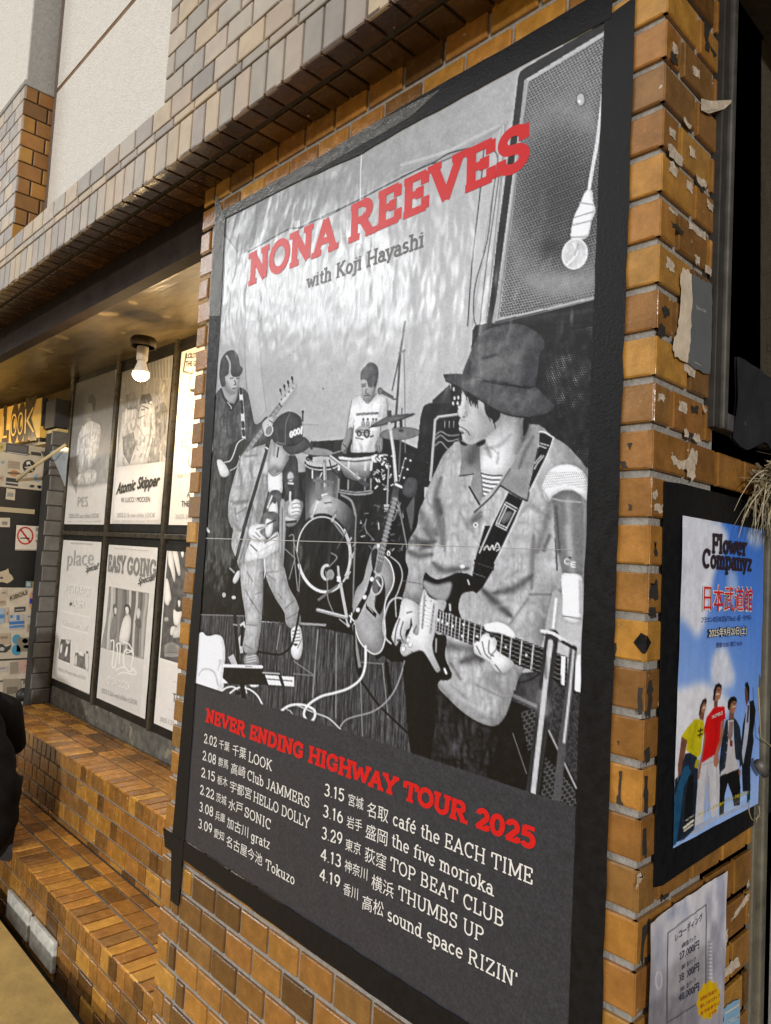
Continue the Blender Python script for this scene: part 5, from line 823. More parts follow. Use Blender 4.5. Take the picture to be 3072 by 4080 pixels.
part('soffit_tiles', M_TILE, fac, fsoff)
def lintel(b): b.box((-6.5, .035, .625), (-1.19, .054, ZS + .01)); b.box((-6.5, .030, .62), (-1.19, .075, .634))
part('lintel_board', M_DARKWOOD, fac, lintel)
pp = thing('plaster_wall', 'rough white plaster wall panel above the beam with one diagonal-looking joint', 'wall', (-1.9, 0, .93))
part('panel', M_PLASTER, pp, lambda b: (b.box((-2.46, -.02, .9), (-1.25, .06, 1.535)), b.box((-2.46, -.02, 1.555), (-1.25, .06, 3.2)), b.box((-2.44, -.012, 1.5), (-1.25, .06, 1.6))) and None)
part('joint_groove', mat('stained_joint', (.20, .12, .07), .9, noise=.3), pp, lambda b: b.box((-2.46, -.0175, 1.534), (-1.25, .05, 1.556)))
part('edge_trim', mat('brown_edge_strip', (.16, .12, .10), .8, noise=.3), pp, lambda b: b.box((-2.474, -.022, .9), (-2.445, .05, 3.2)))
pr_ = thing('facade_pier', 'brick pier with a white plaster top at the upper left', 'pier', (-2.9, 0, .93))
part('mortar_core', M_DMORT, pr_, lambda b: b.box((-4.2, YF + .0065, .93), (-2.4825, .06, 1.545)))
def pt(b):  # front tiles carry painted glare, return tiles keep the plain brick colour
    k = 0; z = .933
    while z < 1.51:
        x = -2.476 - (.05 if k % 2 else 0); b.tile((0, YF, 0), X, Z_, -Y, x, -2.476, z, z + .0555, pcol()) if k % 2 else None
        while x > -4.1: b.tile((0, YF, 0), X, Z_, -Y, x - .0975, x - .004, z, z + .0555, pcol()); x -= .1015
        y = YF; w = .047 if k % 2 else .096
        for w in ((.047, .06) if k % 2 else (.085, .02)): b.tile((-2.476, 0, 0), Y, Z_, X, y, min(y + w, -.012), z, z + .0555, tcol((.55, .4, .05), .9)); y += w + .006
        z += .0605; k += 1
part('tiles', M_TILE, pr_, lambda b: None) if False else None
part('pier_tiles', mat('pier_tile', rough=.4, noise=.2, nscale=20, attr='tint', bump=.05), pr_, pt)
part('plaster_top', M_PLASTER, pr_, lambda b: b.box((-4.2, YF + .004, 1.548), (-2.486, .06, 3.2)))
part('plaster_return', M_GREYP, pr_, lambda b: b.box((-2.4855, YF + .008, 1.552), (-2.478, -.018, 3.2)))
part('cap', M_GREYP, pr_, lambda b: b.box((-4.2, YF - .004, 1.528), (-2.47, -.014, 1.549), bev=.004))
# ---- grey block jamb at the left end of the recess, entrance beyond
M_BLOCK = mat('grey_painted_block', (.115, .11, .105), .55, noise=.3, nscale=18, bump=.12, bscale=70)
jb = thing('block_pier', 'dark grey tile pier between the posters and the stickered door', 'pier', (-3.6, .5, GZ)); part('mortar_core', mat('black_joint', (.03, .028, .026), .9), jb, lambda b: b.box((-3.68, .452, GZ), (-3.578, .60, .385)))
def jt(b):
    z = -1.05; k = 0
    while z < .33: b.tile((-3.571, 0, 0), Y, Z_, X, .446 + (0 if k % 2 else .008), .545, z, z + .0755, (lambda q: (.115 * q, .11 * q, .105 * q))(random.uniform(.75, 1.25)), .008, .004); z += .0805; k += 1
part('block_tiles', mat('grey_block_tile', rough=.5, noise=.25, nscale=20, bump=.1, attr='tint'), jb, jt)
M_YEL = mat('yellowed_wall_paint', (.40, .29, .09), .5, noise=.3, nscale=9, bump=.15, bscale=30)
bb = MB(); bb.box((-7, .62, GZ), (-3.575, .75, ZC)); tag(bb.build('entrance_wall', M_YEL), 'yellowish painted wall behind the venue sign', 'wall')
hd = thing('entrance_beam', 'pale yellow beam over the entrance beside the venue sign', 'beam', (-3.7, .5, .33)); part('beam', mat('cream_beam', (.50, .38, .16), .5, noise=.2), hd, lambda b: b.box((-4.6, .47, .372), (-3.58, .60, .412), bev=.004)); part('rail', M_BATTEN, hd, lambda b: b.box((-4.6, .48, .345), (-3.58, .60, .368)))
# sticker door (plane x = XD)
XD = -3.70; K1, L1 = Vw(0, 1400, 3.687), Vw(0, 2000, 2.602)
dr = thing('stickered_door', 'open door leaf covered with band stickers, black panel in the middle', 'door', (XD, .1, GZ))
M_CREAM = mat('grubby_cream_panel', (.52, .47, .38), .6, noise=.25, nscale=10, bump=.06)
part('upper_panel', M_CREAM, dr, lambda b: b.box((XD - .05, -.6, .075), (XD, .47, .312), bev=.006)); part('middle_panel', mat('black_door_panel', (.012, .012, .013), .4, noise=.3), dr, lambda b: b.box((XD - .05, -.6, -.452), (XD - .008, .47, .075)))
part('lower_panel', M_CREAM, dr, lambda b: b.box((XD - .05, -.6, GZ), (XD - .002, .47, -.452), bev=.004)); part('ledge_strip', mat('beige_strip', (.40, .34, .22), .5), dr, lambda b: b.box((XD - .01, -.6, -.055), (XD + .002, .432, -.03)))
part('seam', mat('dark_seam', (.05, .04, .03), .8), dr, lambda b: (b.box((XD - .004, -.6, .262), (XD + .0015, .46, .268)), b.box((XD - .004, -.6, -.835), (XD + .0015, .46, -.826)), b.box((XD - .004, -.6, -.945), (XD + .0015, .46, -.938))) and None)
part('hinge_knob', mat('black_rubber', (.015, .015, .015), .5), dr, lambda b: b.lathe((XD, .452, -1.02), [(0, .0), (.035, 0), (.035, .012), (.02, .02), (0, .02)], ax=(1, 0, 0)))
def sticker(name, label, pts, c, marks=(), z=L1, group='stickers on the door', texts=()):
    b_ = MB(); P = [at(p, 0, XD + .001) for p in z(pts)]; b_.prism(P, (.0008, 0, 0)); o = b_.build(name, mat('sticker_film_' + '_'.join('%02d' % int(v * 99) for v in c), c, .45, noise=.12, nscale=60)); tag(o, label, 'sticker', group)
    for mp, mc in marks:
        m_ = MB(); Q = [at(p, 0, XD + .002) for p in z(mp)]; m_.prism(Q, (.0004, 0, 0)); m_.build('print', ink(mc), o)
    for tx, a, e, t, mc, kw in texts:
        m_ = MB(); put_text(m_, tx, *z([a, e, t]), 0, XD, .0026, **kw); m_.build('lettering', ink(mc), o)
    return o
def circ(cx, cy, rx, ry, n=20, a0=0, a1=360): return [(cx + rx * math.cos(math.radians(a0 + (a1 - a0) * i / n)), cy + ry * math.sin(math.radians(a0 + (a1 - a0) * i / n))) for i in range(n + (a1 - a0 < 360))]
sk = dict(kind='sans', bold=.02)
sticker('no_smoking_sign', 'white no smoking sign with red ring on the black door panel', [(170, 240), (452, 256), (440, 505), (155, 502)], (.62, .58, .52),
        [([(210, 368), (308, 370), (308, 382), (210, 380)], (.03, .03, .03))] + [([p for p in (circ(262, 350, 86, 94)[i], circ(262, 350, 86, 94)[(i + 1) % 20], circ(262, 350, 70, 77)[(i + 1) % 20], circ(262, 350, 70, 77)[i])], (.45, .04, .04)) for i in range(20)] + [([(205, 290), (220, 278), (318, 408), (304, 422)], (.45, .04, .04)), ([(370, 262), (445, 266), (442, 308), (368, 304)], (.25, .23, .2)), ([(365, 330), (442, 332), (440, 370), (364, 368)], (.42, .40, .36)), ([(158, 488), (440, 492), (440, 505), (155, 502)], (.35, .32, .27))], texts=[('NO SM', (366, 420), (432, 424), (367, 388), (.15, .14, .12), sk)])
sticker('skull_sticker', 'round black sticker with a white skull and crossed bones', circ(425, 1690, 95, 97), (.015, .015, .018), [([(385, 1625), (440, 1612), (452, 1690), (400, 1690)], .6), (circ(430, 1685, 36, 26), .6), ([(360, 1705), (372, 1695), (490, 1745), (480, 1760)], .55), ([(490, 1705), (480, 1695), (362, 1750), (372, 1762)], .55), ([(405, 1672), (450, 1668), (450, 1674), (405, 1680)], (.3, .05, .05))], z=K1)
sticker('beige_sticker', 'blank beige rectangular sticker left of the skull', [(122, 1605), (295, 1625), (288, 1735), (115, 1715)], (.30, .26, .20), z=K1)
sticker('dark_sticker', 'wide black and grey sticker at the door top', [(90, 1345), (425, 1385), (412, 1535), (80, 1485)], (.05, .055, .06), [([(110, 1370), (400, 1405), (395, 1490), (105, 1450)], .12), ([(100, 1470), (405, 1515), (405, 1525), (100, 1482)], .5)], z=K1)
sticker('photo_sticker', 'sticker with a dark photo stripe at the top right of the door', [(440, 1400), (735, 1440), (720, 1560), (445, 1530)], (.42, .38, .30), [([(455, 1470), (600, 1490), (610, 1540), (455, 1520)], .05), ([(600, 1465), (700, 1480), (690, 1550), (640, 1545)], .08)], z=K1)
sticker('oval_sticker', 'orange oval sticker with dark lettering band', circ(205, 1790, 68, 45), (.45, .20, .06), [([(110, 1772), (295, 1782), (290, 1806), (112, 1796)], (.10, .09, .08))], z=K1)
sticker('blue_round_sticker', 'pale blue round sticker right of the orange oval', circ(550, 1860, 52, 56), (.20, .34, .48), [(circ(580, 1850, 34, 40), (.5, .42, .34))], z=K1)
sticker('striped_sticker', 'black sticker with a pale horizontal band below the orange oval', [(92, 1850), (270, 1875), (262, 1980), (82, 1958)], (.02, .02, .022), [([(90, 1910), (268, 1932), (266, 1952), (88, 1930)], .42)], z=K1)
sticker('cartoon_strip_sticker', 'long pale sticker with black doodles above the black panel', [(300, 1930), (655, 1985), (650, 2025), (295, 1985)], (.45, .42, .36), [(circ(470, 1980, 38, 22), .06), (circ(580, 1995, 26, 24), .12), ([(540, 1960), (610, 1975), (600, 2010), (545, 2000)], .2)], z=K1)
sticker('white_card_sticker', 'small white card sticker on the black panel', [(95, 2010), (225, 2030), (215, 2190), (80, 2170)], (.50, .45, .36), [([(110, 2070), (200, 2080), (195, 2140), (105, 2130)], .25)], z=K1)
sticker('tall_notice', 'tall narrow white notice at the right edge of the door', [(425, -10), (478, -5), (470, 185), (410, 178)], (.55, .50, .44), [(circ(455, 10, 16, 26), (.4, .05, .04)), ([(440, 75), (465, 77), (462, 110), (437, 108)], .2), ([(430, 140), (462, 142), (460, 160), (428, 158)], .2)])
sticker('lettered_sticker', 'slanted sticker lettered KIBOU on the lower panel', [(88, 965), (275, 905), (285, 955), (98, 1028)], (.44, .38, .28), texts=[('KIBOU', (105, 1018), (278, 955), (98, 980), (.06, .055, .05), dict(kind='sans', bold=.03))])
sticker('colour_badge_sticker', 'round orange and blue sticker half hidden by the grey pier', circ(352, 1030, 55, 120), (.52, .30, .18), [([(308, 1000), (350, 1000), (352, 1055), (306, 1055)], (.03, .05, .38)), ([(330, 940), (395, 960), (398, 1030), (352, 1030)], (.16, .20, .45)), ([(315, 1065), (390, 1070), (380, 1120), (320, 1110)], (.5, .34, .15)), ([(330, 1118), (395, 1110), (385, 1148), (350, 1145)], (.03, .04, .28))])
sticker('black_label_sticker', 'small black label sticker above the blue block sticker', [(150, 1092), (262, 1085), (260, 1132), (148, 1142)], (.04, .04, .04), [([(160, 1112), (250, 1106), (250, 1122), (160, 1128)], .28)])
sticker('blue_block_sticker', 'blue and white block sticker on the lower door panel', [(98, 1175), (245, 1165), (248, 1310), (94, 1325)], (.42, .42, .42), [([(95, 1240), (248, 1232), (248, 1262), (95, 1274)], (.05, .16, .42)), ([(105, 1175), (135, 1172), (135, 1200), (105, 1204)], (.06, .2, .45)), ([(170, 1175), (202, 1172), (206, 1225), (172, 1228)], (.06, .2, .45)), ([(98, 1285), (245, 1272), (245, 1298), (96, 1312)], (.08, .2, .42))])
sticker('blue_note_sticker', 'blue and white note sticker at the left edge of the lower panel', [(-40, 1105), (48, 1100), (44, 1255), (-40, 1262)], (.30, .38, .48), [([(-40, 1170), (44, 1165), (42, 1205), (-40, 1210)], (.06, .2, .45))])
sticker('cyan_twin_sticker', 'sticker of two cyan discs with a grey picture', circ(172, 1425, 45, 52), (.06, .26, .42), [(circ(168, 1535, 46, 55), (.06, .26, .42)), ([(175, 1412), (330, 1400), (325, 1545), (170, 1555)], (.22, .20, .15)), (circ(260, 1440, 30, 26), (.46, .42, .36)), (circ(280, 1500, 40, 18), (.36, .32, .26))])
sticker('bird_sticker', 'black and white bird shaped sticker at the left edge', [(-30, 1480), (20, 1470), (60, 1505), (118, 1478), (105, 1520), (60, 1560), (-30, 1560)], (.04, .04, .04), [(circ(20, 1525, 26, 20), .4)])
sticker('pink_strip_sticker', 'pale pink sticker with a grey block near the door foot', [(100, 1660), (330, 1630), (320, 1760), (100, 1785)], (.50, .34, .28), [([(105, 1665), (190, 1655), (190, 1770), (105, 1782)], (.26, .24, .20)), (circ(275, 1700, 20, 14), (.5, .2, .14))])
sticker('torn_star_sticker', 'torn star shaped remnant of a cream sticker on black', [(-30, 735), (60, 705), (85, 688), (95, 738), (125, 765), (140, 800), (110, 825), (75, 845), (30, 830), (-30, 832)], (.46, .39, .27), [([(0, 775), (30, 775), (30, 798), (0, 798)], .08)])
sticker('twin_badge_sticker', 'two small blue and tan square stickers at the foot of the black panel', [(268, 820), (328, 822), (326, 888), (265, 888)], (.16, .24, .28), [([(335, 824), (392, 824), (390, 888), (333, 888)], (.34, .28, .14)), ([(278, 835), (315, 836), (313, 872), (276, 872)], (.42, .44, .42))])
sticker('scuffed_label', 'scuffed cream label at the left edge of the black panel', [(-30, 162), (104, 165), (102, 262), (-30, 258)], (.50, .45, .36), [([(20, 200), (80, 205), (75, 240), (20, 235)], .2)])
_n = 0
for (x0, y0, w_, h_, cc, lab) in ((10, 905, 60, 90, (.46, .38, .30), 'faded tan sticker left of the slanted lettered one'), (-10, 1020, 70, 50, (.38, .30, .22), 'small brown sticker under the faded tan one'), (60, 1090, 30, 160, (.46, .38, .30), 'narrow cream sticker between the two blue ones'), (265, 1160, 110, 70, (.46, .44, .40), 'plain white sticker right of the blue block'), (280, 1265, 95, 75, (.34, .30, .22), 'tan square sticker below the plain white one'), (335, 1380, 40, 70, (.08, .20, .36), 'blue sticker at the right edge of the lower panel'), (-20, 1360, 125, 110, (.40, .32, .24), 'round-cornered tan sticker above the bird'), (-20, 1700, 100, 60, (.44, .42, .40), 'white sticker with blue letters near the door foot'), (240, 1830, 70, 55, (.16, .15, .12), 'dark small plate low on the door'), (30, 1830, 190, 300, (.30, .27, .21), 'large greyish poster remnant at the door foot'), (225, 1870, 12, 240, (.5, .48, .42), 'white vertical strip at the door foot')):
    sticker('sticker', lab, [(x0, y0 + .03 * w_), (x0 + w_, y0), (x0 + w_ - 2, y0 + h_), (x0 - 2, y0 + h_ + .03 * w_)], cc, [([(x0 + w_ * .2, y0 + h_ * .3), (x0 + w_ * .8, y0 + h_ * .28), (x0 + w_ * .8, y0 + h_ * .5), (x0 + w_ * .2, y0 + h_ * .55)], tuple(v * .55 for v in cc))])
for (x0, y0, w_, h_, cc, lab) in ((-5, 1575, 90, 100, (.44, .46, .42), 'pale green sticker at the left edge of the upper panel'), (-20, 1340, 85, 120, (.50, .40, .12), 'yellow and white sticker at the top left of the door'), (-20, 1820, 75, 80, (.42, .32, .24), 'peach sticker left of the striped one'), (300, 1790, 90, 50, (.36, .33, .28), 'grey sticker under the skull')):
    sticker('sticker', lab, [(x0, y0), (x0 + w_, y0 + .1 * w_), (x0 + w_ - 3, y0 + h_ + .1 * w_), (x0 - 3, y0 + h_)], cc, [(circ(x0 + w_ * .5, y0 + h_ * .55, w_ * .25, h_ * .22), tuple(v * .6 for v in cc))], z=K1)
# venue sign
ls = thing('venue_sign', 'yellow lit sign lettered LOOK under the recess ceiling', 'sign', (-4.3, .445, .37))
part('panel', mat('sign_face', (.62, .38, .06), .45, noise=.12, nscale=14, emit=(.62, .34, .05), estr=.10), ls, lambda b: b.prism([at(p, 1, .445) for p in K1([(-700, 1040), (612, 680), (582, 1262), (-700, 1560)])], (0, .03, 0)))
part('end_box', mat('black_speaker_box', (.018, .016, .02), .6), ls, lambda b: b.box((-3.79, .448, .352), (-3.77, .475, .60)) or b.box((-3.765, .46, .42), (-3.60, .60, .575), bev=.004))
def lk(b):
    for x0, x1, yb0, yb1, ch in ((45, 110, 1285, 1275, 'L'), (165, 250, 1260, 1240, 'O'), (262, 345, 1238, 1218, 'O'), (368, 520, 1218, 1192, 'K')): put_text(b, ch, *K1([(x0, yb0), (x1, yb1), (x0 + 14, yb0 - (340 if ch != 'K' else 380))]), 1, .445, .0045, 'sans', bold=-.012)
def lk2(b):
    for x0, x1, yb0, yb1, ch in ((30, 128, 1300, 1290, 'L'), (148, 262, 1285, 1262, 'O'), (248, 358, 1262, 1240, 'O'), (352, 545, 1240, 1212, 'K')): put_text(b, ch, *K1([(x0, yb0), (x1, yb1), (x0 + 26, yb0 - (430 if ch != 'K' else 470))]), 1, .445, .002, 'sans', bold=.13)
part('letter_outline', ink((.07, .045, .015)), ls, lk2); part('lettering', mat('sign_letter', (.66, .42, .08), .45, emit=(.62, .36, .06), estr=.13), ls, lk)  # dark outline around the sign letters
# awning rod and clear sheet by the door
bb = MB(); bb.tube([at((5, 1965), 1, .30), at((130, 1862), 1, .36), at((262, 1772), 1, .43)], .008, 8); tag(bb.build('pole', mat('cream_pole', (.50, .42, .24), .4)), 'thin cream pole leaning across the stickered door', 'pole')
bb = MB(); P = [at(p, 1, .442) for p in K1([(735, 1475), (940, 1400), (1005, 1420), (975, 1650), (950, 1980), (880, 1800)])]; bb.prism(P, (0, .003, 0)); tag(bb.build('plastic_sheet', mat('clear_blue_plastic', (.42, .50, .58), .2, .6, alpha=.55)), 'hanging pale blue clear plastic sheet beside the first poster', 'plastic sheet')
# ---- bulb lamps
M_BRASS = mat('dark_brass', (.055, .038, .02), .45, metal=.6, noise=.3, nscale=40); M_SOCK = mat('ivory_socket', (.62, .52, .40), .4); M_BULB = mat('lit_bulb_glass', (.9, .85, .75), .3, emit=(1.0, .72, .38), estr=14.0); M_BODY = mat('bulb_body', (.75, .68, .58), .35)
def bulb_lamp(x, y, label, watts):
    zc = ZC; t = thing('bulb_lamp', label, 'ceiling lamp', (x, y, zc), 'bare bulb lamps on the recess ceiling'); c = lambda z: (x, y, z); D = (0, 0, 1)
    part('ceiling_rose', M_BRASS, t, lambda b: b.lathe(c(zc), [(0, 0), (.050, 0), (.054, -.008), (.050, -.014), (.034, -.020), (.030, -.030), (.017, -.036), (.015, -.080), (0, -.080)]))
    part('shade_ring', M_BRASS, t, lambda b: b.lathe(c(zc), [(.015, -.078), (.044, -.086), (.049, -.094), (.049, -.122), (.045, -.122), (.045, -.098), (.015, -.094)]))
    part('socket', M_SOCK, t, lambda b: b.lathe(c(zc), [(0, -.100), (.020, -.104), (.0215, -.112), (.0215, -.172), (.018, -.178), (0, -.178)]))
    part('bulb_body', M_BODY, t, lambda b: b.lathe(c(zc), [(.016, -.176), (.018, -.188), (.024, -.204), (.031, -.222)]))
    part('bulb_glass', M_BULB, t, lambda b: b.lathe(c(zc), [(.031, -.222), (.032, -.230), (.030, -.240), (.023, -.249), (.012, -.2545), (0, -.256)]))
    l = bpy.data.lights.new('bulb_light', 'POINT'); l.energy = watts; l.color = (1.0, .70, .36); l.shadow_soft_size = .03; lo = bpy.data.objects.new('bulb_light', l); COL.objects.link(lo); lo.parent = t; lo.location = (0, 0, -.30)
bulb_lamp(-2.23, .305, 'lit bare bulb lamp hanging in front of the second poster', 13)
bulb_lamp(-4.35, .16, 'lit bare bulb lamp near the venue sign, by the entrance', 4.5)
# ================================================================== POSTERS
def tape(parent, quad, off, ax=1, val=0.0, m=None, name='border_tape', th=.0007):
    """a strip of tape through photo points, ragged along its long sides"""
    P = [at(p, ax, val) for p in quad]; pts = []
    for i in range(len(P)):
        a, c = P[i], P[(i + 1) % len(P)]; n = max(2, int(np.linalg.norm(c - a) / .03))
        for t in range(n): pts.append(a + (c - a) * t / n + (RNG.normal(0, .0006, 3) if t else 0))
    nrm = np.array((0, -1, 0) if ax == 1 else (1, 0, 0)); 
    for p in pts: p[ax] = val
    b = MB(); b.prism([p + nrm * off for p in pts], tuple(nrm * th)); return b.build(name, m or M_TAPE, parent)
tp = thing('band_poster', 'large black and white band poster titled NONA REEVES with a tour date list', 'poster', (-.61, -.001, -.86))
draw_band_photo().sheet('print', M_PRINT, tp, tint=(.925, .985, 1.13), wave=.00025, grain=.10, lift=.0012, gain=.98, contrast=1.2, dark=(.88, .92, 1.28))
def title(b):
    put_text(b, 'NONA REEVES', (987, 1145), (2112, 668), (994, 1012), 1, 0.0, .0019, w=.22, ser=.38)
part('title_lettering', ink((.56, .012, .016)), tp, title)
part('subtitle_lettering', ink((.10, .10, .105)), tp, lambda b: put_text(b, 'with Koji Hayashi', (1221, 1155), (1690, 986), (1224, 1096), 1, 0.0, .0019, w=.16, ser=.42))
part('tour_heading', ink((.62, .014, .014)), tp, lambda b: put_text(b, 'NEVER ENDING HIGHWAY TOUR 2025', (820, 2876), (2134, 3391), (826, 2819), 1, 0.0, .0019, w=.235, ser=.36))
TA, TB = Vw(700, 2650, 2.0825), Vw(1200, 2900, 1.5145)
ROWS = [(TA, 78, [('2.02', (240, 645), (345, 682)), ('千葉', (365, 690), (450, 720)), ('千葉', (475, 745), (588, 785)), ('LOOK', (610, 800), (805, 880))]),
 (TA, 78, [('2.08', (228, 785), (338, 828)), ('群馬', (358, 835), (440, 865)), ('高崎', (463, 898), (582, 940)), ('Club JAMMERS', (600, 950), (1112, 1190))]),
 (TA, 78, [('2.15', (217, 925), (330, 970)), ('栃木', (350, 985), (435, 1012)), ('宇都宮', (455, 1045), (632, 1120)), ('HELLO DOLLY', (650, 1130), (1118, 1362))]),
 (TA, 78, [('2.22', (207, 1068), (323, 1118)), ('茨城', (340, 1130), (425, 1165)), ('水戸', (442, 1195), (560, 1240)), ('SONIC', (577, 1255), (792, 1370))]),
 (TA, 78, [('3.08', (200, 1210), (315, 1260)), ('兵庫', (332, 1280), (413, 1312)), ('加古川', (430, 1345), (605, 1435)), ('gratz', (630, 1455), (785, 1530))]),
 (TA, 78, [('3.09', (193, 1350), (305, 1400)), ('愛知', (322, 1425), (405, 1462)), ('名古屋今池', (425, 1497), (722, 1668)), ('Tokuzo', (750, 1690), (990, 1826))]),
 (TB, 74, [('3.15', (143, 408), (262, 448)), ('宮城', (288, 465), (378, 498)), ('名取', (400, 530), (528, 577)), ('café the EACH TIME', (557, 585), (1400, 948))]),
 (TB, 74, [('3.16', (135, 535), (255, 580)), ('岩手', (278, 598), (370, 630)), ('盛岡', (392, 660), (522, 716)), ('the five morioka', (550, 712), (1168, 1018))]),
 (TB, 74, [('3.29', (127, 668), (250, 710)), ('東京', (270, 735), (362, 770)), ('荻窪', (387, 800), (515, 860)), ('TOP BEAT CLUB', (540, 855), (1223, 1205))]),
 (TB, 74, [('4.13', (120, 795), (243, 845)), ('神奈川', (265, 862), (402, 922)), ('横浜', (427, 967), (560, 1032)), ('THUMBS UP', (588, 1030), (1103, 1298))]),
 (TB, 74, [('4.19', (113, 915), (237, 970)), ('香川', (258, 1002), (345, 1040)), ('高松', (372, 1092), (500, 1142)), ("sound space RIZIN'", (525, 1160), (1305, 1572))])]
def dates(b):
    for z, h, segs in ROWS:
        for i, (t, a, e) in enumerate(segs):
            hh = h * (1.0, .92, 1.10, 1.0)[i] * (1 + (a[0] / 6000 if z is TA else a[0] / 4200)); top = (a[0] + .06 * hh, a[1] - hh)
            if i in (1, 2): put_text(b, t, *z([a, e, top]), 1, 0.0, .0019, 'sans', bold=.0, box='all')
            else: put_text(b, t, *z([a, e, top]), 1, 0.0, .0019, w=.115 if i else .125, ser=.45 if i else 0)
part('tour_dates', ink((.78, .78, .77)), tp, dates)
for q, o in (([(866, 775), (903, 870), (880, 1300), (826, 2110), (739, 3352), (690, 3330), (797, 2100), (837, 1300)], .0024), ([(2412, 80), (2536, -10), (2395, 4300), (2262, 4300)], .0025), ([(885, 846), (1248, 645), (1600, 432), (2056, 174), (2450, -60), (2440, 75), (2080, 264), (1600, 522), (1443, 616), (1198, 722), (885, 880)], .0030), ([(655, 3296), (2480, 4465), (2480, 4670), (662, 3372)], .0031), ([(690, 3330), (738, 3350), (718, 3612), (686, 3585)], .0038)): tape(tp, q, o)
for q, o in (([(885, 846), (1248, 645), (1500, 492), (1760, 360), (1640, 470), (1198, 722), (885, 880)], .0036), ([(866, 775), (903, 870), (884, 1260), (838, 1260)], .0040)): tape(tp, q, o, m=M_GLARE, name='tape_glare')  # painted glare laid over the black tape
part('fold_crease', mat('poster_crease', (.45, .45, .45), .3), tp, lambda b: b.prism([np.array(at(p, 1, 0.0)) + (0, -.0019, 0) for p in ((812, 2143), (1500, 2163), (2290, 2192), (2290, 2193.5), (1500, 2165.5), (812, 2146))], (0, -.0003, 0)))
# ---- six concert posters in the recess
PP, PL, PW, PT, PK = Vw(0, 1200, 1.8433), Vw(0, 2000, 2.602), Vw(350, 2000, 2.3289), Vw(0, 2400, 1.317), K1
GROUP6 = 'concert posters in a grid on the recess board'
def recess_poster(label, x0, x1, z0, z1, draw, texts=(), lift=.004, bg=.90):
    t = thing('concert_poster', label, 'poster', ((x0 + x1) / 2, YB, z0), GROUP6); c = Canvas(1, YB - .004, x0, x1, z0, z1, 170, 246, 1, bg, ss=2)
    c.fill([(-100, 900), (1200, 900), (1200, 3200), (-100, 3200)], bg - .02, n=.035, smooth=False)
    draw(c); c.img = .92 - (.92 - c.img) * .80; c.sheet('print', M_PAPER, t, tint=(1, .985, .975), wave=.0006, grain=.03, lift=lift - .004)
    part('black_backing', M_BLKBOARD, t, lambda b: b.box((x0 - .033, YB + .001, z0 - .034), (x1 + .033, YB + .0035, z1 + .03)))
    if texts:
        for s_, a, e, tl, gr, kw in texts: part('lettering', ink((gr,) * 3), t, lambda b: put_text(b, s_, a, e, tl, 1, YB - .004, .0035, **kw))
    return t
SA = dict(kind='sans'); SB = dict(kind='sans', bold=.012)
def tx(z, s_, a, e, h, g, kw=SA): A_, E_, T_ = z([a, e, (a[0] + .06 * h, a[1] - h)]); return (s_, A_, E_, T_, g, kw)
def d_pes(c):
    F_ = lambda p, *a, **k: c.fill(PK(p), *a, **k)
    F_([(1070, 300), (1700, 200), (1640, 1925), (1005, 1975)], grad=(300, 1600, .36, 330, 1880, .66), n=.04, smooth=False); F_([(1040, 1500), (1300, 1400), (1600, 1700), (1590, 1925), (1010, 1970)], .60, n=.1, soft=6)
    F_([(1285, 780), (1340, 745), (1400, 760), (1395, 860), (1350, 980), (1290, 990), (1262, 900)], .42, n=.06); F_([(1300, 690), (1345, 630), (1395, 690), (1400, 800), (1375, 880), (1350, 770), (1305, 760)], .18); F_([(1268, 985), (1340, 975), (1350, 1060), (1290, 1050)], .5)
    F_([(1262, 1060), (1320, 1020), (1390, 1040), (1470, 1090), (1482, 1180), (1465, 1330), (1455, 1420), (1460, 1540), (1400, 1640), (1350, 1690), (1270, 1760), (1150, 1770), (1120, 1650), (1130, 1400), (1165, 1200)], .86, n=.22, tex=c.fold); F_([(1180, 1790), (1300, 1730), (1420, 1760), (1385, 1930), (1095, 1955), (1110, 1860)], .84, n=.2, tex=c.fold)
    for i in range(34): x, y = RNG.uniform(1160, 1440), RNG.uniform(1080, 1900); c.line(PK([(x, y), (x + RNG.uniform(-30, 30), y + RNG.uniform(30, 110))]), RNG.uniform(5, 10), RNG.choice([.55, .7, .95]), .8, soft=True)
    for q in ([(1340, 1080), (1320, 1300)], [(1460, 1420), (1370, 1660)], [(1280, 1580), (1290, 1740)], [(1240, 1450), (1240, 1700)], [(1200, 1850), (1260, 1760)], [(1430, 1600), (1410, 1740)]): c.line(PK(q), 7, .58, .8, soft=True)
recess_poster('poster of a figure in a white coat, lettered PES', -3.555, -3.035, -.100, .665, d_pes, [tx(PP, 'PES', (572, 1508), (648, 1508), 72, .50), tx(PP, '2025.2.02 sun chiba LOOK', (508, 1592), (730, 1592), 32, .42), tx(PP, 'open 17:30 / start 18:00', (500, 1622), (745, 1622), 10, .55)])
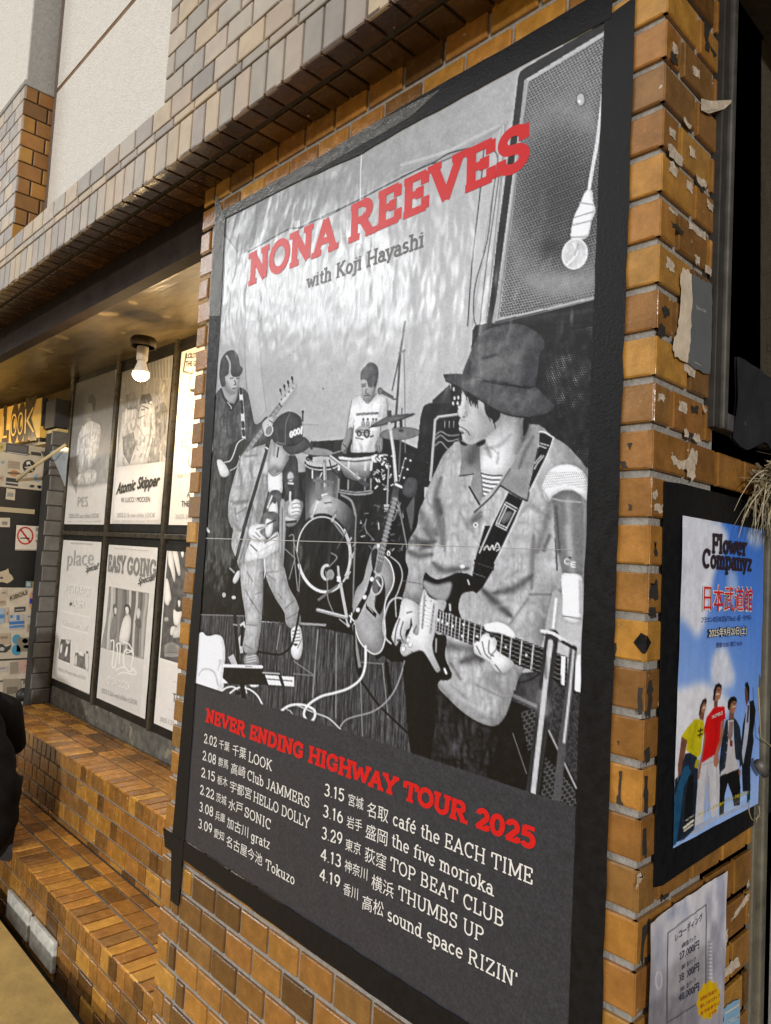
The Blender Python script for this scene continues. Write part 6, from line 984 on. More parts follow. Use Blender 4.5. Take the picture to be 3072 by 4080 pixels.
def d_as(c):
    F_ = lambda p, *a, **k: c.fill(PP(p), *a, **dict(dict(smooth=False, vol=.22), **k)); L_ = lambda p, w, g, **k: c.line(PP(p), w, g, **k)
    F_([(895, 300), (1300, 300), (1215, 1180), (860, 1220)], .52, n=.12, tex=c.streak, smooth=False); F_([(900, 820), (1000, 790), (1230, 1180), (858, 1215), (880, 1000)], .82, n=.05)
    for i in range(9): L_([(1060 + i * 24, 440), (1075 + i * 22, 560)], 5, .36, a=.7)
    for q, g in (([(890, 880), (930, 780), (1000, 780), (1010, 900), (960, 1000), (900, 1010)], .86), ([(905, 760), (920, 690), (985, 670), (1010, 730), (1000, 790), (940, 800)], .50), ([(1010, 840), (1060, 720), (1110, 720), (1140, 800), (1140, 1100), (1100, 1190), (1020, 1190), (1040, 1050), (1005, 960)], .88), ([(1020, 760), (1040, 690), (1100, 680), (1120, 730), (1080, 750)], .34), ([(1140, 780), (1200, 740), (1230, 800), (1215, 960), (1180, 1020), (1140, 960)], .46), ([(1140, 620), (1165, 570), (1215, 580), (1230, 650), (1210, 720), (1170, 730)], .60), ([(900, 1000), (980, 960), (1000, 1050), (950, 1200), (905, 1120)], .56), ([(1120, 1000), (1180, 1030), (1170, 1180), (1080, 1190)], .58)): F_(q, g, n=.22, tex=c.fold)
    for q in ([(1020, 800), (1015, 860), (1060, 840)], [(1000, 900), (1060, 1000)], [(1110, 820), (1100, 1000), (1060, 1150)], [(930, 900), (950, 1000)], [(1150, 650), (1190, 690)]): L_(q, 5, .42, soft=True)
    for q in ([(1040, 800), (1062, 796)], [(1045, 770), (1090, 790)], [(1080, 745), (1110, 760)]): L_(q, 4, .3)
    for i in range(70): x, y = RNG.uniform(890, 1215), RNG.uniform(560, 1190); L_([(x, y), (x + RNG.uniform(-16, 16), y + RNG.uniform(10, 50))], RNG.uniform(6, 12), RNG.choice([.3, .45, .6, .8, .9]), a=.8, soft=True)
    F_([(855, 1216), (1216, 1178), (1195, 1650), (825, 1650)], .90, n=.03, smooth=False)
recess_poster('poster of seated people, lettered Atomic Skipper', -2.965, -2.448, -.095, .640, d_as, [tx(PP, 'Atomic', (856, 1418), (1000, 1384), 78, .055, dict(kind='sans', bold=.03, shear=.35)), tx(PP, 'Skipper', (1010, 1378), (1178, 1352), 82, .055, dict(kind='sans', bold=.03, shear=.35)), tx(PP, 'W: LUCCI / MOCKEN', (892, 1478), (1105, 1473), 36, .06, dict(kind='sans')), tx(PP, '2025.2.16 sun chiba LOOK', (862, 1586), (1145, 1586), 32, .45), tx(PP, 'adv 3,500 / door 4,000', (845, 1618), (1165, 1618), 10, .55)])
def d_lo(c):
    F_ = lambda p, *a, **k: c.fill(PP(p), *a, **k); L_ = lambda p, w, g=.12, **k: c.line(PP(p), w, g, **k)
    F_([(1310, 300), (1500, 250), (1460, 1680), (1240, 1680)], .88, n=.02, smooth=False); F_([(1425, 600), (1500, 560), (1500, 1250), (1410, 1250)], .72)
    L_([(1368, 385), (1345, 520), (1400, 535), (1425, 530)], 3, smooth=False); L_([(1372, 385), (1352, 515), (1402, 525)], 2, smooth=False)
    for q in ([(1420, 500), (1400, 560), (1385, 640)], [(1385, 640), (1440, 660)], [(1400, 660), (1395, 700), (1420, 720)], [(1390, 700), (1380, 780), (1350, 850), (1345, 890), (1370, 870), (1395, 820)], [(1365, 800), (1390, 790)], [(1370, 960), (1360, 1010), (1335, 1030), (1340, 1065), (1380, 1070), (1390, 1130), (1385, 1180), (1400, 1215)], [(1375, 955), (1395, 1000), (1420, 1040)], [(1340, 1040), (1375, 1030)]): L_(q, 2.6)
    F_([(1395, 650), (1445, 640), (1440, 665), (1410, 670)], .1); L_([(1410, 680), (1400, 690), (1415, 700)], 2.5)
recess_poster('cream poster with line drawn hands, top right of the recess board', -2.375, -1.860, -.097, .640, d_lo, [tx(PP, 'LOLITA', (1373, 422), (1466, 418), 36, .05, SB), tx(PP, 'THE GELATO', (1367, 482), (1530, 474), 38, .05, SB), tx(PP, '未遠いつでも', (1303, 1296), (1425, 1290), 24, .35), tx(PP, 'A', (1375, 1440), (1400, 1440), 40, .05), tx(PP, 'THE END', (1335, 1508), (1470, 1508), 42, .05, SB), tx(PP, '2025.2.23', (1290, 1596), (1425, 1596), 32, .45)])
def d_pl(c):
    F_ = lambda p, *a, **k: c.fill(PL(p), *a, **k); L_ = lambda p, w, g, **k: c.line(PL(p), w, g, **k)
    L_([(645, 1130), (940, 1200)], 4, .97); L_([(635, 1285), (915, 1365)], 4, .97)
    F_([(635, 1420), (735, 1432), (725, 1670), (605, 1625), (612, 1560)], .30, n=.2, smooth=False); F_([(690, 1500), (705, 1505), (695, 1590), (672, 1595)], .9); F_([(630, 1480), (650, 1480), (640, 1560), (620, 1560)], .8); F_([(680, 1430), (730, 1440), (700, 1480)], .75)
    F_([(780, 1560), (870, 1570), (925, 1600), (912, 1745), (768, 1690)], .38, n=.2, smooth=False); F_([(835, 1530), (860, 1560), (870, 1600), (815, 1580)], .85); F_([(885, 1570), (920, 1560), (915, 1740), (885, 1720)], .80, n=.1); F_([(780, 1600), (800, 1590), (795, 1690), (770, 1680)], .75); F_([(895, 1545), (912, 1550), (908, 1570), (895, 1568)], .2)
    for i in range(14): L_([(562 + i * 27, 1838 + i * 11), (575 + i * 27, 1843 + i * 11)], 3, .5)
    L_([(740, 430), (960, 440)], 7, .70, a=.5)
recess_poster('white poster lettered place Special with two small band photos', -3.548, -3.045, -.915, -.185, d_pl, [tx(PL, 'place', (700, 660), (972, 655), 160, .46), tx(PL, 'Special!', (893, 728), (1030, 692), 62, .10, dict(kind='sans', bold=.015, shear=.35)), tx(PL, 'ABSTRACT', (672, 930), (950, 985), 90, .90, SB), tx(PL, 'MASH', (720, 1080), (880, 1100), 80, .90, SB), tx(PL, 'Universal', (640, 1270), (915, 1335), 60, .90, dict(kind='sans', bold=.02, shear=.3)), tx(PL, '2025.2.19 wed chiba LOOK', (605, 1745), (890, 1845), 34, .50), tx(PL, 'chiba LOOK 35th Anniversary', (740, 434), (960, 444), 14, .45)])
def d_eg(c):
    F_ = lambda p, *a, **k: c.fill(PW(p), *a, **k); L_ = lambda p, w, g, **k: c.line(PW(p), w, g, **k)
    F_([(198, 786), (568, 850), (518, 1460), (120, 1350), (170, 1100)], .55, n=.1, smooth=False)
    for i in range(17):
        x = 205 + i * 21; g = RNG.choice([.25, .35, .5, .72, .85]); L_([(x, 795 + i * 4), (x - 4, 960), (x - 22, 1080), (x - 34, 1250), (x - 40, 1350 + i * 5)], 9, g, a=.75)
    F_([(235, 960), (265, 950), (275, 1000), (262, 1060), (240, 1040)], .30); F_([(246, 990), (268, 985), (266, 1040), (250, 1040)], .74); F_([(338, 965), (370, 950), (392, 980), (390, 1040), (340, 1010)], .16); F_([(345, 985), (372, 975), (382, 1020), (362, 1055)], .82); F_([(330, 1080), (390, 1060), (400, 1150), (370, 1310), (290, 1300)], .86, n=.04); F_([(450, 1010), (475, 985), (490, 1030), (472, 1090), (455, 1070)], .74); F_([(440, 1100), (485, 1090), (490, 1170), (450, 1150)], .28); F_([(225, 1090), (265, 1070), (262, 1250), (205, 1260)], .42, n=.1)
    F_([(120, 1350), (440, 1440), (520, 1465), (480, 2010), (90, 1830)], .84, n=.03, smooth=False)
    for q in ([(215, 1290), (240, 1290), (235, 1420), (225, 1520), (250, 1530), (275, 1400), (270, 1320), (300, 1330), (290, 1500)], [(330, 1300), (380, 1320), (410, 1380), (350, 1370), (330, 1440), (340, 1540)], [(360, 1400), (420, 1400), (400, 1540), (430, 1540)], [(260, 1560), (330, 1530), (380, 1570), (430, 1560), (440, 1600), (330, 1580), (280, 1600)]): L_(q, 5, .97)
    for i in range(26): L_([(100 + i * 17, 1828 + i * 7.6), (108 + i * 17, 1832 + i * 7.6)], 6, RNG.choice([.25, .5, .6]))
recess_poster('poster with a distorted band photo, lettered EASY GOING Special', -2.960, -2.455, -.915, -.195, d_eg, [tx(PW, 'EASY', (190, 648), (350, 668), 165, .27, dict(kind='slab', w=.2, ser=.4)), tx(PW, 'GOING', (366, 672), (632, 712), 168, .27, dict(kind='slab', w=.2, ser=.4)), tx(PW, 'Special!', (470, 765), (632, 722), 60, .07, dict(kind='sans', bold=.015, shear=.35)), tx(PW, 'DOACOCK', (190, 1680), (408, 1750), 62, .93, SB), tx(PW, '2025.2.26 wed chiba LOOK', (128, 1765), (465, 1888), 42, .42), tx(PW, 'chiba LOOK 35th Anniversary event', (255, 436), (570, 458), 14, .45)])
def d_th(c):
    F_ = lambda p, *a, **k: c.fill(PW(p), *a, **k); L_ = lambda p, w, g, **k: c.line(PW(p), w, g, **k)
    F_([(745, 455), (1100, 470), (1050, 1560), (670, 1445)], .24, n=.14, smooth=False)
    for q in ([(748, 455), (780, 458), (800, 560), (812, 700), (800, 745), (770, 640), (748, 570)], [(785, 460), (830, 465), (855, 600), (858, 680), (838, 680), (810, 580)], [(865, 465), (890, 465), (885, 515), (872, 510)], [(725, 720), (750, 740), (775, 890), (765, 920), (750, 960), (735, 960), (718, 940), (712, 900)]): F_(q, .88, n=.03)
    F_([(830, 900), (855, 890), (868, 960), (866, 1030), (815, 1015), (820, 950)], .12); F_([(835, 920), (858, 915), (858, 965), (842, 975)], .82); F_([(795, 1000), (830, 1020), (880, 1020), (860, 1090), (850, 1150), (800, 1130)], .88); F_([(710, 1080), (740, 1070), (750, 1100), (720, 1110)], .6); F_([(775, 1160), (820, 1160), (800, 1230), (765, 1230)], .8); F_([(830, 1150), (880, 1140), (900, 1230), (790, 1260)], .76, n=.1)
    for i in range(12): L_([(715, 1330 + i * 9), (780, 1300 + i * 12), (850, 1340 + i * 8)], 2.5, RNG.choice([.45, .6, .7]))
    F_([(668, 1445), (1050, 1560), (1000, 2300), (620, 2050)], .90, n=.03, smooth=False)
recess_poster('dark picture poster with pale hands, bottom right of the recess board', -2.375, -1.865, -.915, -.205, d_th, [tx(PW, 'TEN', (790, 1850), (890, 1880), 80, .12), tx(PW, '2025.1.31', (672, 2030), (800, 2075), 42, .45), tx(PW, 'ー', (752, 1930), (810, 1942), 10, .2), tx(PW, 'ー', (790, 1668), (850, 1682), 10, .2)])
# ---- colour poster on the side of the pillar
fp = thing('concert_poster', 'colour poster lettered Flower Companyz with four men under a blue sky', 'poster', (0.0, .24, -.59))
def d_fp(c):
    F_ = lambda z, p, *a, **k: c.fill(z(p), *a, **k); L_ = lambda z, p, w, g, **k: c.line(z(p), w, g, **k)
    BL, WH = (.20, .42, .80), (.86, .87, .92); ALL = [(2500, 1900), (3300, 1900), (3300, 3500), (2500, 3500)]
    c.fill(ALL, grad=(2700, 2100, (.26, .47, .84), 2700, 3200, (.62, .74, .95)), smooth=False); c.fill(ALL, grad=(2660, 2500, (.55, .68, .93), 2960, 2350, (.22, .45, .86)), smooth=False, a=.5)
    for q, a in (([(640, 1030), (860, 1080), (940, 1180), (850, 1400), (820, 1600), (760, 1790), (680, 1720), (620, 1600)], .95), ([(860, 1080), (900, 1100), (880, 1250), (800, 1250)], .7), ([(1060, 1130), (1165, 1150), (1160, 1220), (1080, 1220)], .7), ([(850, 1900), (920, 1860), (960, 1960), (980, 2080), (900, 2130), (830, 2060)], .9), ([(940, 1360), (980, 1380), (1000, 1500), (950, 1600), (930, 1480)], .5), ([(620, 2180), (700, 2110), (800, 2090), (900, 2140), (960, 2240), (800, 2400), (600, 2400)], .95)): F_(B1, q, WH, a=a, soft=9, n=.08)
    F_(D1, [(590, 130), (700, 70), (790, 60), (850, 150), (820, 400), (600, 700)], WH, a=.95, soft=8, n=.06)
    F_(D1, [(760, 560), (640, 600), (580, 1080), (740, 1000), (780, 800)], (.88, .88, .90), a=0)
    SK, SKD = (.62, .40, .28), (.40, .24, .17); DK = (.07, .08, .10)
    Q = Vw(2650, 2680, 1.757); F = lambda p, g, **k: c.fill(Q(p), g, smooth=False, **k); L = lambda p, w, g, **k: c.line(Q(p), w, g, **k)
    # man in a dark jacket, far right
    F([(545, 290), (578, 200), (600, 190), (614, 250), (612, 330), (600, 420), (606, 470), (585, 640), (585, 820), (530, 828), (525, 640), (520, 480), (530, 360)], (.06, .075, .11), n=.03); F([(578, 205), (604, 190), (620, 260), (612, 330), (590, 400), (572, 330)], (.04, .045, .055)); F([(556, 240), (578, 205), (576, 340), (560, 480), (535, 640), (525, 560), (540, 400)], (.66, .69, .78), n=.06); L([(570, 230), (560, 340)], 7, (.2, .22, .3)); F([(542, 110), (556, 90), (574, 110), (572, 190), (556, 234), (546, 190)], (.38, .24, .19), n=.04); F([(543, 90), (548, 68), (566, 66), (578, 100), (577, 190), (570, 200), (566, 130), (556, 108)], (.05, .04, .045)); F([(560, 820), (582, 822), (580, 880), (556, 912)], (.05, .2, .22))
    # man in a denim jacket
    F([(368, 720), (430, 690), (505, 668), (516, 800), (508, 920), (470, 930), (456, 850), (424, 765), (404, 850), (398, 980), (366, 1000)], (.045, .045, .055), n=.03); F([(415, 330), (470, 312), (488, 330), (512, 380), (524, 520), (525, 640), (510, 660), (508, 610), (478, 600), (468, 340), (430, 345), (430, 480), (412, 600), (404, 690), (368, 712), (362, 640), (380, 500), (400, 400)], (.105, .145, .19), n=.07); F([(430, 330), (468, 326), (470, 470), (480, 590), (502, 640), (500, 670), (372, 716), (376, 690), (405, 660), (420, 560), (432, 450)], (.75, .74, .76), n=.05); F([(440, 340), (466, 340), (464, 420), (450, 470), (428, 460), (434, 400)], (.50, .40, .40), n=.12); F([(442, 470), (460, 470), (460, 512), (442, 512)], (.45, .14, .12))
    F([(436, 320), (470, 326), (470, 270), (440, 262)], (.46, .30, .22)); F([(430, 200), (452, 180), (485, 190), (486, 240), (470, 282), (446, 278), (430, 248)], (.62, .42, .32), n=.05); F([(426, 240), (428, 200), (446, 170), (470, 163), (488, 180), (488, 205), (472, 196), (452, 204), (442, 250), (434, 262)], (.05, .04, .045)); L([(462, 238), (478, 232)], 4, (.88, .82, .78)); L([(455, 212), (484, 210)], 2.5, (.15, .1, .08)); L([(470, 215), (474, 228)], 2, (.4, .25, .2)); L([(440, 240), (450, 275)], 8, (.4, .26, .2), a=.7, soft=True)
    for y in (372, 430, 484, 550, 625): F([(430 - (y - 372) * .11, y), (437 - (y - 372) * .11, y), (437 - (y - 372) * .11, y + 8), (430 - (y - 372) * .11, y + 8)], (.7, .7, .72))
    F([(505, 672), (518, 680), (514, 736), (502, 700)], (.55, .36, .28))
    # man in red
    F([(245, 615), (320, 572), (362, 600), (366, 730), (366, 900), (350, 990), (316, 1010), (282, 740), (262, 900), (256, 1040), (195, 1070), (200, 860), (222, 720)], (.76, .76, .80), n=.06); L([(285, 640), (270, 820), (262, 1000)], 9, (.55, .56, .64), a=.7, soft=True); L([(345, 640), (350, 800)], 8, (.56, .57, .64), a=.7, soft=True); L([(290, 720), (290, 960)], 5, (.6, .62, .68)); L([(250, 640), (355, 610)], 3, (.6, .6, .66))
    F([(330, 240), (355, 236), (405, 234), (412, 320), (380, 340), (368, 460), (352, 560), (300, 590), (246, 626), (246, 560), (262, 480), (258, 400), (278, 310)], (.78, .04, .05), n=.05); L([(350, 300), (330, 560)], 16, (.6, .02, .03), a=.5, soft=True); L([(300, 330), (280, 520)], 14, (.88, .10, .10), a=.5, soft=True)
    F([(382, 338), (404, 330), (398, 420), (372, 520), (358, 560), (362, 620), (346, 660), (326, 640), (328, 590), (345, 530), (366, 470)], (.62, .42, .33), n=.06); F([(262, 420), (274, 410), (268, 480), (244, 620), (226, 740), (214, 740), (226, 640), (248, 540)], (.60, .40, .31), n=.05); F([(330, 238), (356, 236), (360, 200), (332, 190)], (.44, .28, .21)); F([(334, 120), (352, 92), (378, 96), (386, 130), (376, 176), (356, 200), (334, 186)], (.64, .43, .33), n=.05); F([(322, 190), (328, 120), (342, 84), (366, 70), (386, 86), (387, 118), (372, 96), (352, 104), (340, 150), (336, 196)], (.045, .04, .045)); L([(350, 150), (368, 146)], 5, (.9, .84, .8)); L([(350, 118), (380, 116)], 2.5, (.14, .1, .08)); L([(366, 122), (370, 140)], 2, (.4, .25, .2)); L([(340, 160), (344, 195)], 8, (.42, .27, .2), a=.7, soft=True)
    # man in yellow
    F([(130, 560), (190, 560), (225, 620), (218, 680), (214, 800), (190, 1090), (120, 1160), (62, 1180), (36, 1215), (40, 1020), (60, 820), (100, 660)], (.085, .135, .20), n=.06); F([(118, 660), (150, 640), (168, 690), (120, 800), (96, 1000), (66, 1190), (36, 1212), (42, 1010), (60, 850)], (.10, .30, .44), n=.05); F([(60, 740), (82, 720), (58, 850), (54, 870)], (.05, .06, .10)); F([(150, 720), (190, 700), (180, 1000), (120, 1140), (130, 900)], (.04, .055, .075), n=.02); F([(128, 560), (190, 550), (212, 590), (180, 680), (150, 640), (112, 650), (118, 600)], (.11, .15, .22), n=.05); F([(205, 600), (226, 606), (218, 668), (192, 656)], (.66, .62, .06))
    F([(178, 340), (192, 322), (228, 322), (258, 340), (262, 400), (246, 470), (238, 560), (218, 592), (150, 548), (132, 540), (140, 500), (104, 440), (140, 380)], (.74, .70, .05), n=.07); L([(200, 360), (170, 520)], 16, (.56, .52, .03), a=.6, soft=True); L([(230, 350), (216, 480)], 12, (.84, .80, .18), a=.6, soft=True); F([(104, 444), (142, 468), (126, 560), (108, 640), (104, 700), (82, 730), (80, 640), (96, 520)], (.44, .28, .20), n=.05); F([(226, 318), (256, 334), (262, 280), (232, 262)], (.46, .30, .22)); F([(232, 240), (252, 200), (276, 206), (276, 236), (262, 280), (240, 268)], (.63, .43, .33), n=.05); F([(222, 300), (232, 230), (250, 186), (272, 174), (280, 194), (276, 210), (256, 204), (242, 244), (236, 290)], (.16, .11, .09)); L([(254, 244), (270, 238)], 5, (.9, .84, .8)); L([(254, 216), (276, 212)], 2.5, (.14, .1, .08)); L([(218, 404), (252, 396)], 5, (.12, .11, .04)); L([(216, 436), (250, 424)], 5, (.12, .11, .04)); L([(236, 384), (230, 450)], 4, (.12, .11, .04))
    # small print at the foot
    F([(195, 1060), (366, 990), (560, 900), (560, 930), (366, 1010), (170, 1130)], (.62, .63, .68), a=.55)
    for i in range(6): L([(200 + i * 3, 1010 + i * 17), (552 - i * 16, 860 + i * 16)], 2.0, (.86, .86, .86), a=.6)
    F([(112, 1060), (190, 1000), (186, 1070), (116, 1116)], (.05, .05, .055)); L([(120, 1080), (184, 1026)], 8, (.86, .85, .8)); L([(122, 1100), (180, 1056)], 6, (.86, .85, .8)); L([(134, 1030), (188, 990)], 3.5, (.75, .75, .72)); F([(164, 1110), (270, 1070), (265, 1080), (168, 1130)], (.7, .7, .72), a=.7)
cfp = Canvas(0, .0015, .086, .396, -.548, -.102, 210, 300, 3, .6, ss=2); d_fp(cfp); cfp.sheet('print', M_PAPER, fp, wave=.0006, grain=.05, lift=.0028, gain=1.06)
part('title_lettering', ink((.035, .022, .035)), fp, lambda b: (put_text(b, 'Flower', *B1([(822, 1272), (1044, 1290), (826, 1140)]), 0, 0, .0062, w=.2, ser=.3), put_text(b, 'Companyz', *B1([(762, 1365), (1075, 1388), (766, 1235)]), 0, 0, .0062, w=.2, ser=.3)) and None)
part('headline_outline', ink((.82, .80, .78)), fp, lambda b: put_text(b, '日本武道館', *B1([(762, 1640), (1082, 1640), (766, 1458)]), 0, 0, .0058, 'sans', bold=.028, box='all'))
part('headline_lettering', ink((.72, .02, .02)), fp, lambda b: put_text(b, '日本武道館', *B1([(768, 1630), (1076, 1632), (772, 1466)]), 0, 0, .0064, 'sans', bold=.0, box='all'))
part('subtitle_lettering', ink((.03, .05, .20)), fp, lambda b: put_text(b, 'フラカンの日本武道館Part2 ~超・今が旬~', *B1([(755, 1708), (1075, 1690), (757, 1668)]), 0, 0, .0060, 'sans', bold=.012, box='all'))
part('time_lettering', ink((.03, .05, .20)), fp, lambda b: put_text(b, '開場15:30 / 開演16:30', *B1([(852, 1864), (1014, 1850), (853, 1830)]), 0, 0, .0060, 'sans', bold=.012, box='all'))
part('date_outline', ink((.03, .025, .03)), fp, lambda b: put_text(b, '2025年9月20日(土)', *B1([(794, 1814), (1046, 1790), (797, 1736)]), 0, 0, .0058, 'sans', bold=.075, box='all'))
part('date_lettering', ink((.84, .82, .74)), fp, lambda b: put_text(b, '2025年9月20日(土)', *B1([(800, 1808), (1040, 1785), (803, 1742)]), 0, 0, .0064, 'sans', bold=.012, box='all'))
part('ticket_lettering', ink((.72, .62, .03)), fp, lambda b: (put_text(b, 'チケット一般発売中', *D1([(750, 882), (912, 800), (750, 860)]), 0, 0, .0060, 'sans', bold=.015, box='all'), put_text(b, '一般チケット発売日:2025.5.24(土)', *D1([(918, 797), (1066, 738), (918, 768)]), 0, 0, .0060, 'sans', bold=.015, box='all')) and None)
part('shirt_lettering', ink((.80, .72, .70)), fp, lambda b: put_text(b, 'HUMBLE', *D1([(833, 258), (902, 228), (833, 236)]), 0, 0, .0060, 'sans', bold=.02))
part('black_backing', M_TAPE, fp, lambda b: b.prism([at(p, 0, .0012) for p in B1([(545, 818), (650, 832), (880, 890), (1225, 985)]) + [(3150, 2050), (3150, 3170)] + D1([(1145, 925), (900, 1085), (700, 1215), (540, 1325), (485, 1338), (497, 900), (520, 300), (525, 100)])], (.0012, 0, 0)))
# ---- price flyer, torn grey poster and other paper on the side
fl = thing('price_flyer', 'pale recording price flyer with a framed list and yellow burst under the colour poster', 'flyer', (0, .15, -1.0)); W8 = Vw(2600, 2900, 1.875)
def d_fl(c):
    F_ = lambda z, p, *a, **k: c.fill(z(p), *a, **k); L_ = lambda z, p, w, g, **k: c.line(z(p), w, g, **k)
    c.fill([(2400, 3300), (3000, 3300), (3000, 4400), (2400, 4400)], grad=(2600, 3600, (.84, .84, .88), 2600, 4100, (.62, .61, .66)), smooth=False, n=.05)
    for q, g in (([(105, 1360), (190, 1320), (190, 1400), (105, 1430)], (.62, .64, .74)), ([(210, 1310), (255, 1290), (255, 1400), (210, 1420)], (.66, .68, .78)), ([(385, 1250), (440, 1200), (430, 1450), (390, 1440)], (.68, .69, .76)), ([(460, 1150), (520, 1110), (520, 1500), (480, 1500)], (.64, .65, .74)), ([(430, 1440), (520, 1600), (520, 1900), (420, 1800)], (.60, .60, .66)), ([(0, 1520), (60, 1480), (100, 1700), (0, 1800)], (.70, .71, .78)), ([(-100, 1900), (100, 1800), (100, 2000), (-100, 2150)], (.66, .66, .72)), ([(100, 1800), (390, 1640), (390, 1950), (100, 2150)], (.60, .59, .62)), ([(-120, 2050), (300, 2000), (300, 2300), (-120, 2300)], (.52, .51, .55))): F_(W8, q, g, soft=5, n=.08, a=.8)
    for q in ([(105, 1530), (388, 1320), (385, 1950), (330, 1985)], [(105, 1530), (98, 2200), (320, 2060)]): L_(W8, q, 3.2, (.18, .18, .22), smooth=False)
    c.ring(*W8([(30, 1880)])[0], 14, 34, 5, (.84, .84, .86)); 
    for i in range(22): L_(W8, [(405 + (i % 2) * 14, 1600 + i * 14), (418 + (i % 2) * 14, 1598 + i * 14)], 6, (.86, .86, .88) if i % 2 else (.5, .5, .6))
    P = W8([(405, 2010)])[0]; F_(W8, [(405 + (90 if i % 2 else 76) * math.cos(i * math.pi / 11), 2030 + (150 if i % 2 else 128) * math.sin(i * math.pi / 11) - .35 * (90 if i % 2 else 76) * math.cos(i * math.pi / 11)) for i in range(22)], (.84, .68, .06), smooth=False)
cfl = Canvas(0, .0015, .020, .276, -1.02, -.625, 150, 220, 3, .85, ss=2); d_fl(cfl)
cfl.sheet('print', M_PAPER, fl, wave=.0010, grain=.02, lift=.0022, curl=lambda U, Z: .006 * np.clip((.085 - U) / .07, 0, 1) ** 2 * np.clip((Z + 1.0) / .2, .3, 1))
part('price_lettering', ink((.05, .05, .09)), fl, lambda b: [put_text(b, t, *W8([a, e, (a[0], a[1] - h)]), 0, 0, .0046, 'sans', bold=.008, box='all') for t, a, e, h in (('レコーディング', (145, 1590), (350, 1425), 60), ('6時間パック', (195, 1640), (300, 1575), 40), ('27,000円', (175, 1735), (325, 1640), 68), ('8時間パック', (195, 1800), (300, 1735), 40), ('38,000円', (172, 1900), (325, 1805), 68), ('10時間パック', (185, 1965), (300, 1890), 40), ('48,000円', (170, 2045), (325, 1955), 68))] and None)
part('burst_lettering', ink((.50, .06, .03)), fl, lambda b: [put_text(b, t, *W8([a, e, (a[0], a[1] - 30)]), 0, 0, .0046, 'sans', bold=.015, box='all') for t, a, e in (('お得な割引あり!', (335, 2035), (455, 1965)), ('詳しくはスタッフ', (335, 2090), (480, 2000)), ('までお気軽に', (338, 2140), (480, 2055)), ('どうぞ!', (400, 2150), (455, 2115)))] and None)
def paper(name, label, z, pts, c, off=.0015, th=.0012, strips=()):
    b = MB(); P = ragged([at(p, 0, off) for p in z(pts)], 4, .0009)
    for p in P: p[0] = off
    b.prism(P, (th, 0, 0)); o = b.build(name, mat(name + '_stock', c, .7, noise=.12, nscale=40, bump=.1)); return tag(o, label, name.replace('_', ' '))
gt = thing('torn_poster', 'torn dark grey poster with a bare cream strip along its left side', 'poster', (0, .12, .12))
def torn(pts, m, nm, off):
    P = ragged([at(p, 0, off) for p in G1(pts)], 5, .0011)
    for p in P: p[0] = off
    part(nm, m, gt, lambda b: b.prism(P, (.001, 0, 0)))
torn([(235, 212), (300, 240), (430, 318), (425, 700), (410, 1145), (330, 1115), (200, 1040), (225, 880), (240, 600), (245, 380)], mat('grey_print', (.115, .125, .135), .6, noise=.12, nscale=30), 'print', .0022)
torn([(165, 155), (238, 210), (247, 400), (240, 700), (222, 880), (203, 1040), (90, 985), (72, 890), (125, 700), (145, 480), (142, 260)], mat('bare_cream_paper', (.62, .53, .42), .8, noise=.2, nscale=30, bump=.2), 'bare_paper', .0030)
part('lettering', ink((.45, .44, .42)), gt, lambda b: (put_text(b, 'Time to Get', *G1([(262, 540), (358, 580), (262, 508)]), 0, 0, .0036, w=.16), b.prism([at(p, 0, .0034) for p in G1([(275, 1028), (332, 1060), (332, 1066), (275, 1035)])], (.0003, 0, 0))) and None)
# curled flap of old paper
cb = MB(); Pq = [at(p, 0, .002) for p in A1([(780, 622), (830, 640), (935, 650), (890, 700), (820, 718), (780, 695)])]; ce = np.mean(Pq, 0)
for i, p in enumerate(Pq): p[0] = (.002, .004, .014, .010, .003, .002)[i]
cb.prism(Pq, (.0008, 0, 0)); tag(cb.build('paper_flap', M_SCRAP), 'curled cream paper flap sticking out of the side tiles near the metal frame', 'paper flap')
bf = paper('blue_flyer', 'pale blue flyer corner at the bottom edge beside the price flyer', D1, [(935, 2120), (960, 2085), (1035, 2050), (1032, 2250), (930, 2250)], (.22, .40, .58)); 
lb = MB(); put_text(lb, 'DRUM', *D1([(945, 2210), (1025, 2165), (945, 2180)]), 0, 0, .0031, kind='sans', bold=.01); lb.build('lettering', ink((.62, .64, .66)), bf)
part('white_band', ink((.6, .6, .58)), bf, lambda b: b.prism([at(p, 0, .0029) for p in D1([(945, 2135), (1033, 2080), (1033, 2092), (944, 2150)])], (.0003, 0, 0)))
rs = MB(); rs.lathe((at((703 / 1, 3094), 2, -1.048)[0], .33, -1.047), [(0, 0), (.027, 0), (.027, .0012), (0, .0012)], 24); 
cpt = at((325, 3132), 2, -1.047)
rs = MB(); rs.lathe(tuple(cpt), [(0, 0), (.030, 0), (.030, .0012), (0, .0012)], 28); ro = rs.build('round_sticker', mat('white_disc', (.66, .62, .56), .5)); tag(ro, 'round white sticker on the front edge of the upper ledge', 'sticker')
part('print', ink((.10, .10, .10)), ro, lambda b: (b.box((cpt[0] - .004, cpt[1] - .012, cpt[2] + .0015), (cpt[0] + .003, cpt[1] + .012, cpt[2] + .0018)), b.box((cpt[0] - .004, cpt[1] - .012, cpt[2] + .0016), (cpt[0] + .010, cpt[1] - .008, cpt[2] + .0019))) and None)
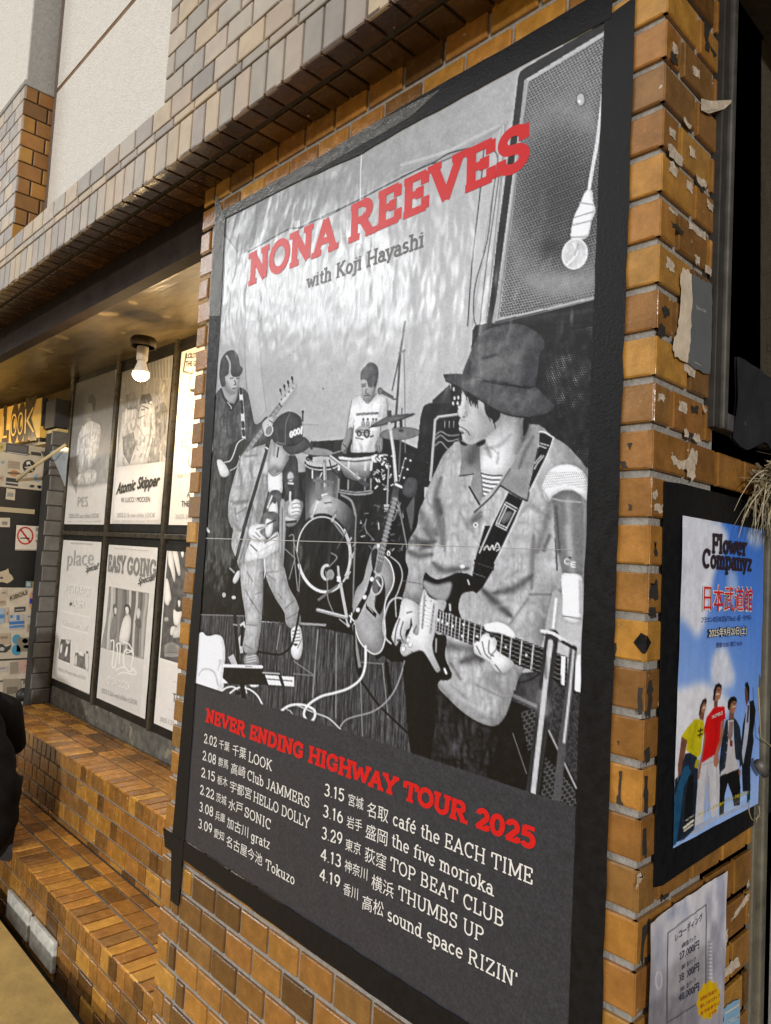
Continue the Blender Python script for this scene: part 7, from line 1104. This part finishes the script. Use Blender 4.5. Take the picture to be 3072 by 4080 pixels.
# ================================================================== RIGHT SIDE: framed board, post, plant, bag
sf = thing('notice_frame', 'dark metal notice board frame with beige sheets beside the brick corner', 'notice board', (0.0, .6, .03)); M_BOARD = mat('dark_brown_board', (.028, .022, .018), .6, noise=.35, nscale=16, bump=.1)
part('frame_bar', M_STEEL, sf, lambda b: b.box((-.02, .168, .035), (.010, .188, 1.5), bev=.002)); part('frame_bar', mat('worn_metal', (.115, .11, .10), .4, metal=.4, noise=.4, nscale=30), sf, lambda b: b.box((-.02, .189, .035), (.016, .203, 1.5), bev=.003)); part('frame_bar', M_STEEL, sf, lambda b: b.box((-.02, .206, .045), (.006, .226, 1.5), bev=.002)); part('frame_bar', mat('grey_rail', (.085, .08, .085), .5, noise=.3), sf, lambda b: b.box((-.02, .206, .036), (.014, 1.4, .062), bev=.003))
part('dark_panel', M_BOARD, sf, lambda b: b.box((-.05, .226, .062), (-.012, 1.4, 1.5)))
part('notice_sheet', mat('beige_notice_sheet', (.40, .34, .24), .8, noise=.2, nscale=12, bump=.08), sf, lambda b: b.prism([at(p, 0, -.008) for p in G1([(884, -1950), (1500, -2300), (1500, 1180), (905, 1285), (875, 1250)])], (.0015, 0, 0)))
part('sheet_lettering', ink((.06, .05, .04)), sf, lambda b: (put_text(b, 't', *G1([(918, 950), (965, 938), (920, 865)]), 0, -.008, .0022, 'sans', box='all'), b.prism([at(p, 0, -.006) for p in G1([(882, 640), (1200, 560), (1200, 566), (882, 648)])], (.0004, 0, 0)), b.prism([at(p, 0, -.006) for p in G1([(884, 225), (1200, 120), (1200, 126), (884, 231)])], (.0004, 0, 0))) and None)
# plastic bag sheet hanging over the frame rail
M_BAG = mat('black_plastic_film', (.022, .022, .025), .32, .5, bump=.5, bscale=24, noise=.4, nscale=14)
def bag(b):
    ny, nz = 26, 14; vs = []
    for i in range(ny):
        for k in range(nz):
            y = .228 + .60 * i / (ny - 1); z = .152 - .125 * k / (nz - 1) - .012 * math.sin(i * .9) * (k == nz - 1); vs.append((.017 + .0022 * math.sin(i * .8 + k * .35) + .0012 * math.sin(i * 2.1 - k * .6), y, z))
    fs = [(i * nz + k, (i + 1) * nz + k, (i + 1) * nz + k + 1, i * nz + k + 1) for i in range(ny - 1) for k in range(nz - 1)]; n = len(vs); b.mesh(vs + [(v[0] - .004, v[1], v[2]) for v in vs], fs + [tuple(n + q for q in f[::-1]) for f in fs], smooth=True)
bb = MB(); bag(bb); tag(bb.build('plastic_bag', M_BAG), 'crumpled black plastic sheet hanging over the lower rail of the notice board', 'plastic sheet')
# dried straw tuft
st = thing('dried_grass_tuft', 'tuft of dried straw hanging below the notice board at the right edge', 'dried plant', (.05, .40, -.06)); M_STRAW = mat('dry_straw', (.40, .34, .22), .8, noise=.35, nscale=30)
def clump(b):
    for i in range(2200):
        t = RNG.random() * 2 * math.pi; r = RNG.random() ** .5; c = np.array((.045 + .05 * r * math.cos(t), .43 + .14 * r * math.sin(t) + .04 * RNG.random(), -.012 + RNG.normal(0, .016) - .03 * r)); d = RNG.normal(0, 1, 3) * (.014, .02, .008); n = np.cross(d, (0, 0, 1.0)) * .05 + (0, 0, .0008); b.face([c - d - n, c + d - n, c + d + n, c - d + n], tuple(np.array((.36, .31, .20)) * RNG.uniform(.45, 1.3)))
part('matted_top', mat('matted_straw', rough=.85, attr='tint'), st, clump)
def blades(b):
    for i in range(340):
        y0 = RNG.uniform(.30, .58); p = np.array((RNG.uniform(.01, .08), y0, RNG.uniform(-.055, -.010))); v = np.array((RNG.uniform(-.01, .02), RNG.uniform(-.05, .03), RNG.uniform(-.012, -.002))); pts = [p.copy()]
        for k in range(6): p = p + v * .32; v = v + np.array((0, -.004 * np.sign(RNG.normal(.2)), -.012)); pts.append(p.copy())
        b.tube(pts, [.0016 * (1 - .13 * k) for k in range(7)], 4, tuple(np.array((.46, .40, .27)) * RNG.uniform(.5, 1.25)))
part('straw_blades', mat('straw_blade', rough=.7, attr='tint'), st, blades)
bb = MB(); bb.box((-.3, .385, GZ), (.004, .402, -.09), bev=.003); bb.box((-.3, .404, GZ), (.012, .424, -.09), bev=.004); tag(bb.build('door_post', mat('olive_metal_post', (.17, .155, .12), .45, metal=.3, noise=.4, nscale=24)), 'olive metal door post at the right end of the brick side wall', 'door post')
bb = MB(); bb.box((-.3, .43, GZ), (-.02, 1.6, .03)); tag(bb.build('door_leaf', mat('black_door', (.012, .011, .012), .5, noise=.3)), 'black door behind the olive post at the right edge', 'door')
def wire(b):
    b.tube([at(p, 0, .006) for p in D1([(1100, 790), (1095, 850), (1110, 900), (1140, 925), (1150, 885), (1205, 905)])], .0009, 5); b.tube([at(p, 0, .010) for p in D1([(1140, 905), (1165, 870), (1160, 820)])], .0008, 5); b.tube([at(p, 0, .016) for p in D1([(1155, 60), (1170, 380), (1240, 440), (1290, 470)])], .0012, 5)
bb = MB(); wire(bb); tag(bb.build('loose_wire', mat('pale_wire', (.34, .29, .18), .5)), 'thin pale loose wire by the lower corner of the colour poster', 'wire')
bb = MB(); bb.tube([at(p, 0, .02) for p in D1([(1160, 545), (1175, 580), (1195, 610)])], .008, 8); tag(bb.build('door_latch', mat('grey_latch', (.14, .13, .12), .5, metal=.3)), 'small grey latch on the olive door post', 'latch')
# ================================================================== PERSON squatting at the left edge
M_COAT = mat('black_padded_coat', (.013, .013, .015), .95, .08, noise=.4, nscale=20, bump=.3, bscale=30); M_TROUSER = mat('dark_trousers', (.025, .025, .03), .85, noise=.3); M_SKIN = mat('skin', (.48, .29, .20), .5, noise=.08); M_HAIR = mat('black_hair', (.012, .010, .009), .5, bump=.4, bscale=120); M_SHOE = mat('dark_shoe', (.03, .03, .03), .6)
def skin(name, m, parent, verts, edges, root=0, sub=2):
    me = bpy.data.meshes.new(name); L = parent_loc(parent); me.from_pydata([tuple(Vector(v[0]) - L) for v in verts], edges, []); o = bpy.data.objects.new(name, me); COL.objects.link(o)
    md = o.modifiers.new('s', 'SKIN'); lay = me.skin_vertices[0] if len(me.skin_vertices) else None
    for i, v in enumerate(verts): d = lay.data[i]; d.radius = (v[1], v[1] if len(v) < 3 else v[2]); d.use_root = i == root
    s_ = o.modifiers.new('u', 'SUBSURF'); s_.levels = sub; s_.render_levels = sub; bpy.context.view_layer.update(); dg = bpy.context.evaluated_depsgraph_get(); m2 = bpy.data.meshes.new_from_object(o.evaluated_get(dg)); o.modifiers.clear(); o.data = m2; m2.materials.clear(); m2.materials.append(m)
    m2.polygons.foreach_set('use_smooth', [True] * len(m2.polygons)); o.parent = parent; return o
PX, PY = -2.50, -.14
ps = thing('person', 'person in a black padded coat crouching at the left edge of the picture', 'person', (PX - .1, PY, GZ))
P = lambda x, y, z: (PX + x, PY + y, GZ + .02 + z * .86)
body = [(P(0, 0, .46), .13), (P(-.10, 0, .62), .13), (P(-.24, 0, .80), .13), (P(-.33, 0, .93), .06), (P(-.36, 0, .99), .05), (P(-.40, 0, 1.08), .085), (P(-.42, 0, 1.15), .075)]
be = [(0, 1), (1, 2), (2, 3), (3, 4), (4, 5), (5, 6)]
for sgn in (-1, 1):
    i = len(body); body += [(P(-.02, .09 * sgn, .42), .09), (P(-.42, .15 * sgn, .50), .07), (P(-.24, .13 * sgn, .10), .05), (P(-.36, .14 * sgn, .045), .04), (P(-.44, .15 * sgn, .035), .03)]; be += [(0, i), (i, i + 1), (i + 1, i + 2), (i + 2, i + 3), (i + 3, i + 4)]
    j = len(body); body += [(P(-.26, .19 * sgn, .82), .06), (P(-.30, .25 * sgn, .58), .045), (P(-.50, .14 * sgn, .56), .035), (P(-.57, .12 * sgn, .56), .03)]; be += [(2, j), (j, j + 1), (j + 1, j + 2), (j + 2, j + 3)]
    for q, (dy, ln) in enumerate(((-.022, .065), (-.008, .075), (.008, .072), (.021, .058))): k = len(body); body += [(P(-.61, .12 * sgn + dy, .555), .009), (P(-.61 - ln * .6, .12 * sgn + dy, .54), .008), (P(-.61 - ln, .12 * sgn + dy, .515), .007)]; be += [(j + 3, k), (k, k + 1), (k + 1, k + 2)]
    k = len(body); body += [(P(-.58, .12 * sgn - .035 * sgn, .57), .01), (P(-.62, .12 * sgn - .05 * sgn, .565), .008)]; be += [(j + 3, k), (k, k + 1)]
skin('body', M_SKIN, ps, body, be, 0, 1)
_cp = smoothpts([(-.02, .28, .04), (0, .30, .12), (.03, .37, .185), (.04, .46, .205), (.01, .56, .20), (-.07, .67, .185), (-.17, .77, .165), (-.26, .86, .135), (-.32, .94, .075)], 7, False); cb = MB(); cb.tube([P(q[0], 0, q[1]) for q in _cp], [q[2] * (.955 + .06 * abs(math.sin(i * math.pi / 7))) for i, q in enumerate(_cp)], 32); cb.build('coat', M_COAT, ps)
for sgn in (-1, 1): part('sleeve', M_COAT, ps, lambda b: b.tube([P(-.20, .14 * sgn, .80), P(-.25, .20 * sgn, .76), P(-.29, .25 * sgn, .62), P(-.38, .20 * sgn, .57), P(-.48, .15 * sgn, .56)], [.08, .09, .075, .065, .055], 20))
tro = [(P(.0, 0, .42), .15)]; te = []
for sgn in (-1, 1): j = len(tro); tro += [(P(-.03, .10 * sgn, .41), .12), (P(-.42, .15 * sgn, .50), .09), (P(-.26, .13 * sgn, .14), .065)]; te += [(0, j), (j, j + 1), (j + 1, j + 2)]
skin('trousers', M_TROUSER, ps, tro, te)
for sgn in (-1, 1): skin('shoe', M_SHOE, ps, [(P(-.22, .13 * sgn, .045), .042), (P(-.34, .14 * sgn, .045), .045), (P(-.46, .15 * sgn, .035), .034)], [(0, 1), (1, 2)])
skin('hair', M_HAIR, ps, [(P(-.37, 0, 1.08), .10), (P(-.40, 0, 1.16), .098), (P(-.46, 0, 1.19), .06)], [(0, 1), (1, 2)])
bpy.data.objects.remove(_fo); bpy.data.curves.remove(_fc)
